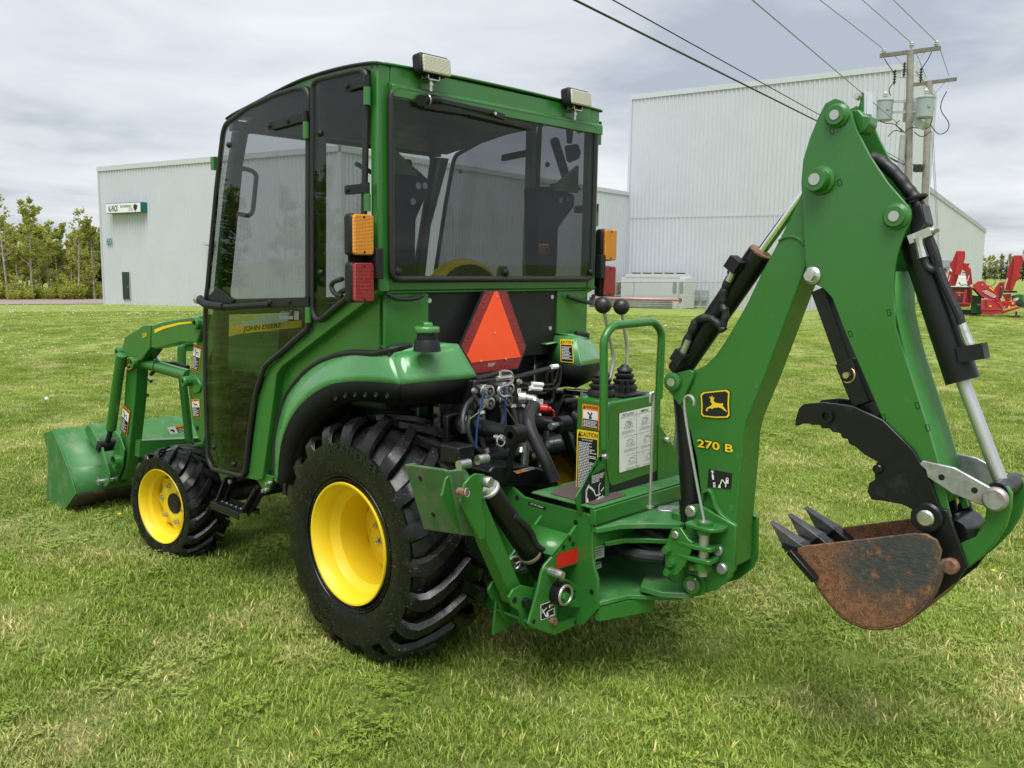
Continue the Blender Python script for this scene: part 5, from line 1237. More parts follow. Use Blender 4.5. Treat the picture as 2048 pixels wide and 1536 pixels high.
# plane leaning: top at the panel, bottom standing off
n_s = V((0, -math.cos(.10), math.sin(.10)))
sp0 = V((0, sy, at(993, 583, 'y', sy).z))
def onS(u, v, c=A5): return on(*c(u, v), sp0, n_s)
mb = MB(); mb.prism([onS(*q) for q in ((715, 84), (905, 84), (1052, 515), (985, 688), (655, 725), (530, 510))], -n_s*.006); mb.build('backing', BLK, smv)
mb = MB(); mb.prism([onS(*q) for q in ((728, 86), (893, 84), (1040, 515), (978, 678), (655, 715), (545, 512))], n_s*.002); mb.build('border', RETRO, smv)
mb = MB(); mb.prism([onS(*q)+n_s*.002 for q in ((800, 88), (822, 86), (1002, 592), (620, 636), (588, 582))], n_s*.002); fc = mb.build('triangle', ORANGE, smv)
for q in ((815, 128), (798, 405), (692, 622), (882, 605)):
    mb = MB(); p = onS(*q)+n_s*.004; mb.cyl(p, p+n_s*.003, .0045, n=10); mb.build('rivet', STEEL, fc)
d = Decal([onS(*q)+n_s*.002 for q in ((750, 640), (803, 636), (803, 664), (750, 668))], .001); d.lines(0, 0, 1, 1, 5, WHITE, 4, .3); d.build('decal', smv)
# ---------------------------------------------------------------- rear fenders
def fender(s):
    mr = (lambda p: p) if s < 0 else mir
    F = thing('rear_fender', None, None, (s*.65, 0, 1.0)); F.parent = TR; F.location = WORLD[F.name]-WORLD[TR.name]
    seal = sidep(A3, [(592, 1375), (597, 1230), (605, 1080), (660, 850), (740, 720), (860, 602), (1000, 535), (1150, 505), (1290, 512)], -.63)
    top2 = [at(*A3(1430, 520), 'x', -.60)]
    edge = [at(*A3(u, v), 'x', x) for u, v, x in ((612, 1420, -.68), (625, 1250, -.69), (650, 1100, -.70), (720, 940, -.70), (830, 820, -.70), (960, 740, -.695), (1100, 712, -.68), (1240, 710, -.665), (1475, 730, -.628))]
    lip = [at(*A3(u, v), 'x', x) for u, v, x in ((660, 1455, -.67), (690, 1400, -.675), (735, 1200, -.68), (780, 1100, -.68), (860, 990, -.68), (980, 890, -.675), (1080, 850, -.662), (1200, 840, -.645), (1470, 868, -.605))]
    N = 30
    a = resample(smooth_path(seal+top2, 4), N); b = resample(smooth_path(edge, 4), N); c = resample(smooth_path(lip, 4), N)
    # crease: slightly bulged band between seal and edge
    rows = []
    for k in (0, .2, .4, .6, .8, 1.): rows.append([p.lerp(q, k)+V((-.008*math.sin(math.pi*k), 0, .007*math.sin(math.pi*k))) for p, q in zip(a, b)])
    # rear face: slanted plane from outer corner to inner corner
    ot, ob, it_, ib = V((-.623, -.135, 1.263)), V((-.628, -.165, 1.142)), V((-.368, -.205, 1.285)), V((-.325, -.275, 1.155))
    ot, ob = a[-1], b[-1]
    mb = MB(); mb.sheet([mr(r) for r in rows])
    G = 8; fr = []
    for j in range(G+1):
        t = j/G; p, q = ot.lerp(it_, t), ob.lerp(ib, t); fr.append([rows[k][-1].lerp(it_.lerp(ib, k/5), t)+V((0, -.012*math.sin(math.pi*k/5)*math.sin(math.pi*min(t*1.2, 1)), 0)) for k in range(6)])
    mb.sheet([mr(r) for r in fr]); 
    # top deck running inboard to the cab wall, and the inner flank
    it2, ot2 = V((-.40, -.04, 1.275)), V((-.62, -.03, 1.268))
    mb.sheet([mr([fr[j][0] for j in range(G+1)]), mr([ot2.lerp(it2, j/G)+V((0, 0, .012)) for j in range(G+1)])])
    mb.sheet([mr([it_, ib]), mr([it2, V((-.36, -.04, 1.14))])])
    fo = mb.build('fender_shell', GREENF, F, ang=28, solid=.006)
    # black lip below
    mb = MB(); lr = [[p.lerp(q, k) for p, q in zip(b, c)] for k in (0, .5, 1.)]
    mb.sheet([mr(r) for r in lr]); c2 = [p+V((.14, 0, .0)) for p in c]; mb.sheet([mr(c), mr(c2)])
    lo_o, lo_i = c[-1], ib+V((-.03, .045, -.105))
    mb.sheet([mr([ob, ib]), mr([lo_o, lo_i])]); mb.sheet([mr([lo_o, lo_i]), mr([lo_o+V((.1, .16, .0)), lo_i+V((0, .14, .0))])]); mb.sheet([mr([ib, lo_i]), mr([ib+V((0, .2, 0)), lo_i+V((0, .18, 0))])])
    mb.build('fender_lip', LIPB, F, ang=22, solid=.006)
    # rubber gasket against the cab wall
    g = resample(smooth_path(seal+[at(*A3(1420, 480), 'y', -.085), at(*A3(1545, 456), 'y', -.085)], 4), 40); mb = MB(); mb.tube(mr([p+V((-.004, 0, 0)) for p in g]), .0125, 8); mb.build('gasket', RUB, F)
    # inner wheel-arch sheet (liner) following the lip
    mb = MB(); mb.sheet([mr([p+V((.02, 0, .01)) for p in a]), mr([V((-.30, p.y, p.z-.01)) for p in a])]); mb.sheet([mr([V((-.30, -.02, 1.25)), V((-.30, .55, 1.1)), V((-.30, .7, .6))]), mr([V((-.30, -.02, .75)), V((-.30, .35, .7)), V((-.30, .6, .5))])]); mb.build('arch_liner', GREEN, F, solid=.005)
    # moulded vent dimples
    if s < 0:
        for u, v in ((1020, 825), (1087, 808), (1155, 802), (1227, 802), (1302, 802), (1380, 808)):
            p = at(*A3(u, v), 'x', -.682 if u < 1250 else -.665); mb = MB(); mb.lathe([(.011, .003), (.009, .0045), (.006, .002), (0, .001)], p, (-1, 0, .1), 12); mb.build('dimple', BLK, F)
        q = at(*A3(663, 1470), 'x', -.70); mb = MB(); mb.bb(q.x-.004, q.x+.004, q.y-.012, q.y+.012, q.z-.02, q.z+.03); mb.build('mud_tab', BLK, F)
        p = at(*A3(1655, 478), 'x', -.53); mb = MB()
        FC = thing('fuel_cap', None, None, p); FC.parent = F; FC.location = p-WORLD[F.name]
        k = 1/3.491/520
        mb.lathe([(.054, -.01), (.048, .03), (.046, .034), (.040, .036), (.040, .046)], p, (0, 0, 1), 28); mb.lathe([(.040, .046), (.039, .075), (.0, .075)], p, (0, 0, 1), 28); mb.build('filler_neck', BLK, FC)
        mb = MB(); mb.lathe([(.0, .062), (.047, .062), (.0495, .068), (.049, .082), (.044, .086), (0, .088)], p, (0, 0, 1), 32)
        mb.box(p+V((.0, 0, .093)), (.034, .082, .018), Matrix.Rotation(-.6, 3, 'Z')); mb.build('cap', GREENF, FC, bevel=.003)
    else:
        q = [at(*A5(u, v), 'y', -.20) for u, v in ((1265, 463), (1357, 462), (1338, 628), (1250, 626))]
        cfix = [V((.352, -.235, 1.272)), V((.352, -.135, 1.272)), V((.345, -.145, 1.165)), V((.338, -.245, 1.165))]
        d = Decal([V((.358, -.155, 1.268)), V((.351, -.23, 1.268)), V((.335, -.245, 1.165)), V((.342, -.165, 1.165))][::1], .004)
        d.q = [V((.362, -.12, 1.266)), V((.362, -.195, 1.268)), V((.335, -.23, 1.165)), V((.335, -.15, 1.163))]; d.n = V((-1, 0, 0))
        d.rect(0, 0, 1, 1, YELP, .006); d.rect(.06, .24, .94, .97, BLACKP, .004); d.text('CAUTION', .56, .12, d.h*.12, BLACKP, .9); d.poly([(.06, .19), (.13, .05), (.2, .19)], BLACKP); d.lines(.12, .32, .9, .9, 9, WHITE, 3, .45); d.build('caution_decal', F)
    return F
fender(-1); fender(1)
# fender support brackets seen under the left fender
for u0, v0, u1, v1 in ((1555, 885, 1590, 1000), (1705, 885, 1745, 1090)):
    a, b = at(*A3((u0+u1)/2, v0), 'x', -.40), at(*A3((u0+u1)/2, v1), 'x', -.40); mb = MB(); mb.bar(a, b, .008, .035, up=(0, 1, 0)); br = mb.build('fender_bracket', STEEL, TR)
    mb = MB(); q = a.lerp(b, .3); mb.cyl(q, q+V((-.02, 0, 0)), .009, n=6); mb.build('bolt', BLKG, br)
# ---------------------------------------------------------------- driveline, hitch and hydraulics (black)
mb = MB(); mb.bb(-.19, .19, -.16, .55, .36, .98); mb.build('transmission', BLKG, TR, bevel=.03)
mb = MB(); mb.cyl((-.42, 0, .487), (.42, 0, .487), .10, n=24); mb.cyl((-.34, 0, .487), (-.19, 0, .487), .15, n=24); mb.cyl((.34, 0, .487), (.19, 0, .487), .15, n=24); mb.build('rear_axle', BLKG, TR)
mb = MB(); mb.bb(-.16, .16, .5, 2.3, .40, .62); mb.bb(-.2, .2, 1.3, 2.1, .60, .95); mb.build('chassis', BLKG, TR, bevel=.01)
mb = MB(); mb.bar((-.6, 1.70, .32), (.6, 1.70, .32), .10, .12); mb.build('front_axle', BLKG, TR, bevel=.02)
mb = MB(); mb.prism([V((x, y, .60)) for x, y in ((-.63, .56), (-.36, .56), (-.36, .0), (.36, .0), (.36, .56), (.63, .56), (.63, 1.22), (-.63, 1.22))], (0, 0, .04)); mb.build('cab_floor', BLK, TR)
hy = -.36
hp_ = lambda u, v, y=hy: at(*A5(u, v), 'y', y)
mb = MB(); c0, c1 = hp_(650, 770, -.30), hp_(1000, 1010, -.30); mb.bb(c0.x, c1.x, -.30, -.16, c1.z, c0.z); mb.build('valve_block', BLKG, TR, bevel=.01)
for q in ((770, 855), (925, 835), (775, 948), (915, 925)):
    p = hp_(*q, -.35); cp_ = thing('hydraulic_coupler', None, None, p); cp_.parent = TR; cp_.location = p-WORLD[TR.name]
    mb = MB(); mb.lathe([(.016, .10), (.020, .06), (.024, .05), (.024, .03), (.021, .028), (.021, .018), (.0245, .016), (.0245, .0), (.016, -.002), (.015, .012)], p, (0, 1, 0), 24); mb.build('sleeve', STEEL, cp_)
    mb = MB(); mb.cyl(p+V((0, .010, 0)), p+V((0, .02, 0)), .015, n=16); mb.build('bore', BLK, cp_); mb = MB(); mb.cyl(p+V((0, -.001, 0)), p+V((0, .012, 0)), .007, n=12); mb.build('poppet', STEEL, cp_)
# bale hook above the couplers
mb = MB(); mb.tube(smooth_path([hp_(u, v, -.40) for u, v in ((848, 700), (850, 760), (905, 755), (935, 740), (920, 705), (860, 700))], 4), .006, 8); mb.tube(smooth_path([hp_(u, v, -.40) for u, v in ((935, 740), (938, 775), (900, 805), (845, 825), (835, 860), (860, 895), (898, 890))], 4), .007, 8); mb.build('hook', STEEL, TR)
mb = MB(); mb.cyl(hp_(825, 758, -.40), hp_(925, 745, -.40), .010, n=10); mb.build('pin', STEEL, TR)
for pts, r_, m_ in ((((950, 795), (1090, 798), (1210, 805), (1265, 780), (1290, 660)), .0075, BLKG), (((960, 830), (1080, 833), (1210, 840), (1290, 810), (1310, 660)), .0075, BLKG), (((1000, 860), (1150, 870), (1200, 850), (1205, 720), (1230, 700)), .0075, BLKG), (((660, 760), (780, 730), (850, 705)), .010, RUB), (((960, 750), (1090, 715), (1180, 690), (1300, 665)), .011, RUB), (((1150, 935), (1220, 945), (1250, 900), (1240, 720), (1260, 690)), .0075, BLKG)):
    mb = MB(); mb.tube(smooth_path([hp_(u, v, -.28) for u, v in pts], 5), r_, 8); mb.build('steel_line', m_, TR)
for a, b in (((1090, 800), (1170, 806)), ((1072, 832), (1160, 838)), ((1240, 668), (1285, 664))):
    mb = MB(); mb.cyl(hp_(*a, -.29), hp_(*b, -.29), .011, n=10); mb.build('line_clamp', WHITE, TR)
# big return hose with fittings and red dust cap
mb = MB(); mb.cyl(hp_(985, 905, -.36), hp_(1040, 905, -.38), .026, n=18); mb.cyl(hp_(1040, 905, -.38), hp_(1115, 918, -.42), .018, n=14); mb.cyl(hp_(1115, 915, -.42), hp_(1105, 975, -.43), .017, n=14); mb.build('hose_fitting', STEEL, TR)
mb = MB(); mb.tube(smooth_path([hp_(1105, 960, -.43), hp_(1065, 1050, -.46), hp_(1075, 1140, -.50), hp_(1130, 1260, -.54), hp_(1200, 1400, -.58), hp_(1260, 1536, -.60)], 6), .025, 12); mb.build('sleeved_hose', RUB, TR)
mb = MB(); mb.cyl(hp_(1150, 985, -.38), hp_(1205, 990, -.40), .020, n=14); mb.cyl(hp_(1205, 990, -.40), hp_(1225, 992, -.40), .012, n=12); mb.tube(smooth_path([hp_(1225, 990, -.4), hp_(1255, 1010, -.4), hp_(1260, 1050, -.4), hp_(1250, 1080, -.4)], 5), .005, 6); mb.build('dust_cap', RED, TR)
for (u, v), ch_ in (((990, 853), 'P'), ((1160, 935), 'T')):
    q = [hp_(u+a, v+b, -.39) for a, b in ((-14, -20), (14, -20), (14, 20), (-14, 20))]; d = Decal(q, .001); d.rect(0, 0, 1, 1, WHITE); d.text(ch_, .5, .5, d.h*.55, RED if ch_ == 'P' else BLACKP); d.build('port_tag', TR)
for pts, m_ in ((((718, 860), (705, 950), (680, 1050), (668, 1150), (662, 1290)), BLUE), (((880, 820), (885, 920), (890, 1120)), BLUE), (((735, 960), (690, 1010), (610, 1070)), STEM), (((890, 985), (940, 1060), (975, 1120)), STEM)):
    mb = MB(); mb.tube(smooth_path([hp_(u, v, -.40) for u, v in pts], 5), .004 if m_ is BLUE else .0025, 6); mb.build('cord', m_, TR)
# rockshaft with lift arms, links and pins
mb = MB(); mb.cyl((-.30, -.22, .80), (.30, -.22, .80), .055, n=20); mb.build('rockshaft', BLKG, TR)
for s, a, b in ((-1, hp_(590, 1110, -.30), hp_(965, 1185, -.55)), (1, hp_(960, 1090, -.30), hp_(1320, 1110, -.50))):
    mb = MB(); mb.tube([a, a.lerp(b, .5), b], [.042, .032, .026], 14); mb.sphere(a, .05, 14, 8); mb.cyl(b+V((-.03, 0, 0)), b+V((.03, 0, 0)), .036, n=16); mb.build('lift_arm', BLKG, TR)
    mb = MB(); mb.cyl(b+V((s*-.02-.05, 0, 0)), b+V((.05, 0, 0)), .014, n=12); mb.build('pin', STEEL, TR)
    e_ = hp_(905, 1500, -.50) if s < 0 else V((.30, -.45, .42)); mb = MB(); mb.cyl(b, b.lerp(e_, .3), .019, n=12); mb.cyl(b.lerp(e_, .28), b.lerp(e_, 1.1), .014, n=12); mb.build('lift_link', BLKG, TR)
p = hp_(852, 1235, -.58); mb = MB(); mb.torus(p, (0, -1, .1), .020, .003, 22, 6); mb.cyl(p+V((.0, .03, .01)), p+V((0, -.015, .01)), .010, n=12); mb.build('linch_pin', STEEL, TR)
p = hp_(1275, 1245, -.52); mb = MB(); mb.cyl(p+V((-.05, 0, 0)), p+V((.02, 0, 0)), .013, n=12); mb.build('pin', STEEL, TR)
mb = MB(); mb.prism([hp_(u, v, -.33) for u, v in ((780, 1000), (840, 1010), (870, 1130), (940, 1170), (920, 1180), (820, 1150), (760, 1060))], (0, .02, 0)); mb.prism([hp_(u, v, -.33) for u, v in ((885, 1010), (910, 1020), (950, 1150), (930, 1155))], (0, .02, 0)); mb.build('top_link_bracket', BLKG, TR)
mb = MB(); c0, c1 = hp_(525, 1290, -.52), hp_(650, 1400, -.52); mb.bb(c0.x, c1.x, -.52, -.42, c1.z, c0.z); mb.build('stabiliser_block', BLKG, TR, bevel=.006)
for q in ((575, 1415), (715, 1375)):
    p = hp_(*q, -.54); mb = MB(); mb.cyl(p+V((-.03, 0, 0)), p+V((.02, 0, 0)), .018, n=14); mb.build('pin', STEEL, TR)
mb = MB(); pts = [hp_(u, v, -.50) for u, v in ((760, 1480), (800, 1430), (1130, 1440), (1210, 1460), (1250, 1500), (1230, 1580), (820, 1580))]; mb.prism(pts, (0, .2, 0)); mb.build('pto_guard', BLKG, TR, bevel=.008)
d = Decal([hp_(u, v, -.505) for u, v in ((945, 1468), (1085, 1436), (1115, 1450), (975, 1488))], .001); d.rect(0, 0, 1, 1, WHITE); d.rect(.02, .0, .45, .9, ORGP); d.lines(.5, .1, .95, .9, 3, BLACKP); d.build('warning_decal', TR)
mb = MB(); mb.tube([hp_(u, v, -.40) for u, v in ((1035, 1250), (1035, 1420))], [.020, .016], 12); mb.build('link_adjuster', STEEL, TR)
# more hoses and fittings in the gap between axle and backhoe
for pts, r_ in ((((700, 1010), (720, 1100), (700, 1200), (740, 1330)), .011), (((845, 960), (870, 1050), (860, 1150), (900, 1290)), .010), (((1010, 960), (1000, 1060), (1020, 1180), (1010, 1330)), .012), (((940, 960), (960, 1050), (990, 1130), (1080, 1190), (1170, 1290)), .011), (((620, 1010), (600, 1130), (640, 1260), (720, 1330)), .010), (((1130, 1040), (1180, 1100), (1200, 1200), (1170, 1350)), .012), (((650, 900), (590, 960), (560, 1060), (570, 1180)), .010)):
    P_ = smooth_path([hp_(u, v, -.34-.02*i) for i, (u, v) in enumerate(pts)], 6); mb = MB(); mb.tube(P_, r_, 8); ho = mb.build('hydraulic_hose', RUB, TR)
    for e0, e1 in ((P_[0], P_[2]), (P_[-3], P_[-1])): mb = MB(); mb.cyl(e0, e1, r_*1.35, n=10); mb.build('crimp', STEEL if r_ > .0105 else BLKG, ho)
for u, v, y_ in ((690, 1010, -.31), (1000, 1010, -.31), (660, 840, -.31), (985, 780, -.31), (640, 850, -.33), (1105, 1350, -.48), (1160, 1430, -.51), (545, 1150, -.33), (560, 1000, -.3), (1270, 1130, -.5)):
    p = hp_(u, v, y_); mb = MB(); mb.cyl(p, p+V((0, -.006, 0)), .012, n=14); mb.hexnut(p+V((0, -.006, 0)), (0, -1, 0), .009, .01); mb.build('bolt', STEEL if (u+v) % 3 else BLKG, TR)
mb = MB(); mb.prism([hp_(u, v, -.27) for u, v in ((440, 1050), (470, 1030), (640, 1010), (640, 1030), (480, 1050), (460, 1080), (470, 1330), (440, 1330))], (0, .03, 0)); mb.build('side_bracket', BLKG, TR, bevel=.003)
# mounting plates near the right of the axle
mb = MB(); mb.prism([V((x, -.20, z)) for x, z in ((-.33, .45), (-.28, .45), (-.28, .98), (-.33, .98))], (0, -.02, 0)); mb.build('axle_plate', BLKG, TR)
# ---------------------------------------------------------------- interior
mb = MB(); mb.bb(-.60, .60, 1.215, 1.235, .60, 1.02); mb.build('dark_firewall', BLK, TR)  # black panel added to darken the view through the lower door
for s in (-1, 1):
    mb = MB(); mb.prism([V((s*.30, y, z)) for y, z in ((-.02, 1.01), (.40, 1.01), (.34, 1.09), (-.02, 1.16))], (s*.30, 0, 0)); mb.build('inner_fender', BLK, TR, bevel=.02)
mb = MB(); mb.bb(.60, .63, .55, 1.20, .62, 1.02); mb.build('right_dark_panel', BLK, TR)  # black sheet added to block light coming through the right lower door
mb = MB(); sc_ = V((0, .28, 0))
st_o = thing('seat', None, None, (0, .3, .9)); st_o.parent = TR; st_o.location = WORLD[st_o.name]-WORLD[TR.name]
def seat_back(w, y0, y1, z0, z1, tp):
    mb = MB(); pts = []
    for k in range(13):
        a = math.pi*k/12; pts.append(V((math.cos(a)*w, y0, z1-tp+math.sin(a)*tp)))
    pts += [V((-w*.95, y0, z0)), V((w*.95, y0, z0))]; mb.prism(pts, (0, y1-y0, 0)); return mb
seat_back(.215, .12, .20, 1.0, 1.632, .17).build('backrest', YEL, st_o, bevel=.03); seat_back(.17, .10, .14, 1.0, 1.605, .12).build('backrest_shell', BLK, st_o, bevel=.015)
mb = MB(); mb.bb(-.24, .24, .12, .6, .92, 1.03); mb.build('cushion', YEL, st_o, bevel=.04)
mb = MB(); mb.bb(-.2, .2, .12, .55, .64, .91); mb.build('pedestal', BLK, st_o)
mb = MB(); mb.prism([V((-.26, y, z)) for y, z in ((.98, .64), (1.22, .64), (1.22, 1.36), (1.12, 1.40), (.96, 1.22))], (.52, 0, 0)); mb.build('dashboard', BLK, TR, bevel=.02)
cw = V((0, .84, 1.37)); axw = V((0, -.55, .83)).normalized(); mb = MB(); mb.torus(cw, axw, .18, .014, 36, 10)
x_, y_, _ = frame(axw)
for a in (.5, 2.6, 4.7): mb.cyl(cw, cw+(x_*math.cos(a)+y_*math.sin(a))*.18, .009, n=8)
mb.cyl(cw, cw-axw*.25, .03, n=14); mb.build('steering_wheel', BLK, TR)
# folded roll bar posts with hinge plates behind the rear glass
for s in (-1, 1):
    rx = s*.455
    ro_ = thing('roll_bar', None, None, (rx, .06, 1.2)); ro_.parent = TR; ro_.location = WORLD[ro_.name]-WORLD[TR.name]
    mb = MB(); mb.bb(rx-.038, rx+.038, .03, .10, .95, 1.80); mb.build('post', BLK, ro_, bevel=.006)
    pl = ((140, 690), (240, 720), (325, 800), (325, 850), (250, 1020), (245, 1340), (150, 1340)) if s < 0 else ((945, 835), (1020, 835), (1150, 880), (1155, 940), (1060, 1070), (1050, 1340), (955, 1340))
    for y_ in (.02, .10):
        mb = MB(); mb.prism(rnd([V((q.x, y_, q.z)) for q in [at(*A2(*p), 'y', .03) for p in pl]], .015, 3), (0, .008, 0)); mb.build('hinge_plate', BLK, ro_)
    for p in (((265, 830), (303, 830), (235, 920)) if s < 0 else ((1075, 912), (1115, 905), (1130, 905))):
        q = at(*A2(*p), 'y', .018); mb = MB(); mb.cyl(q, q+V((0, -.012, 0)), .014, n=12); mb.build('pin', STEEL, ro_)
    if s > 0:
        mb = MB(); mb.prism([at(*A2(*p), 'y', .04) for p in ((1075, 815), (1130, 805), (1170, 815), (1195, 840), (1195, 855), (1090, 850))], (0, .06, 0)); mb.build('bar_stub', BLK, ro_)
        d = Decal([at(*A2(*p), 'y', .018) for p in ((958, 1158), (1015, 1158), (1015, 1215), (958, 1215))], .001); d.rect(0, 0, 1, 1, ORGP); d.rect(.04, .25, .96, .96, BLACKP); d.lines(.1, .35, .9, .9, 4, ORGP, 3, .4); d.build('warning_decal', ro_)
    else:
        mb = MB(); mb.prism([at(*A2(*p), 'y', .04) for p in ((140, 670), (235, 680), (245, 730), (140, 740))], (0, .06, 0)); mb.build('bar_stub', BLK, ro_)
# windshield: frame and pane between the front pillars, mirror, wiper
fl = [(1.045, 2.235), (1.115, 1.95), (1.19, 1.60), (1.245, 1.40)]
ws = thing('windshield', None, None, (0, 1.15, 1.8)); ws.parent = TR; ws.location = WORLD[ws.name]-WORLD[TR.name]
mb = MB(); mb.sheet([[V((x, y-.01, z)) for x in (-.60, .60)] for y, z in fl]); mb.build('pane', CLEAR, ws, ang=0)
mb = MB(); mb.tube(rnd([V((-.59, fl[0][0]-.01, fl[0][1]-.02)), V((.59, fl[0][0]-.01, fl[0][1]-.02)), V((.59, fl[3][0]-.01, fl[3][1])), V((-.59, fl[3][0]-.01, fl[3][1]))], .06, 5), .018, 8, closed=True); mb.build('seal', RUB, ws)
mb = MB(); mb.bb(-.64, .64, 1.03, 1.075, 2.20, 2.245); mb.build('front_header', GREEN, TR, bevel=.005)
mb = MB(); mb.bb(-.64, .64, 1.225, 1.265, 1.34, 1.39); mb.build('cowl', GREEN, TR, bevel=.005)
mb = MB(); mb.bar((.1, 1.10, 2.12), (.30, 1.13, 2.06), .015, .02); mb.build('wiper_arm', BLK, ws)
for s in (-1, 1):
    mi = thing('mirror', None, None, (s*.74, .98, 1.9)); mi.parent = TR; mi.location = WORLD[mi.name]-WORLD[TR.name]
    if s > 0:
        mb = MB(); mb.prism([at(*A2(*p), 'x', .80) for p in ((1025, 570), (1035, 555), (1062, 550), (1075, 560), (1135, 755), (1128, 770), (1100, 782), (1090, 775))], (.03, .03, 0)); mb.build('housing', BLK, mi, bevel=.006)
        mb = MB(); mb.prism([at(*A2(*p), 'x', .86) for p in ((1108, 600), (1180, 588), (1192, 605), (1200, 640), (1192, 672), (1135, 695), (1120, 680))], (.03, .03, 0)); mb.build('back_shell', BLK, mi, bevel=.006)
        mb = MB(); mb.prism([at(*A2(*p), 'x', .74) for p in ((1115, 485), (1160, 485), (1150, 585), (1122, 585))], (.02, .02, 0)); mb.build('stalk', BLK, mi)
    else:
        p = at(*A1(100, 703), 'x', -.66); mb = MB(); mb.bb(p.x-.02, p.x+.02, p.y-.0, p.y+.03, p.z-.03, p.z+.03); mb.build('mount', GREEN, mi); mb = MB(); g = [at(*A1(u, v), 'y', 1.34) for u, v in ((228, 725), (300, 745), (322, 770), (300, 980), (275, 1000), (195, 985))]; mb.tube(rnd(g, .03, 4), .012, 8, closed=True); mb.build('loop', BLK, mi)
# ---------------------------------------------------------------- hood
hw_ = .29
def hs(y, z, w, h):
    return [V((-w, y, z)), V((-w, y, z+h*.55)), V((-w*.93, y, z+h*.85)), V((-w*.6, y, z+h)), V((w*.6, y, z+h)), V((w*.93, y, z+h*.85)), V((w, y, z+h*.55)), V((w, y, z))]
mb = MB(); mb.sheet([hs(1.27, .78, .29, .56), hs(1.6, .78, .285, .52), hs(1.95, .76, .27, .46), hs(2.2, .74, .25, .38), hs(2.32, .72, .20, .28)]); mb.add(hs(2.32, .72, .20, .28), [tuple(range(8))]); hd_ = mb.build('hood', GREEN, TR, ang=25)
q = [at(*A3(u, v), 'x', -.296) for u, v in ((258, 330), (572, 300), (572, 352), (258, 385))]
d = Decal(q, .003); d.rect(-.6, 0, 1.6, 1, YELP); d.text('JOHN DEERE', .80, .5, d.h*.82, BLACKP, 1.9, .15, bold=.03); d.build('stripe_decal', hd_)
for k in range(3):
    mb = MB(); mb.bb(-.297, -.291, 1.5+k*.12, 1.58+k*.12, .82, 1.0); mb.build('side_vent', BLK, hd_)
# ================================================================ FRONT LOADER
LD = thing('front_loader', 'green front loader with lowered bucket ahead of the tractor cab', 'loader', (0, 2.3, 0))
LX = -.56                                     # outer face of the left arm
def warn_decal(c, ax, v, q, parent, name='warning_decal', head=ORGP, split=.45, txt='WARNING'):
    Q = [at(*c(*p), ax, v) for p in q]; d = Decal(Q, .0015)
    d.rect(0, 0, 1, 1, head, .004); d.text(txt, .55, .065, d.h*.075, BLACKP, .95); d.rect(.06, .13, .94, split, WHITE); d.rect(.06, split, .94, .97, BLACKP)
    d.stroke([(.25, .2), (.45, .3), (.4, .42)], d.w*.07, BLACKP); d.stroke([(.45, .3), (.7, .25), (.75, .4)], d.w*.05, BLACKP); d.lines(.12, split+.04, .88, .95, 8, WHITE, 5, .4)
    return d.build(name, parent)
BKX = .79
prof = [at(*q, 'x', -BKX) for q in (A4(135, 797), A4(222, 1005), A4(232, 1022), A4(268, 1160))]
front_lo = at(*A4(160, 1285), 'x', -BKX); lip_top = at(*A4(82, 815), 'x', -BKX); front_mid = at(*A4(108, 1000), 'x', -BKX); fr_lo2 = at(*A4(105, 1262), 'x', -BKX)
BK = thing('bucket', None, None, (0, prof[2].y, .2)); BK.parent = LD; BK.location = WORLD[BK.name]-WORLD[LD.name]
NX = 9
def xs(p): return [V((-BKX+2*BKX*k/(NX-1), p.y, p.z)) for k in range(NX)]
# back and floor: rolled sheet
back = [prof[0], prof[0].lerp(prof[1], .5), prof[1], prof[2], prof[3]]
flr = [prof[3], prof[3].lerp(front_lo, .12)+V((0, 0, -.015)), prof[3].lerp(front_lo, .6)+V((0, 0, -.012)), front_lo]
mb = MB(); mb.sheet([xs(p) for p in back]); mb.build('bucket_back', GREEN2, BK, solid=.008, ang=25)
BUCKF = M('worn_bucket_floor', (.055, .045, .032), .7, var=.4, scale=7, dirt=((.13, .07, .035), .4, 9))
mb = MB(); mb.sheet([xs(p) for p in flr]); mb.build('bucket_floor', BUCKF, BK, solid=.010, ang=40)
ce = front_lo; mb = MB(); mb.prism([V((-BKX, p.y, p.z)) for p in (ce+V((0, -.06, .012)), ce+V((0, .10, -.01)), ce+V((0, .10, -.022)), ce+V((0, -.06, -.004)))], (2*BKX, 0, 0)); mb.build('cutting_edge', BUCKF, BK)
side_poly = [lip_top, prof[0], prof[1], prof[3], prof[3].lerp(front_lo, .5)+V((0, 0, -.015)), front_lo, fr_lo2, at(*A4(100, 1215), 'x', -BKX), front_mid, at(*A4(105, 920), 'x', -BKX)]
for s in (-1, 1):
    pts = side_poly if s < 0 else mir(side_poly); mb = MB(); mb.prism(pts, (s*.008, 0, 0)); mb.build('bucket_side', GREEN2, BK, bevel=.002)
mb = MB(); mb.prism([V((-BKX+.01, p.y, p.z)) for p in (prof[0], prof[0]+V((0, .07, -.012)), prof[0]+V((0, .07, -.03)), prof[0]+V((0, .0, -.02)))], (2*BKX-.02, 0, 0)); mb.build('top_lip', GREEN2, BK)
mb = MB(); a_, b_ = at(*A4(100, 1205), 'x', -BKX), fr_lo2; mb.prism([V((-BKX-.03, p.y, p.z)) for p in (a_, at(*A4(130, 1205), 'x', -BKX), at(*A4(130, 1270), 'x', -BKX), b_)], (.03, 0, 0)); mb.build('side_cutter', GREEN2, BK)
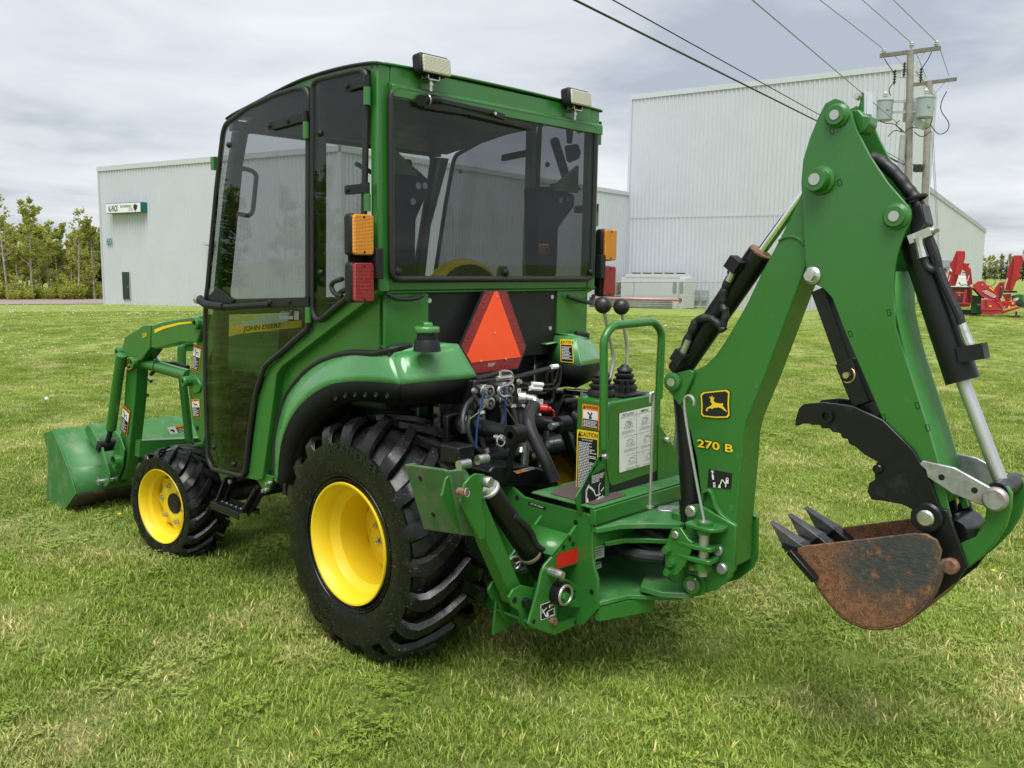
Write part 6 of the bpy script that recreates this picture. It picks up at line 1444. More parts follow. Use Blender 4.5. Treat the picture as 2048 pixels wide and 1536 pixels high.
# bucket rear brackets (quick-attach plates) left and right
for s in (-1, 1):
    mr = (lambda p: p) if s < 0 else mir
    for x0 in (-.64, -.51):
        pts = [at(*C6(u, v), 'x', -.64) for u, v in ((570, 250), (600, 200), (640, 200), (700, 330), (780, 450), (810, 560), (880, 830), (880, 930), (850, 980), (720, 990), (670, 850), (800, 810), (770, 620), (700, 480), (590, 320))]
        pts = [V((x0, p.y, p.z)) for p in pts]; mb = MB(); mb.prism(mr(pts), (s*-.012, 0, 0)); mb.build('attach_plate', GREEN2, BK, bevel=.002)
    pts = [at(*C6(u, v), 'x', -.54) for u, v in ((600, 200), (770, 185), (800, 230), (640, 262))]; 
    mb = MB(); p = at(*C6(600, 210), 'x', -.64); q = at(*C6(640, 262), 'x', -.64); mb.prism(mr([V((x, y, z)) for x, y, z in ((-.64, p.y, p.z), (-.51, p.y, p.z), (-.51, q.y, q.z), (-.64, q.y, q.z))]), (0, .012, .008)); mb.build('attach_top', GREEN2, BK)
    p = at(*C6(765, 915), 'x', -.66); p = mr([p])[0]; mb = MB(); mb.torus(p+V((s*.01, 0, 0)), (s, .2, 0), .024, .003, 24, 6); mb.cyl(p+V((-s*.12, 0, 0)), p+V((s*.02, 0, 0)), .014, n=12); mb.build('lock_pin', STEEL, BK)
    p = at(*C6(735, 492), 'x', -.65); p = mr([p])[0]; mb = MB(); mb.cyl(p, p+V((-s*.15, 0, 0)), .026, n=16); mb.cyl(p, p+V((s*.004, 0, 0)), .014, n=12); mb.build('pivot_pin', BLKG, BK)
d = Decal([at(*A4(u, v), 'y', prof[0].lerp(prof[1], .45).y-.01) for u, v in ((775, 780), (890, 762), (925, 815), (805, 842))], .006)
d.rect(0, 0, 1, 1, ORGP, .004); d.rect(.02, .04, .38, .96, WHITE); d.rect(.4, .2, .98, .96, BLACKP); d.lines(.44, .3, .95, .92, 5, WHITE, 2, .4); d.stroke([(.1, .3), (.25, .35), (.2, .5)], .012, BLACKP); d.stroke([(.1, .7), (.3, .8)], .012, BLACKP); d.build('warning_decal', BK)
def lp(c, pts, x=LX): return [at(*c(*p), 'x', x) for p in pts]
for s in (-1, 1):
    mr = (lambda p: p) if s < 0 else mir
    AR = thing('loader_arm', None, None, (s*.55, 2.0, 1.0)); AR.parent = LD; AR.location = WORLD[AR.name]-WORLD[LD.name]; AR['label'] = 'left loader arm' if s < 0 else 'right loader arm'
    th = V((-s*.075, 0, 0))
    upper = lp(A4, [(1000, 137), (948, 150), (850, 163), (760, 180), (690, 200), (688, 330), (720, 335), (790, 315), (850, 298), (950, 300)])
    knee = lp(A4, [(690, 200), (655, 198), (545, 268), (530, 330), (535, 380), (545, 440), (640, 395), (688, 330)])
    shank = lp(A4, [(545, 420), (605, 395), (600, 470), (590, 640), (572, 800), (553, 960), (545, 1010), (520, 1080), (500, 1085), (460, 1070), (490, 880), (520, 790)])
    mb = MB(); mb.prism(mr(upper), th); mb.build('upper_beam', GREEN, AR, bevel=.006)
    mb = MB(); mb.prism(mr([p+V((-.006, 0, 0)) for p in knee]), th+V((-s*.012, 0, 0))); mb.build('knee_plate', GREEN, AR, bevel=.004)
    mb = MB(); mb.prism(mr([p+V((.004, 0, 0)) for p in shank]), th); mb.build('lower_beam', GREEN, AR, bevel=.006)
    flange = lp(A4, [(520, 830), (545, 910), (535, 1000), (500, 1090), (470, 1090), (455, 1040), (490, 880)], LX-.01); mb = MB(); mb.prism(mr(flange), (s*.01, 0, 0)); mb.build('foot_plate', GREEN, AR, bevel=.002)
    p = at(*A4(497, 975), 'x', LX-.03); p = mr([p])[0]; mb = MB(); mb.lathe([(.042, -.02), (.042, .025), (.036, .025), (.036, -.02)], p, (s, 0, 0), 28); mb.build('cross_tube_end', GREEN, AR)
    for q, r_ in (((962, 190), .026), ((600, 412), .026), ((518, 355), .026), ((895, 520), .022)):
        p = at(*A4(*q), 'x', LX); p = mr([p])[0]; mb = MB(); mb.lathe([(r_*1.25, -.03), (r_*1.25, .022), (r_*1.05, .028), (r_*.62, .028), (r_*.62, .012), (0, .012)], p, (s, 0, 0), 24); bs = mb.build('pin_boss', GREEN, AR)
        mb = MB(); mb.cyl(p+V((s*.012, 0, 0)), p+V((s*.018, 0, 0)), r_*.6, n=16); mb.build('pin', BLKG, bs)
    if s < 0:
        st_ = lp(A4, [(708, 225), (760, 205), (850, 185), (938, 178), (935, 186), (850, 197), (765, 220), (710, 245)], LX-.0005); d = MB(); d.prism(st_, (-.001, 0, 0)); d.build('yellow_stripe', YELP, AR)
        q = lp(A4, [(628, 248), (678, 232), (678, 264), (628, 280)], LX-.007); d = Decal(q, .0012); d.text('220R', .5, .5, d.h*.8, YELP, .9); d.build('model_decal', AR)
        deer_logo(lp(A4, [(555, 385), (588, 375), (588, 448), (555, 455)], LX-.008), 'deer_logo', AR)
        warn_decal(A4, 'x', LX-.0, [(530, 650), (570, 690), (552, 832), (512, 795)], AR)
    # tilt cylinder down to the bucket, lift cylinder back to the mast
    cy = thing('tilt_cylinder', None, None, (s*.60, 2.3, .8)); cy.parent = LD; cy.location = WORLD[cy.name]-WORLD[LD.name]
    a, b, c = mr(lp(A4, [(520, 370), (462, 790), (438, 880)], LX-.035)); mb = MB(); mb.cyl(a, b, .031, n=20); mb.build('barrel', GREEN, cy); mb = MB(); mb.cyl(b, c, .016, n=14); mb.build('rod', BLKG, cy); mb = MB(); mb.cyl(c+V((-.05, 0, 0)), c+V((.05, 0, 0)), .03, n=16); mb.build('rod_eye', BLKG, cy)
    cy = thing('lift_cylinder', None, None, (s*.52, 1.8, 1.1)); cy.parent = LD; cy.location = WORLD[cy.name]-WORLD[LD.name]
    a, m_, b = mr(lp(A4, [(640, 412), (730, 437), (905, 487)], LX+.045)); mb = MB(); mb.cyl(a, b, .034, n=20); mb.build('barrel', GREEN, cy); mb = MB(); mb.cyl(m_, m_+(b-m_).normalized()*.01, .0355, n=20); mb.build('band', BLKG, cy); mb = MB(); mb.sphere(a, .04, 14, 8); mb.build('end_cap', GREEN, cy)
    # mast with gusset
    MS = thing('mast', None, None, (s*.52, 1.5, .9)); MS.parent = LD; MS.location = WORLD[MS.name]-WORLD[LD.name]
    mast = lp(A4, [(945, 150), (1010, 135), (1060, 140), (1060, 300), (1010, 400), (1010, 780), (985, 875), (960, 850), (925, 760), (900, 560), (905, 470), (945, 330)], LX+.03); mb = MB(); mb.prism(mr(mast), (-s*.06, 0, 0)); mb.build('upright', GREEN, MS, bevel=.004)
    lug = rnd(lp(A4, [(890, 490), (935, 480), (970, 540), (965, 580), (930, 592), (905, 560)], LX+.02), .02, 3); mb = MB(); mb.prism(mr(lug), (-s*.02, 0, 0)); mb.build('cylinder_lug', GREEN, MS, bevel=.004)
    p = mr([at(*A4(953, 785), 'x', LX+.03)])[0]; mb = MB(); mb.cyl(p, p+V((s*.004, 0, 0)), .014, n=16); mb.build('hole_plug', BLKG, MS)
    if s < 0:
        warn_decal(A4, 'x', LX+.03, [(935, 305), (978, 322), (962, 468), (918, 450)], MS); warn_decal(A4, 'x', LX+.03, [(920, 622), (965, 620), (974, 724), (930, 724)], MS)
    # frame rail under the tractor tying the mast
    mb = MB(); mb.bar(V((s*.50, 1.55, .62)), V((s*.20, 1.55, .60)), .10, .10); mb.build('mount_frame', GREEN, LD)
# hoses along the left arm
for pts in (((715, 360), (735, 410), (800, 420), (900, 440)), ((690, 480), (720, 450), (760, 425), (830, 420), (900, 450)), ((655, 490), (650, 560), (640, 680), (625, 760))):
    mb = MB(); mb.tube(smooth_path([at(*A4(*p), 'x', -.44) for p in pts], 5), .012, 8); mb.build('hose', RUB, LD)
for a, b in (((705, 360), (738, 410)), ((650, 485), (690, 520)), ((645, 590), (668, 598))):
    mb = MB(); mb.cyl(at(*A4(*a), 'x', -.45), at(*A4(*b), 'x', -.45), .011, n=10); mb.build('hose_fitting', STEEL, LD)
# torque tube between the arms and grille guard
p = at(*A4(497, 975), 'x', LX-.03); mb = MB(); mb.cyl((-.55, p.y, p.z), (.55, p.y, p.z), .034, n=20); mb.build('torque_tube', GREEN, LD)
gy = 2.42
g = [at(*A4(u, v), 'y', gy) for u, v in ((920, 303), (880, 305), (862, 330), (868, 500), (890, 700), (905, 860), (925, 895), (1010, 880))]
mb = MB(); mb.tube(smooth_path(rnd(g, .03, 3, False), 3), .026, 12); gg = mb.build('grille_guard', GREEN, LD)
mb = MB(); a = at(*A4(870, 330), 'y', gy); mb.bb(a.x, a.x+.55, gy-.02, gy+.02, a.z-.02, a.z+.02); mb.build('guard_bar', GREEN, gg); mb = MB(); a = at(*A4(610, 900), 'y', gy+.05); b = at(*A4(1010, 880), 'y', gy+.05); mb.bar(a, b, .06, .10); mb.build('guard_base', GREEN, gg)
# ================================================================ BACKHOE
BH = thing('backhoe', 'green backhoe attachment with folded boom behind the tractor', 'backhoe', (0, -.95, 0))
def sub(name, parent, loc, label=None):
    o = thing(name, None, None, loc); o.parent = parent; o.location = V(loc)-WORLD[parent.name]
    if label: o['label'] = label
    return o
X = lambda c, x, pts: [at(*c(*p), 'x', x) for p in pts]
Y = lambda c, y, pts: [at(*c(*p), 'y', y) for p in pts]
def bolt(p, ax, r, h, parent, mat=STEEL, hexa=True, name='bolt'):
    p, ax = V(p), V(ax).normalized(); mb = MB()
    if hexa: mb.cyl(p, p+ax*h*.3, r*1.25, n=18); mb.hexnut(p+ax*h*.3, ax, r, h*.7)
    else: mb.lathe([(r, 0), (r, h*.7), (r*.8, h), (0, h)], p, ax, 18)
    return mb.build(name, mat, parent)
FX = -.34
# ---- main frame
MF = sub('main_frame', BH, (0, -.7, .5))
side = X(A6, FX, [(590, 175), (625, 185), (712, 272), (930, 467), (1100, 512), (1385, 585), (1408, 625), (1415, 700), (1415, 860), (1425, 960), (1450, 1040), (1450, 1250), (1350, 1360), (1000, 1400), (850, 1340), (760, 1290), (600, 1190), (560, 1150), (600, 1090), (690, 1110), (780, 1060), (740, 700), (640, 430), (600, 330)])
for s in (-1, 1):
    mb = MB(); mb.prism(side if s < 0 else mir(side), (-s*.014, 0, 0)); sd_ = mb.build('side_plate', GREEN, MF, bevel=.003)
    if s < 0:
        for q in ((887, 475), (840, 530), (1297, 645), (1408, 1130)):
            p = at(*A6(*q), 'x', FX); mb = MB(); mb.disc(p, (-1, 0, 0), .010, .001, 16); mb.build('hole', BLK, sd_)
        q = X(A6, FX, [(968, 500), (1092, 538), (1088, 556), (966, 518)]); d = Decal(q, .0012); d.rect(0, 0, 1, 1, BLACKP); d.text('PAT. NO. 8,353,299', .5, .5, d.h*.62, WHITE, 1.0); d.build('patent_plate', MF)
DZ = .752
mb = MB(); mb.bb(-.35, .35, -.60, -.905, DZ-.008, DZ); mb.build('deck', GREEN2, MF, bevel=.003)
mb = MB(); mb.bb(-.35, .35, -.885, -.91, DZ-.065, DZ-.009); mb.build('deck_skirt', GREEN, MF, bevel=.003)
GRIT = M('anti_slip_grit', (.085, .062, .058), .9, var=.5, scale=300, bump=1., bscale=400)
mb = MB(); mb.prism(rnd([V((x, y, DZ+.0015)) for x, y in ((-.325, -.67), (-.19, -.62), (-.12, -.64), (-.12, -.885), (-.33, -.885))], .02, 3), (0, 0, .0015)); mb.build('anti_slip_pad', GRIT, MF)
# rear cross members: upper beam, bottom plate, inner tubes
mb = MB(); mb.bb(-.33, .33, -.86, -.90, .60, .685); mb.build('upper_beam', GREEN, MF, bevel=.004)
mb = MB(); mb.bb(-.33, .33, -.50, -.56, .36, .44); mb.build('front_beam', GREEN, MF, bevel=.004)
mb = MB(); mb.bb(-.325, .325, -.62, -.64, .40, .745); mb.build('bulkhead', BLKG, MF)
zl = .385
low = [V((x, y, zl)) for x, y in ((-.33, -.62), (-.33, -.93), (-.20, -.96), (-.13, -1.04), (-.06, -1.10), (.06, -1.10), (.13, -1.04), (.20, -.96), (.33, -.93), (.33, -.62))]
mb = MB(); mb.prism(low, (0, 0, .018)); mb.build('lower_plate', GREEN2, MF, bevel=.003)
mb = MB(); mb.bar(V((-.33, -.915, zl-.03)), V((.33, -.915, zl-.03)), .012, .055); mb.bar(V((-.33, -.92, zl-.03)), V((-.10, -1.0, zl-.03)), .012, .055); mb.build('lower_web', GREEN, MF)
up_ = [V((x, y, .655)) for x, y in ((-.34, -.88), (-.34, -.915), (-.24, -.94), (-.16, -1.0), (-.08, -1.09), (.06, -1.12), (.13, -1.04), (.20, -.96), (.33, -.92), (.33, -.88))]
mb = MB(); mb.prism(up_, (0, 0, .022)); mb.build('upper_plate', GREEN2, MF, bevel=.004)
mb = MB(); mb.prism([p+V((0, 0, -.065)) for p in [V((q.x*.8, q.y+.01, q.z)) for q in up_]], (0, 0, .020)); mb.build('neck_plate', GREEN, MF, bevel=.004)
mb = MB(); mb.lathe([(.05, 0), (.055, .02), (.055, .05), (.02, .05), (.02, .0)], (-.02, -1.08, .60), (0, 0, 1), 24); mb.build('swing_boss', GREEN, MF)
# decals inside the rear opening
mb = MB(); mb.bb(-.33, -.25, -.80, -.815, .42, .66); ip_ = mb.build('inner_upright', GREEN, MF)
q = Y(A7, -.817, [(208, 1165), (258, 1150), (258, 1210), (208, 1225)]); d = Decal(q, .002); d.rect(0, 0, 1, 1, BLACKP); d.lines(.1, .15, .9, .9, 5, WHITE, 2); d.build('warning_decal', MF)
q = Y(A7, -.817, [(208, 1232), (258, 1218), (258, 1280), (208, 1296)]); d = Decal(q, .002); d.rect(0, 0, 1, 1, WHITE); d.lines(.1, .2, .9, .9, 4, BLACKP, 3, .3); d.build('serial_decal', MF)
q = Y(A7, -.817, [(208, 1312), (244, 1300), (244, 1330), (208, 1344)]); d = Decal(q, .002); d.rect(0, 0, 1, 1, WHITE); d.rect(0, .05, 1, .4, TEAL); d.lines(.1, .5, .9, .95, 2, BLACKP, 4); d.build('barcode_decal', MF)
# black sleeved hoses in the opening
for pts in (((330, 1130), (400, 1120), (470, 1150), (550, 1200)), ((320, 1160), (390, 1200), (460, 1240), (550, 1270)), ((340, 1200), (400, 1250), (470, 1270), (550, 1290)), ((330, 1115), (420, 1150), (500, 1200), (560, 1230)), ((290, 1170), (350, 1240), (420, 1270), (540, 1285))):
    mb = MB(); P_ = [at(*A7(u, v), 'y', -.80-.22*i/3) for i, (u, v) in enumerate(pts)]; mb.tube(smooth_path(P_, 6), .026, 10); mb.build('sleeved_hose', RUB, MF)
# ---- left stabiliser bracket and stabiliser
for s in (-1, 1):
    mr = (lambda p: p) if s < 0 else mir
    SB = sub('stabiliser_bracket', BH, (s*.45, -.75, .4))
    yr, yf = -.825, -.655
    rear = Y(C3, yr, [(605, 592), (622, 600), (622, 885), (612, 900), (452, 945), (452, 1365), (615, 1315), (612, 1378), (430, 1462), (245, 1395), (225, 1375), (300, 1100), (330, 960), (355, 905), (450, 800)])
    mb = MB(); mb.prism(mr(rear), (0, .012, 0)); rp_ = mb.build('rear_plate', GREEN, SB, bevel=.003)
    fpl = [V((p.x, yf, p.z)) for p in rear[:4]]+[V((-.40, yf, .36)), V((-.50, yf, .28)), V((-.60, yf, .27)), V((-.585, yf, .40)), V((-.555, yf, .52))]
    mb = MB(); mb.prism(mr(fpl), (0, .012, 0)); mb.build('front_plate', GREEN, SB, bevel=.003)
    a, b = rear[0], rear[13]; a, b = a.lerp(b, .25), a.lerp(b, .78); mb = MB(); mb.add(mr([V((a.x, yr, a.z)), V((b.x, yr, b.z)), V((b.x, yf, b.z)), V((a.x, yf, a.z))]), [(0, 1, 2, 3)]); mb.build('top_web', GREEN, SB, solid=.01)
    p0 = Y(C3, yr, [(245, 1395), (430, 1462), (612, 1378)]); mb = MB(); mb.prism(mr([V((p0[0].x, yr+.012, p0[0].z+.01)), V((p0[1].x, yr+.012, p0[1].z+.012)), V((p0[2].x, yr+.012, p0[2].z+.012)), V((p0[2].x, yf, p0[2].z+.012)), V((p0[1].x, yf, p0[1].z+.012)), V((p0[0].x, yf, p0[0].z+.01))]), (0, 0, .01)); mb.build('bottom_web', GREEN, SB)
    if s < 0:
        q = Y(C3, yr, [(443, 822), (611, 768), (611, 880), (445, 937)]); d = Decal(q, .001); d.rect(0, 0, 1, 1, REDP); d.build('red_reflector', SB)
        q = Y(C3, yr, [(316, 1218), (430, 1178), (430, 1302), (318, 1342)]); d = Decal(q, .001); d.rect(0, 0, 1, 1, WHITE, .004); d.rect(.04, .04, .96, .96, BLACKP, .004); d.stroke([(.1, .3), (.35, .85)], .004, WHITE); d.stroke([(.1, .55), (.4, .3)], .004, WHITE); d.poly([(.38, .6), (.5, .6), (.52, .9), (.36, .9)], WHITE); d.stroke([(.45, .55), (.9, .5), (.9, .9), (.6, .9)], .003, WHITE); d.poly([(.55, .2), (.62, .15), (.62, .38), (.55, .38)], WHITE); d.lines(.65, .18, .95, .34, 2, WHITE, 3); d.build('stabiliser_decal', SB)
        bolt(at(*C3(395, 955), 'y', yr), (0, -1, 0), .016, .06, SB, STEEL, False, 'pin'); 
        p = at(*C3(440, 970), 'y', yr-.05)
        for q in ((575, 740), (550, 700), (500, 765), (265, 1350), (597, 1352)):
            p = at(*C3(*q), 'y', yr); mb = MB(); mb.disc(p, (0, -1, 0), .009, .001, 14); mb.build('hole', BLK, rp_)
        bolt(at(*C3(412, 1345), 'y', yr), (0, -1, 0), .013, .014, SB, RUSTM)
        p = at(*C3(510, 1140), 'y', -.86); mb = MB(); mb.cyl(p+V((0, .05, 0)), p, .046, n=24); mb.build('pin_bush', BLKG, SB); mb = MB(); mb.torus(p+V((0, -.004, 0)), (0, 1, 0), .034, .006, 24, 8); mb.build('snap_ring', STEEL, SB); bolt(p+V((-.012, 0, -.002)), (0, -1, 0), .016, .022, SB, GREEN)
        pts = Y(C3, -.845, [(470, 1030), (520, 1015), (600, 1060), (650, 1110), (655, 1190), (620, 1240), (540, 1230), (600, 1180), (600, 1110), (540, 1060)]); mb = MB(); mb.prism(pts, (0, .008, 0)); mb.build('pin_guard', GREEN, SB)
    # arm: square tube leaning outwards, with upper ears, foot plates and pad
    ST = sub('stabiliser', BH, (s*.6, -.72, .5), 'left stabiliser folded up' if s < 0 else 'right stabiliser folded up')
    ya = -.735
    pv, top = at(*A6(860, 1170), 'y', ya), at(*A6(600, 560), 'y', ya)
    pv, top = mr([pv, top]); mb = MB(); mb.bar(pv, top+(top-pv)*.12, .062, .062, up=(0, 1, 0)); mb.build('arm', GREEN, ST, bevel=.005)
    for y_ in (ya-.05, ya+.04):
        ear = [at(*A6(u, v), 'y', ya-.05) for u, v in ((500, 480), (520, 380), (560, 330), (600, 305), (660, 310), (690, 350), (655, 400), (640, 460), (650, 560), (675, 630), (660, 760), (630, 770), (560, 640), (490, 500))]
        mb = MB(); mb.prism(mr([V((p.x, y_, p.z)) for p in ear]), (0, .010, 0)); mb.build('ear_plate', GREEN, ST, bevel=.002)
    for y_ in (ya-.055, ya+.045):
        ft = [at(*A6(u, v), 'y', ya-.055) for u, v in ((830, 1170), (860, 1115), (920, 1085), (1010, 1105), (1000, 1200), (960, 1400), (930, 1350), (900, 1260), (850, 1230))]
        mb = MB(); mb.prism(mr([V((p.x, y_, p.z)) for p in ft]), (0, .010, 0)); mb.build('pivot_plate', GREEN, ST, bevel=.002)
    mb = MB(); mb.cyl(pv+V((0, -.075, 0)), pv+V((0, .07, 0)), .016, n=14); mb.build('pivot_pin', BLKG, ST)
    if s < 0:
        bolt(at(*A6(672, 360), 'y', ya-.05), (0, -1, 0), .019, .022, ST, STEEL, False, 'pin')
        for q, y0 in (((870, 1188), ya-.056), ((885, 1365), ya-.056)):
            p = at(*A6(*q), 'y', y0); mb = MB(); mb.disc(p, (0, -1, 0), .011, .001, 14); mb.build('hole', BLK, ST)
        p = at(*A6(510, 435), 'y', ya-.065); mb = MB(); mb.cyl(p+V((0, .02, 0)), p+V((0, -.012, 0)), .013, n=10); mb.build('pad_pin', RUSTM, ST)
        mb = MB(); mb.torus(p+V((.006, -.012, .0)), (.3, -1, .2), .014, .002, 14, 5); mb.build('cotter', STEEL, ST)
    # pad: plate with bent edges, spanning fore-and-aft
    pd = [at(*A6(u, v), 'x', x) for u, v, x in ((80, 265, -.86), (130, 228, -.86), (400, 275, -.86), (420, 300, -.86), (560, 720, -.80), (500, 730, -.80), (280, 680, -.80), (230, 700, -.80))]
    pt = [at(*A6(*q), 'x', -.865) for q in ((100, 240), (410, 285))]; pb = [at(*A6(*q), 'x', -.80) for q in ((235, 695), (500, 735))]
    n_ = (pt[1]-pt[0]).cross(pb[0]-pt[0]).normalized()
    if n_.x > 0: n_ = -n_
    mb = MB(); plate = rnd([pt[0], pt[1], pb[1], pb[0]], .03, 4); mb.prism(mr(plate), V((-n_.x*s*-1 if s > 0 else n_.x, n_.y, n_.z))*-.012 if s < 0 else V((-n_.x, n_.y, n_.z))*-.012)
    PADM = M('scuffed_green_pad', (.05, .15, .045), .55, var=.2, scale=9, dirt=((.16, .13, .09), .42, 17)) if s < 0 else PADM
    mb.build('pad', PADM, ST, bevel=.003)
    # bent flange on the rear edge
    fl0, fl1 = pt[1], pb[1]; k_ = [at(*A6(*q), 'x', x) for q, x in (((415, 280), -.86), ((375, 330), -.88), ((520, 780), -.815), ((578, 750), -.79))]
    mb = MB(); mb.prism(mr([pt[1], pb[1], pb[1]+V((.075, -.02, -.018)), pt[1]+V((.045, -.02, .0))]), V((0, .012, 0))); mb.build('pad_flange', PADM, ST, bevel=.003)
    mb = MB(); mb.prism(mr([pt[0], pb[0], pb[0]+V((.06, .0, -.018)), pt[0]+V((.045, 0, .0))]), V((0, -.012, 0))); mb.build('pad_flange', PADM, ST, bevel=.003)
    if s < 0:
        for q in ((212, 338), (302, 590)):
            p = on(*A6(*q), pt[0], n_); mb = MB(); mb.disc(p, n_, .009, .0015, 14); mb.build('hole', BLK, ST)
    # hydraulic cylinder of the stabiliser
    SC_ = sub('stabiliser_cylinder', BH, (s*.6, -.74, .65))
    a, b, e_ = [at(*A6(*q), 'y', ya-.005) for q in ((690, 420), (1040, 960), (1080, 1010))]; a, b, e_ = mr([a, b, e_]); mb = MB(); mb.cyl(a, e_, .040, n=24); mb.build('barrel', BLKG, SC_)
    mb = MB(); t0 = a.lerp(b, .02); mb.cyl(a-(b-a).normalized()*.028, a, .028, .041, n=20); mb.torus(a-(b-a).normalized()*.005, b-a, .036, .006, 24, 8); mb.build('gland', CHROMEM, SC_)
    mb = MB(); k = a.lerp(b, .80); mb.cyl(k, k+(b-a).normalized()*.012, .0425, n=24); mb.build('band_clamp', M('olive_clamp', (.25, .24, .13), .5) if s < 0 else STEEL, SC_)
    if s < 0:
        h_ = [at(*A6(*q), 'y', ya-.04) for q in ((860, 600), (930, 650), (985, 720), (1020, 800), (1070, 840), (1140, 860))]; mb = MB(); mb.tube(smooth_path(h_, 5), .012, 8); mb.build('hose', RUB, SC_)
        for q in ((870, 930), (905, 950), (930, 945)):
            p = at(*A6(*q), 'y', -.66); mb = MB(); mb.torus(p, (.4, 1, .3*(q[0] % 3)), .024, .007, 18, 7); mb.build('chain_link', STEEL, SC_)
        mb = MB(); mb.cyl(at(*A6(820, 905), 'y', -.66), at(*A6(870, 940), 'y', -.66), .007, n=8); mb.build('chain_link', STEEL, SC_)
# lower hitch arms of the frame towards the tractor
for s in (-1, 1):
    pts = X(A6, FX-.02, [(560, 1150), (640, 1090), (700, 1130), (760, 1110), (850, 1240), (860, 1350), (760, 1290)]); pts = pts if s < 0 else mir(pts); mb = MB(); mb.prism(pts, (-s*.012, 0, 0)); mb.build('hitch_plate', GREEN, BH)
    p = at(*A6(775, 1272), 'x', FX-.02); bolt(p if s < 0 else mir([p])[0], (s, 0, 0), .018, .02, BH, STEEL)
# ---- control console
CN = sub('console', BH, (0, -.74, .75))
cy0, cy1, czt = -.665, -.822, 1.108
mb = MB(); mb.prism([V((-.17, y, z)) for y, z in ((cy0, .70), (cy1, .70), (cy1, czt-.005), (cy0, czt))], (.34, 0, 0)); mb.build('box', GREEN, CN, bevel=.008)
rp2 = Y(A7, cy1-.004, [(282, 560), (300, 545), (520, 500), (530, 520), (530, 850), (510, 870), (300, 940), (285, 925), (275, 850), (270, 745), (285, 715)]); mb = MB(); mb.prism(rp2, (0, .003, 0)); mb.build('rear_cover', GREEN, CN, bevel=.001)
mb = MB(); q0 = Y(A7, cy1-.006, [(300, 905), (510, 850), (510, 880), (300, 960)]); mb.prism(Y(A7, cy1-.0025, [(286, 915), (520, 850), (528, 862), (528, 925), (286, 992)]), (0, .001, 0)); mb.build('dark_opening', BLK, CN)  # flat black plate painting in the shade of the gap under the cover
q = Y(A7, cy1-.004, [(330, 592), (490, 555), (490, 833), (330, 877)]); d = Decal(q, .002)
d.rect(0, 0, 1, 1, WHITE, .006); d.text('INSTALLATION', .26, .045, d.h*.042, BLACKP, .8); d.text('REMOVAL', .75, .045, d.h*.042, BLACKP, .8); LW = .0012
d.stroke([(.5, .02), (.5, .98)], LW, BLACKP); d.stroke([(.03, .08), (.97, .08)], LW, BLACKP)
for r_ in range(3):
    v0 = .10+r_*.30
    for c_ in range(2):
        u0 = .04+c_*.48; d.text(str(r_+1), u0+(.38 if c_ == 0 else .02), v0+.02, d.h*.035, BLACKP); rr2 = random.Random(r_*2+c_)
        cx_, cy_ = u0+.2, v0+.11
        d.stroke([(cx_+.08*math.cos(k*.7), cy_+.045*math.sin(k*.7)) for k in range(10)], LW, BLACKP)
        d.stroke([(cx_-.12, cy_+.06), (cx_-.05, cy_-.05), (cx_+.1, cy_-.03), (cx_+.14, cy_+.06), (cx_-.12, cy_+.06)], LW, BLACKP); d.stroke([(cx_-.02, cy_-.05), (cx_+.05, cy_-.08), (cx_+.13, cy_-.06)], LW, BLACKP)
        for _ in range(4): d.stroke([(cx_+rr2.uniform(-.13, .13), cy_+rr2.uniform(-.07, .07)), (cx_+rr2.uniform(-.13, .13), cy_+rr2.uniform(-.07, .07))], LW, BLACKP)
        d.lines(u0, v0+.215, u0+.42, v0+.265, 3, BLACKP, r_*2+c_, .35)
    if r_: d.stroke([(.03, v0-.012), (.97, v0-.012)], LW, BLACKP)
d.build('instruction_plate', CN)
xL = -.1705
q = X(A7, xL, [(157, 545), (238, 556), (238, 675), (155, 660)]); d = Decal(q, .0015); d.rect(0, 0, 1, 1, ORGP, .004); d.text('WARNING', .56, .11, d.h*.13, BLACKP, .78); d.poly([(.05, .19), (.12, .04), (.2, .19)], BLACKP); d.rect(.07, .24, .93, .60, WHITE); d.rect(.07, .60, .93, .96, BLACKP); d.stroke([(.35, .32), (.5, .42), (.45, .56), (.6, .5)], .006, BLACKP); d.stroke([(.6, .3), (.55, .42)], .005, BLACKP); d.lines(.12, .65, .9, .94, 5, WHITE, 8, .5); d.build('warning_decal', CN)
q = X(A7, xL, [(132, 668), (235, 682), (232, 985), (125, 962)]); d = Decal(q, .0015); d.rect(0, 0, 1, 1, YELP, .004); d.rect(.05, .125, .95, .985, BLACKP); d.text('CAUTION', .57, .062, d.h*.07, BLACKP, .82); d.poly([(.05, .105), (.13, .015), (.2, .105)], BLACKP); d.text('HELP AVOID INJURY', .5, .155, d.h*.028, WHITE, .85); d.lines(.1, .19, .92, .96, 30, WHITE, 9, .5); d.build('caution_decal', CN)
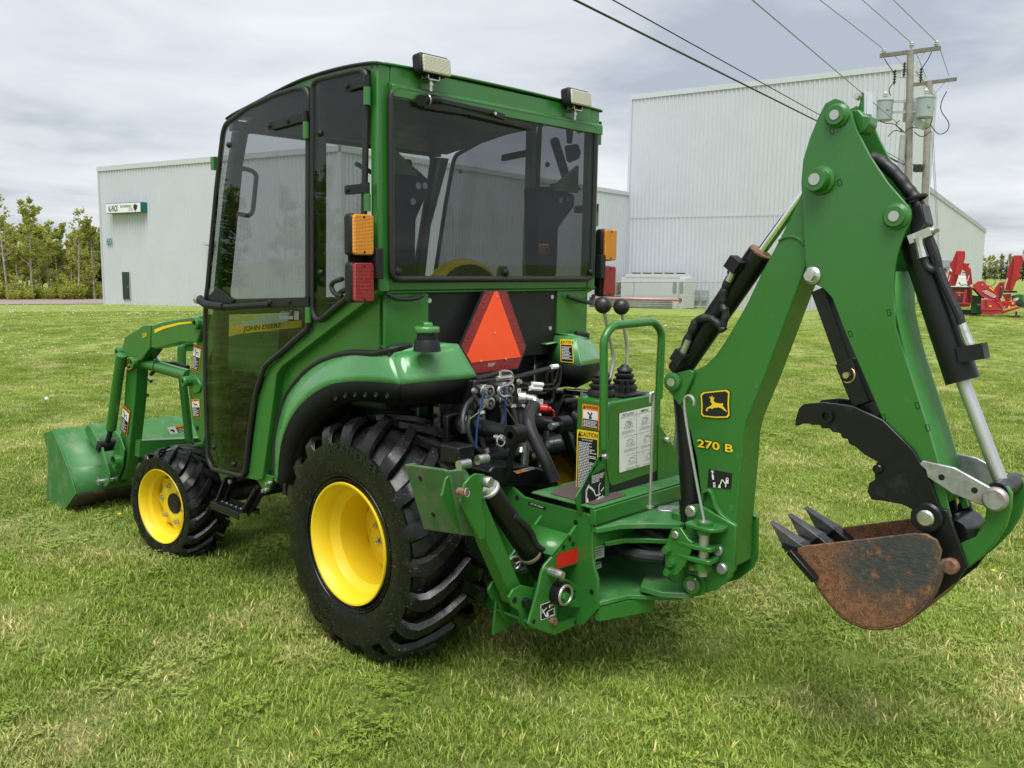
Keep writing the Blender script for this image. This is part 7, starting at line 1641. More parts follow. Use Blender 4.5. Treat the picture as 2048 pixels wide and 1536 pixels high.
# wing plates on both sides of the console
for s in (-1, 1):
    wx_ = -.205
    pts = X(A7, wx_, [(120, 1000), (135, 960), (255, 760), (272, 735), (285, 800), (280, 960), (282, 1010), (270, 1020), (135, 1062)])
    pts = Y(C3, -.845, [(597, 375), (610, 350), (815, 5), (835, 30), (780, 60), (790, 110), (825, 115), (838, 200), (858, 270), (855, 410), (640, 492), (615, 470)])
    if s > 0: pts = Y(PX, -.832, [(1318, 850), (1326, 860), (1361, 913), (1361, 955), (1316, 970)])
    mb = MB(); mb.prism(pts, (0, .006, 0)); wg = mb.build('wing_plate', GREEN, CN, bevel=.001)
    if s < 0:
        q = Y(C3, -.845, [(640, 300), (825, 140), (822, 385), (640, 445)]); d = Decal(q, .0015)
        q2 = Y(C3, -.845, [(700, 215), (825, 140), (822, 385), (640, 443), (640, 315)]); d.q = Y(C3, -.845, [(640, 200), (825, 142), (822, 385), (640, 443)]); d.poly([(0, .5), (.35, .1), (1, 0), (1, 1), (0, 1)], BLACKP)
        d.lines(.42, .12, .96, .38, 6, WHITE, 4, .45)
        d.stroke([(.2, .95), (.2, .55), (.28, .42), (.5, .62), (.6, .8), (.8, .78)], .004, WHITE); d.stroke([(.16, .95), (.16, .52), (.27, .36), (.54, .62)], .002, WHITE); d.stroke([(.72, .9), (.72, .5), (.78, .42)], .0035, WHITE); d.stroke([(.6, .92), (.9, .86)], .003, WHITE); d.stroke([(.8, .7), (.92, .6)], .004, WHITE); d.poly([(.17, .8), (.24, .78), (.26, .95), (.15, .97)], WHITE); d.stroke([(.05, .97), (.95, .9)], .002, WHITE); d.build('pictogram_decal', CN)
    p = at(*C3(815, 48), 'y', -.85) if s < 0 else at(1331, 879, 'y', -.833); bolt(p, (0, -1, 0), .012, .016, CN, STEEL, False)
# guard rail hoop
GRL = sub('guard_rail', BH, (0, -.84, 1.2))
gp_ = Y(A7, -.855, [(258, 800), (258, 560), (260, 300), (270, 210), (330, 165), (500, 152), (535, 180), (535, 300), (520, 510)])
gp_ = [at(*A7(258, 760), 'y', -.855), at(*A7(258, 230), 'y', -.855), at(*A7(300, 170), 'y', -.855), at(*A7(500, 150), 'y', -.855), at(*A7(537, 200), 'y', -.855), at(*A7(522, 520), 'y', -.855)]
mb = MB(); mb.tube(rnd(gp_, .07, 6, False), .0155, 14); mb.build('hoop', GREEN, GRL)
# levers
for u0, v0, um, vm, ub, vb, lb in ((255, 72, 305, 330, 280, 420, 'left joystick'), (343, 80, 372, 290, 365, 405, 'right joystick')):
    yk = -.715 if u0 < 300 else -.68
    LV = sub('control_lever', BH, at(*A7(ub, vb), 'y', yk), lb)
    p, m_, b = at(*A7(u0, v0), 'y', yk), at(*A7(um, vm), 'y', yk), at(*A7(ub, vb), 'y', yk)
    mb = MB(); mb.sphere(p, .033, 22, 14); mb.build('knob', M('knob_black', (.02, .02, .021), .38) if u0 < 300 else bpy.data.materials['knob_black'], LV)
    mb = MB(); mb.tube(smooth_path([p, p.lerp(m_, .5), m_, b-V((0, 0, .03))], 4), .0075, 10); mb.build('shaft', CHROMEM, LV)
    bb_ = at(*A7(245 if u0 < 300 else 355, 510 if u0 < 300 else 490), 'y', yk); h = b.z-bb_.z; mb = MB()
    pr_ = []
    for k in range(9):
        r_ = .052-.030*k/8; pr_ += [(r_, h*k/9), (r_*.80, h*(k+.55)/9)] if k % 2 == 0 else [(r_*.86, h*k/9)]
    pr_ = [(.05, 0), (.054, .012), (.05, .024), (.038, .028), (.046, .036), (.047, .044), (.032, .05), (.040, .058), (.040, .066), (.026, .072), (.033, .08), (.031, .088), (.018, .096), (.012, .104)]
    mb.lathe(pr_, (bb_.x, bb_.y, czt), (0, 0, 1), 24); mb.build('boot', RUB, LV, ang=50)
for u in (343, 370):
    p = at(*A7(u, 435), 'y', -.75); LV = sub('stabiliser_lever', BH, p); mb = MB(); mb.cyl(p, p-V((0, 0, .05)), .008, n=10); mb.build('grip', BLK, LV); mb = MB(); mb.cyl(p-V((0, 0, .05)), V((p.x, p.y, czt-.01)), .005, n=8); mb.build('shaft', STEEL, LV)
mb = MB(); mb.bb(-.06, .12, -.69, -.80, czt+.001, czt+.003); mb.build('slot_plate', BLK, CN)
# thin transport-lock rods with hooked tops
for pts, lb in ((((480, 1042), (490, 700), (497, 510), (490, 497), (482, 500), (480, 540)), 'left'), (((740, 1112), (700, 900), (655, 640), (645, 540), (650, 515), (672, 508), (690, 530), (690, 555)), 'right')):
    P_ = [at(*A7(u, v), 'y', -1.0) if lb == 'left' else at(*A7(u, v), 'x', -.125) for u, v in pts]; mb = MB(); mb.tube(smooth_path(P_, 5), .0055, 8); lr_ = mb.build('lock_rod', CHROMEM, BH)
    mb = MB(); mb.disc(P_[0]-V((0, 0, .004)), (0, 0, 1), .014, .008, 14); mb.build('collar', STEEL, lr_)
# ---- swing post / casting
SW = sub('swing_post', BH, (0, -1.12, .5))
sx_ = -.105
tp = [at(*C4(u, v), 'z', .665) for u, v in ((480, 470), (500, 445), (640, 440), (850, 470), (850, 520), (940, 600), (760, 590), (640, 560))]
mb = MB(); mb.prism(tp, (0, 0, -.018)); mb.build('top_arm', GREEN, SW, bevel=.003)
mb = MB(); q0 = [at(*C4(u, v), 'z', .685) for u, v in ((625, 465), (650, 445), (720, 440), (930, 445), (930, 500), (800, 500), (680, 495), (635, 485))]; mb.prism(q0, (0, 0, -.014)); mb.build('lock_bar', GALV, SW, bevel=.003)
bell = X(C4, -.17, [(790, 690), (880, 688), (960, 810), (1010, 850), (990, 960), (930, 1100), (860, 1200), (800, 1215), (745, 1200), (715, 1150), (700, 950), (705, 900)])
mb = MB(); mb.prism(bell, (.014, 0, 0)); mb.build('bell_plate', GREEN, SW, bevel=.003)
mb = MB(); mb.prism([p+V((.10, 0, 0)) for p in bell], (.014, 0, 0)); mb.build('bell_plate', GREEN, SW, bevel=.003)
for q, r_, m_ in (((740, 930), .014, GREEN), ((790, 1070), .014, GREEN), ((755, 1170), .014, GREEN)): bolt(at(*C4(*q), 'x', -.17), (-1, 0, 0), r_, .018, SW, m_)
bolt(at(*C4(830, 765), 'x', -.17), (-1, 0, 0), .0145, .008, SW, STEEL, False, 'pin')
cast = X(C4, -.15, [(560, 540), (750, 600), (760, 690), (700, 880), (700, 1150), (760, 1280), (560, 1240), (620, 1200), (620, 1060), (600, 900), (560, 700)])
vx = -.135
pb_ = [at(*C4(1140, v), 'x', vx) for v in (620, 750, 870, 1030, 1150, 1215)]
VP_ = lambda i: V((vx, pb_[2].y, pb_[i].z))
mb = MB(); mb.cyl(VP_(0), VP_(5), .0185, n=18); mb.build('king_pin', CHROMEM, SW)
mb = MB(); mb.lathe([(.0195, 0), (.027, 0), (.027, VP_(0).z-VP_(1).z), (.0195, VP_(0).z-VP_(1).z)], VP_(1), (0, 0, 1), 20); mb.build('upper_boss', GREEN, SW)
mb = MB(); mb.lathe([(.0195, 0), (.031, 0), (.031, VP_(3).z-VP_(4).z), (.0195, VP_(3).z-VP_(4).z)], VP_(4), (0, 0, 1), 22); mb.build('lower_boss', GREEN, SW)
def hplate(name, z, pts, th, m=GREEN):
    P_ = [at(*C4(u, v), 'z', z) for u, v in pts]; mb = MB(); mb.prism(P_, (0, 0, -th)); return mb.build(name, m, SW, bevel=.003)
zt2 = VP_(0).z-.012
c_ = VP_(0)
mb = MB(); mb.prism(rnd([V((c_.x+x, c_.y+y, zt2)) for x, y in ((-.03, .07), (.06, .07), (.06, -.065), (-.005, -.065), (-.035, -.04))], .02, 3), (0, 0, -.014)); mb.build('upper_lug', GREEN, SW, bevel=.003)
zc2 = VP_(2).z
for dz in (0, -.045):
    mb = MB(); mb.prism(rnd([V((c_.x+x, c_.y+y, zc2+dz)) for x, y in ((-.035, .105), (.06, .105), (.05, -.04), (-.03, -.045), (-.037, .02))], .015, 3), (0, 0, -.016)); mb.build('middle_lug', GREEN, SW, bevel=.003)
# neck casting between frame and bell crank
mb = MB(); mb.prism([V((x, y, .415)) for x, y in ((-.17, -.99), (-.06, -.93), (.06, -.93), (.16, -1.0), (.10, -1.14), (-.10, -1.16), (-.165, -1.08))], (0, 0, .022)); mb.build('lower_arm', GREEN2, SW, bevel=.003)
mb = MB(); mb.cyl((0, -1.06, .40), (0, -1.06, .70), .05, n=24); mb.build('swing_column', GREEN, SW)
# ---- boom
BM = sub('boom', BH, (0, -1.3, 1.2))
bx = .062
boomp = X(A7, -bx, [(625, 552), (565, 470), (580, 425), (690, 390), (745, 362), (790, 318), (830, 262), (880, 180), (945, 65)])+X(A8, -bx, [(520, 985), (612, 815), (720, 590), (800, 400), (860, 215), (893, 130), (940, 165), (930, 260), (880, 500), (810, 780), (748, 955), (640, 1240), (530, 1536)])+X(A7, -bx, [(945, 625), (928, 700), (922, 790), (912, 900), (900, 1040), (890, 1150), (885, 1330), (800, 1340), (740, 1200), (735, 1050), (718, 940), (700, 800), (672, 680), (640, 590)])
mb = MB(); mb.prism(boomp, (2*bx, 0, 0)); mb.build('box_beam', GREEN, BM, bevel=.005)
ear = X(A7, -bx-.003, [(575, 412), (590, 400), (680, 382), (696, 392), (695, 415), (640, 545), (628, 552), (570, 470)])
for s in (-1, 1):
    P_ = ear if s < 0 else [V((-p.x, p.y, p.z)) for p in ear]; mb = MB(); mb.prism(P_, (s*.012, 0, 0)); mb.build('ear_plate', GREEN, BM, bevel=.003)
p = at(*A7(593, 440), 'x', -bx-.015); mb = MB(); mb.lathe([(.034, 0), (.034, .012), (.028, .016), (.018, .016), (.018, .012), (0, .012)], p, (-1, 0, 0), 24); bs = mb.build('pin_boss', GREEN, BM); mb = MB(); mb.cyl(p+V((-.012, 0, 0)), p+V((-.018, 0, 0)), .016, n=16); mb.build('pin', STEEL, bs)
deer_logo(X(A7, -bx, [(722, 487), (868, 470), (868, 620), (725, 612)]), 'deer_logo', BM)
q = X(A7, -bx, [(705, 712), (885, 742), (885, 784), (705, 754)]); d = Decal(q, .0015); d.text('270 B', .5, .5, d.h*1.05, BLACKP, 1.42, bold=.065); d.off = .002; d.text('270 B', .5, .5, d.h*.92, YELP, 1.6, bold=.02)
d.build('model_decal', BM)
q = X(A7, -bx, [(762, 858), (876, 880), (870, 956), (757, 945)]); d = Decal(q, .0015); d.rect(0, 0, 1, 1, BLACKP, .003); W_ = WHITE; d.stroke([(.12, .12), (.18, .06), (.22, .12), (.17, .16), (.2, .3)], .004, W_); d.poly([(.16, .3), (.25, .3), (.27, .55), (.2, .55)], W_); d.rect(.24, .7, .34, .78, W_); d.rect(.25, .82, .36, .88, W_); d.rect(.26, .92, .37, .97, W_); d.stroke([(.52, .95), (.62, .45), (.8, .75), (.78, .9)], .004, W_); d.poly([(.47, .97), (.5, .8), (.56, .8), (.6, .97)], W_); d.poly([(.78, .42), (.9, .42), (.9, .66), (.78, .66)], W_); d.stroke([(.8, .42), (.8, .32), (.88, .32), (.88, .42)], .003, W_); d.build('lock_decal', BM)
# weld bead and small assembly tabs on boom and stick
mb = MB(); mb.tube(smooth_path([at(*A8(u, v), 'x', -bx-.001) for u, v in ((608, 825), (640, 806), (680, 803), (715, 818), (738, 842))], 6), .005, 8); mb.build('weld_bead', GREEN, BM)
for c_, q, x in ((A7, (992, 460), -bx), (A7, (903, 800), -bx), (A7, (870, 1045), -bx)):
    p = at(*c_(*q), 'x', x); mb = MB(); mb.bb(x-.0012, x, p.y-.006, p.y+.006, p.z-.010, p.z+.010); mb.build('assembly_tab', GREEN2, BM)
# base plates of the boom
base = X(C4, -.085, [(955, 470), (985, 440), (1040, 432), (1100, 445), (1300, 560), (1470, 655), (1485, 680), (1478, 1150), (1440, 1200), (1440, 1235), (1270, 1375), (1110, 1412), (1040, 1385), (1000, 1330), (960, 1180), (940, 1100), (950, 700)])
for s in (-1, 1):
    P_ = base if s < 0 else mir(base); mb = MB(); mb.prism(P_, (-s*.016, 0, 0)); mb.build('base_plate', GREEN, BM, bevel=.003)
gus = X(C4, -.083, [(1110, 300), (1150, 265), (1195, 270), (1225, 310), (1262, 440), (1330, 545), (1480, 660), (1470, 672), (1300, 560), (1240, 470), (1205, 330), (1180, 300), (1130, 310), (1110, 440)])
for s in (-1, 1): mb = MB(); mb.prism(gus if s < 0 else mir(gus), (-s*.02, 0, 0)); mb.build('gusset', GREEN, BM, bevel=.002)
for q, r_, m_ in (((1005, 505), .022, STEEL), ((1300, 935), .021, GALV), ((1345, 1135), .021, GALV)): bolt(at(*C4(*q), 'x', -.085), (-1, 0, 0), r_, .014, BM, m_, False, 'pin')
bolt(at(*C4(1040, 1110), 'x', -.09), (-1, 0, 0), .014, .02, BM, STEEL)
p = at(*C4(1055, 1295), 'x', -.085); mb = MB(); mb.lathe([(.045, -.01), (.045, .012), (.034, .014), (.034, .032), (.030, .036), (.021, .036), (.021, .030), (0, .030)], p, (-1, 0, 0), 28); bs = mb.build('pin_boss', GREEN, BM); mb = MB(); mb.cyl(p+V((-.030, 0, 0)), p+V((-.036, 0, 0)), .019, n=18); mb.build('pin', GALV, bs)
# boom lift cylinder: black, standing in front of the boom
BC = sub('boom_cylinder', BH, (0, -1.08, .9)); a, b = at(*A7(660, 540), 'x', -.0), at(*A7(675, 1090), 'x', -.0); mb = MB(); mb.cyl(at(*A7(640, 440), 'x', -.005), at(*A7(682, 1000), 'x', -.005), .041, n=26); mb.build('barrel', BLKG, BC); mb = MB(); mb.cyl(at(*A7(682, 1000), 'x', -.01), at(*A7(686, 1120), 'x', -.01), .048, n=22); mb.build('base_cap', BLKG, BC)
# ---- crowd cylinder on top of the boom
CC = sub('crowd_cylinder', BH, (0, -1.3, 1.6)); cxx = -.02
a, b, c_ = at(*A8(95, 1490), 'x', cxx), at(*A8(515, 885), 'x', cxx), at(*A8(787, 510), 'x', cxx)
mb = MB(); mb.cyl(a, b, .043, n=28); mb.build('barrel', BLKG, CC); mb = MB(); mb.cyl(b, c_, .017, n=20); mb.build('rod', CHROME, CC); mb = MB(); dd = (b-a).normalized(); mb.cyl(b-dd*.003, b+dd*.006, .041, n=28); mb.build('gland', RUSTM, CC)
for q in ((385, 945), (105, 1418)):
    p = at(*A8(*q), 'x', -.075); mb = MB(); mb.box(p, (.05, .045, .045), Matrix.Rotation(.6, 3, 'X')); mb.build('port_block', BLK, CC)
for pts, nm in ((((370, 985), (345, 1040), (325, 1090), (320, 1150), (335, 1200), (320, 1260)), 'hose'), (((115, 1395), (140, 1330), (170, 1270), (190, 1230), (250, 1220), (300, 1250), (325, 1285)), 'hose')):
    P_ = smooth_path([at(*A8(u, v), 'x', -.075) for u, v in pts], 7); rr3 = random.Random(2); mb = MB(); mb.tube(P_, [.0145+.0015*math.sin(i*1.1)+rr3.uniform(-.0022, .0022) for i in range(len(P_))], 10); mb.build('sleeved_hose', RUB, CC)
for a_, b_ in (((375, 975), (350, 1030)), ((115, 1400), (145, 1330))):
    mb = MB(); mb.cyl(at(*A8(*a_), 'x', -.08), at(*A8(*b_), 'x', -.08), .0125, n=10); mb.build('hose_fitting', STEEL, CC)
# ---- dipper stick: two wide head plates and a box section below
DP = sub('dipper_stick', BH, (0, -1.75, 1.4)); dx_ = .086
head = [(893, 95), (940, 105), (972, 150), (1000, 245), (1075, 390), (1165, 525), (1250, 622), (1284, 660), (1284, 715), (1250, 790), (1222, 870), (1202, 960), (1195, 1060), (1203, 1180), (1232, 1300), (1272, 1430), (1305, 1536)]
tail = [(1052, 1536), (1000, 1430), (945, 1300), (905, 1170), (870, 1090), (830, 1062), (790, 1045), (752, 1015), (746, 960), (736, 800), (727, 640), (722, 520), (732, 410), (765, 300), (805, 200), (845, 120)]
lowp = X(B1, -dx_, [(605, 95), (615, 200), (680, 420), (745, 620), (800, 800), (835, 960), (850, 990), (800, 960), (720, 770), (640, 650), (560, 590), (520, 470), (425, 250), (330, 40)])
plate = rnd(X(A8, -dx_, head[:13]), .03, 3, False)+X(B1, -dx_, [(612, 195), (660, 350), (705, 490), (760, 660), (800, 800), (838, 975), (845, 1000), (820, 1010), (740, 830), (690, 720), (560, 590), (480, 405), (400, 220), (345, 75)])+X(A8, -dx_, [(830, 1062), (790, 1045), (752, 1015), (746, 960), (736, 800), (727, 640), (722, 520), (732, 410), (765, 300), (805, 200), (845, 120)])
for s in (-1, 1):
    P_ = plate if s < 0 else mir(plate); mb = MB(); mb.prism(P_, (-s*.012, 0, 0)); mb.build('dipper_plate', GREEN, DP, bevel=.002, ang=40)
# web plates between (front and rear faces of the stick)
rear_e = [at(*A8(*q), 'x', -dx_) for q in ((1200, 980), (1203, 1180), (1232, 1300), (1272, 1430))][:2]+X(B1, -dx_, [(660, 350), (705, 490), (760, 660), (800, 800), (832, 940)])
mb = MB(); mb.sheet([[V((-dx_+.012, p.y+.004, p.z)) for p in rear_e], [V((dx_-.012, p.y+.004, p.z)) for p in rear_e]]); mb.build('rear_web', GREENM, DP, solid=.008)
front_e = X(A8, -dx_, [(870, 1100)])+X(B1, -dx_, [(400, 222), (480, 410), (560, 600), (690, 725), (745, 840)])
mb = MB(); mb.sheet([[V((-dx_+.012, p.y-.004, p.z)) for p in front_e], [V((dx_-.012, p.y-.004, p.z)) for p in front_e]]); mb.build('front_web', GREEN, DP, solid=.008)
for q, r_, h_ in (((893, 178), .030, .022), ((790, 508), .036, .05), ((1197, 697), .031, .022)):
    hp2 = at(*A8(*q), 'x', -dx_-h_)
    p = V((-dx_, hp2.y, hp2.z))
    for s in (-1, 1):
        P0 = p if s < 0 else V((dx_, p.y, p.z)); mb = MB(); mb.lathe([(r_*1.28, 0), (r_*1.22, .008), (r_*1.0, .012), (r_, h_*.9), (r_*.94, h_), (r_*.5, h_)], P0, (s, 0, 0), 32); bs = mb.build('pin_boss', GREEN, DP, ang=40); mb = MB(); mb.cyl(P0+V((s*h_*.8, 0, 0)), P0+V((s*(h_+.003), 0, 0)), r_*.5, n=20); mb.build('pin', CHROMEM, bs)
bolt(at(*A8(782, 1002), 'x', -dx_), (-1, 0, 0), .017, .03, DP, STEEL); p = at(*A8(782, 1002), 'x', -dx_); mb = MB(); mb.lathe([(.028, 0), (.028, .006), (.02, .012), (.01, .012)], p, (-1, 0, 0), 22); mb.build('washer', STEEL, DP)
for c_, q in ((A8, (881, 262)), (A8, (921, 525)), (A8, (1172, 1190)), (A8, (975, 1300)), (B1, (705, 528)), (B1, (562, 578)), (B1, (748, 622))):
    p = at(*c_(*q), 'x', -dx_); mb = MB(); R2 = Matrix.Rotation(-.35, 3, 'X')
    for dy, dz, sy_, sz_ in ((-.005, 0, .0016, .018), (.005, 0, .0016, .018), (0, .009, .0116, .0016), (0, -.009, .0116, .0016)): mb.box(V((-dx_-.0003, p.y, p.z))+R2 @ V((0, dy, dz)), (.001, sy_, sz_), R2)
    mb.build('tab_slot', BLKG, DP)
# top bracket with bright tubes between the head plates
tb = [at(*C5(u, v), 'x', .01) for u, v in ((600, 290), (655, 285), (660, 370), (620, 400))]; mb = MB(); mb.prism(X(C5, -.05, [(545, 235), (600, 225), (640, 270), (690, 275), (690, 340), (650, 395), (610, 420)]), (.06, 0, 0)); mb.build('boom_tip', GREEN, DP, bevel=.004)
for u0, r_ in ((650, .014), (680, .009), (700, .005)):
    a, b = at(*C5(u0, 98), 'x', .0), at(*C5(u0-4, 268), 'x', .0); mb = MB(); mb.cyl(a, b, r_, n=14); mb.build('bright_tube', CHROME, DP)
mb = MB(); mb.prism(X(C5, -.02, [(605, 200), (622, 150), (622, 95), (640, 95), (640, 270), (600, 275)]), (.02, 0, 0)); mb.build('tube_bracket', GREEN, DP)
bolt(at(*C5(605, 130), 'x', -.02), (-1, 0, 0), .009, .02, DP, STEEL)
# hose arching out of the head between the plates
HZ = [at(*C5(u, v), 'x', .03) for u, v in ((640, 600), (690, 600), (760, 620), (840, 680), (920, 760), (980, 840), (1030, 900), (1060, 960), (1085, 1080), (1100, 1150))]
P_ = smooth_path(HZ, 7); mb = MB(); mb.tube(P_, [.020+.0012*math.sin(i*.9) for i in range(len(P_))], 12); mb.build('sleeved_hose', RUB, DP)
mb = MB(); p = at(*C5(1045, 910), 'x', -.01); mb.torus(p, (0, .35, 1), .028, .006, 18, 6); mb.build('hose_clamp', BLK, DP)
# ---- bucket cylinder
KC = sub('bucket_cylinder', BH, (0, -2.0, 1.5)); kx = -.01
a, b = at(*A8(1255, 800), 'x', kx), at(*B1(895, 425), 'x', kx); c_ = at(*B1(1062, 865), 'x', kx)
a = at(*A8(1240, 640), 'x', kx); a = V((kx, a.y, a.z)); m1 = at(*A8(1320, 900), 'x', kx)
mb = MB(); mb.cyl(at(*A8(1305, 800), 'x', kx), b, .047, n=30); mb.build('barrel', BLKG, KC); mb = MB(); mb.cyl(b, c_, .0195, n=20); mb.build('rod', CHROMEM, KC)
mb = MB(); mb.prism(X(C5, -.045, [(1000, 990), (1040, 950), (1085, 950), (1120, 1100), (1070, 1180), (1000, 1190)]), (.07, 0, 0)); mb.build('cylinder_end', BLKG, KC, bevel=.004)
mb = MB(); q0, q1 = at(*C5(1000, 1230), 'x', -.06), at(*C5(1170, 1160), 'x', -.06); mb.bar(q0, q1, .03, .025); mb.build('hose_clamp', STEEL, KC); bolt(q1, q1-q0, .010, .02, KC, STEEL)
for a_, b_ in (((1065, 1215), (1100, 1365)),): mb = MB(); mb.tube([at(*C5(*q), 'x', -.065) for q in (a_, (1075, 1270), b_)], [.016, .013, .016], 10); mb.build('hose_fitting', STEEL, KC)
P_ = smooth_path([at(*C5(u, v), 'x', -.06) for u, v in ((1100, 1350), (1130, 1430), (1180, 1460), (1215, 1430), (1200, 1340), (1150, 1210))], 6); mb = MB(); mb.tube(P_, .011, 10); mb.build('hose', RUB, KC)
P_ = smooth_path([at(*B5(u, v), 'x', -.06) for u, v in ((590, 590), (680, 820), (800, 1080), (900, 1290), (950, 1450))], 5); mb = MB(); mb.tube(P_, .0125, 10); mb.build('hose', RUB, KC)
mb = MB(); mb.tube([at(*B1(*q), 'x', -.06) for q in ((890, 180), (905, 225), (930, 285))], [.012, .014, .014], 10); mb.build('hose_fitting', STEEL, KC)
mb = MB(); p = at(*B1(938, 305), 'x', -.055); mb.box(p, (.05, .07, .045), Matrix.Rotation(-.25, 3, 'X')); mb.build('port_block', BLK, KC)
# ---- bucket links
BL = sub('bucket_link', BH, (0, -2.05, .98))
lk = X(B1, -.105, [(712, 775), (725, 760), (860, 790), (1040, 890), (1068, 915), (1066, 945), (1045, 958), (960, 945), (850, 900), (745, 830), (738, 800)])
for s in (-1, 1): mb = MB(); mb.prism(lk if s < 0 else mir(lk), (-s*.012, 0, 0)); mb.build('link_bar', GALV, BL, bevel=.003)
bolt(at(*B1(1035, 920), 'x', -.105), (-1, 0, 0), .034, .02, BL, GALV, False, 'pin')
for q in ((806, 830), (945, 885)):
    p = at(*B1(*q), 'x', -.105); mb = MB(); mb.disc(p, (-1, 0, 0), .009, .001, 14); mb.build('hole', BLK, BL)
gl_ = X(B1, -.085, [(1010, 880), (1040, 865), (1080, 870), (1100, 900), (1098, 960), (1075, 1040), (1030, 1110), (960, 1180), (915, 1215), (890, 1130), (880, 1110), (950, 1080), (985, 1020), (995, 950)])
for s in (-1, 1): mb = MB(); mb.prism(gl_ if s < 0 else mir(gl_), (-s*.022, 0, 0)); mb.build('guide_link', GREEN, BL, bevel=.004)
mb = MB(); p = at(*B1(1060, 880), 'x', -.04); mb.cyl(V((-.09, p.y, p.z)), V((.09, p.y, p.z)), .028, n=20); mb.build('cross_pin', BLKG, BL)
# ---- thumb
TH = sub('thumb', BH, (0, -1.75, 1.0), 'black serrated thumb with a squared hole')
tpx = [(188, 612), (190, 590), (205, 540), (225, 522), (300, 515), (430, 530), (560, 590), (690, 720), (760, 850), (800, 960), (808, 1000), (790, 1030), (745, 1035), (712, 1010), (700, 975), (640, 945), (560, 930), (510, 925), (493, 890), (500, 855), (525, 840), (522, 790), (535, 765), (480, 735), (440, 700), (415, 690), (410, 670), (385, 665), (380, 645), (345, 640), (335, 625), (300, 625), (295, 610), (260, 610), (250, 605), (220, 605), (200, 614)]
tpl = X(B1, -.10, tpx)
for s in (-1, 1): mb = MB(); mb.prism(tpl if s < 0 else [V((.03, p.y, p.z)) for p in tpl], (.014, 0, 0)); mb.build('thumb_plate', BLKG, TH, bevel=.003)
p = at(*B1(325, 572), 'x', -.10); mb = MB(); mb.lathe([(.022, 0), (.022, .012), (.013, .012), (.013, 0)], p, (-1, 0, 0), 22); mb.cyl(p+V((.03, 0, 0)), p+V((.13, 0, 0)), .022, n=18); mb.build('cross_tube', BLKG, TH)
sq_ = X(B1, -.1015, [(530, 862), (575, 880), (570, 920), (525, 902)]); mb = MB(); mb.prism(sq_, (-.001, 0, 0)); mb.build('square_hole', BLK, TH)
bolt(at(*B1(540, 795), 'x', -.10), (-1, 0, 0), .015, .012, TH, BLKG, False)
p = at(*B1(748, 998), 'x', -.10); mb = MB(); mb.lathe([(.046, 0), (.046, .010), (.040, .018), (.026, .018)], p, (-1, 0, 0), 28); mb.build('pin_boss', BLKG, TH); bolt(p+V((-.012, 0, 0)), (-1, 0, 0), .025, .014, TH, STEEL, False, 'pin')
# thumb strut up to the stick
tx = -.03
a, b, c_ = at(*B1(300, 40), 'x', tx), at(*B1(400, 325), 'x', tx), at(*B1(520, 600), 'x', tx)
mb = MB(); mb.bar(a, b.lerp(c_, .2), .045, .062, up=(1, 0, 0)); mb.build('inner_strut', BLKG, TH, bevel=.003); b2_, c2_ = at(*B1(412, 340), 'x', tx), at(*B1(462, 470), 'x', tx); mb = MB(); mb.bar(b2_, b2_.lerp(c_, .70), .058, .075, up=(1, 0, 0)); mb.build('outer_strut', BLKG, TH, bevel=.004); mb = MB(); mb.bar(b2_.lerp(c_, .6), c_+(c_-b2_)*.1, .045, .06, up=(1, 0, 0)); mb.build('lower_strut', BLKG, TH, bevel=.003)
p = at(*B1(352, 188), 'x', tx-.026); mb = MB(); mb.disc(p, (-1, 0, 0), .014, .001, 16); mb.build('hole', BLK, TH)
p = at(*B1(412, 400), 'x', tx-.035); mb = MB(); mb.torus(p, (-1, .2, .1), .024, .0028, 24, 6); mb.cyl(p+V((.02, 0, 0)), p+V((-.018, 0, 0)), .010, n=12); mb.build('lock_pin', M('brass_pin', (.5, .42, .22), .35, metal=.8), TH)
# ---- digging bucket
DB_ = sub('digging_bucket', BH, (0, -1.8, .75), 'rust-coloured digging bucket with three teeth')
bw = .155
spx = [(170, 1135), (230, 1120), (400, 1100), (690, 1066), (740, 1070), (785, 1095), (805, 1140), (790, 1230), (755, 1330), (700, 1400), (640, 1445), (560, 1465), (480, 1462), (400, 1425), (340, 1365), (285, 1290), (230, 1200)]
sd_p = X(B1, -bw, spx)
for s in (-1, 1): mb = MB(); mb.prism(sd_p if s < 0 else mir(sd_p), (-s*.012, 0, 0)); mb.build('bucket_side', RUST, DB_, bevel=.003)
shell = smooth_path(X(B1, -bw, [(795, 1190), (788, 1235), (755, 1330), (700, 1402), (640, 1447), (560, 1467), (480, 1463), (400, 1427), (340, 1367), (285, 1292), (230, 1202), (172, 1136)]), 3)
mb = MB(); mb.sheet([[V((-bw+.002, p.y, p.z)) for p in shell], [V((bw-.002, p.y, p.z)) for p in shell]]); mb.build('bucket_shell', RUST, DB_, solid=.010, ang=50)
mb = MB(); e0, e1 = X(B1, -bw-.012, [(170, 1138), (278, 1262)]); mb.bar(e0, e1, .02, .035, up=(1, 0, 0)); mb.build('side_cutter', BLKG, DB_, bevel=.003)
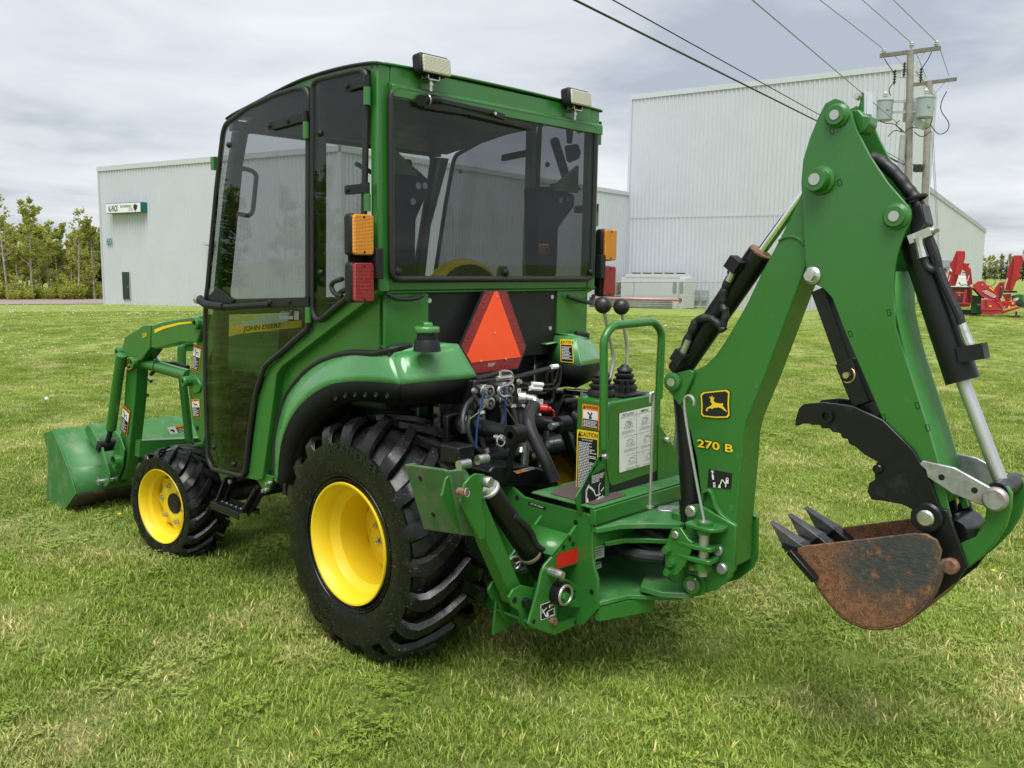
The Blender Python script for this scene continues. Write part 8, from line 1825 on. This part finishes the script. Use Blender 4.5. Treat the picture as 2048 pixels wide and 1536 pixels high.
# hinge ears above the bucket
earp = X(B1, -.10, [(720, 1040), (760, 1050), (800, 960), (830, 970), (915, 1205), (870, 1270), (740, 1370), (790, 1230), (805, 1140), (780, 1090)])
for s in (-1, 1): mb = MB(); mb.prism(earp if s < 0 else mir(earp), (-s*.014, 0, 0)); mb.build('hinge_ear', BLKG, DB_, bevel=.003)
bolt(at(*B1(848, 1202), 'x', -.10), (-1, 0, 0), .024, .022, DB_, RUSTM, False, 'pin')
mb = MB(); p = at(*B1(870, 1060), 'x', -.02); mb.cyl(V((-.06, p.y, p.z)), V((.10, p.y, p.z)), .045, n=22); mb.build('hinge_tube', BLKG, DB_)
# cutting lip and teeth
l0 = at(*B1(200, 1128), 'x', -bw); mb = MB(); mb.prism([V((-bw, p.y, p.z)) for p in (l0, l0+V((0, .05, .005)), l0+V((0, .055, -.012)), l0+V((0, 0, -.02)))], (2*bw, 0, 0)); mb.build('lip', BLKG, DB_)
tip0, root0, r1_ = at(*B1(88, 1020), 'x', -.125), at(*B1(235, 1110), 'x', -.125), at(*B1(165, 1140), 'x', -.125)
TOOTH = M('tooth_steel', (.085, .085, .088), .42, metal=.5, var=.4, scale=20, dirt=((.22, .11, .06), .34, 16))
for x in (-.125, .0, .125):
    dv = V((x+.125, 0, 0)); t_, r0, r2 = tip0+dv, root0+dv, r1_+dv; w1, w2 = V((.016, 0, 0)), V((.028, 0, 0)); mid = r0.lerp(r2, .5)
    mb = MB(); a_ = t_+V((0, .0, .006)); b_ = t_-V((0, .012, .006))
    mb.add([a_-w1, a_+w1, r0+w2, r0-w2, b_-w1, b_+w1, r2+w2, r2-w2], [(0, 1, 2, 3), (7, 6, 5, 4), (0, 4, 5, 1), (3, 2, 6, 7), (1, 5, 6, 2), (0, 3, 7, 4)]); th_ = mb.build('tooth', TOOTH, DB_, bevel=.003)
    mb = MB(); mb.bar(mid, mid+(mid-t_).normalized()*.07, .062, .05, up=(1, 0, 0)); mb.build('adapter', BLKG, th_, bevel=.006)
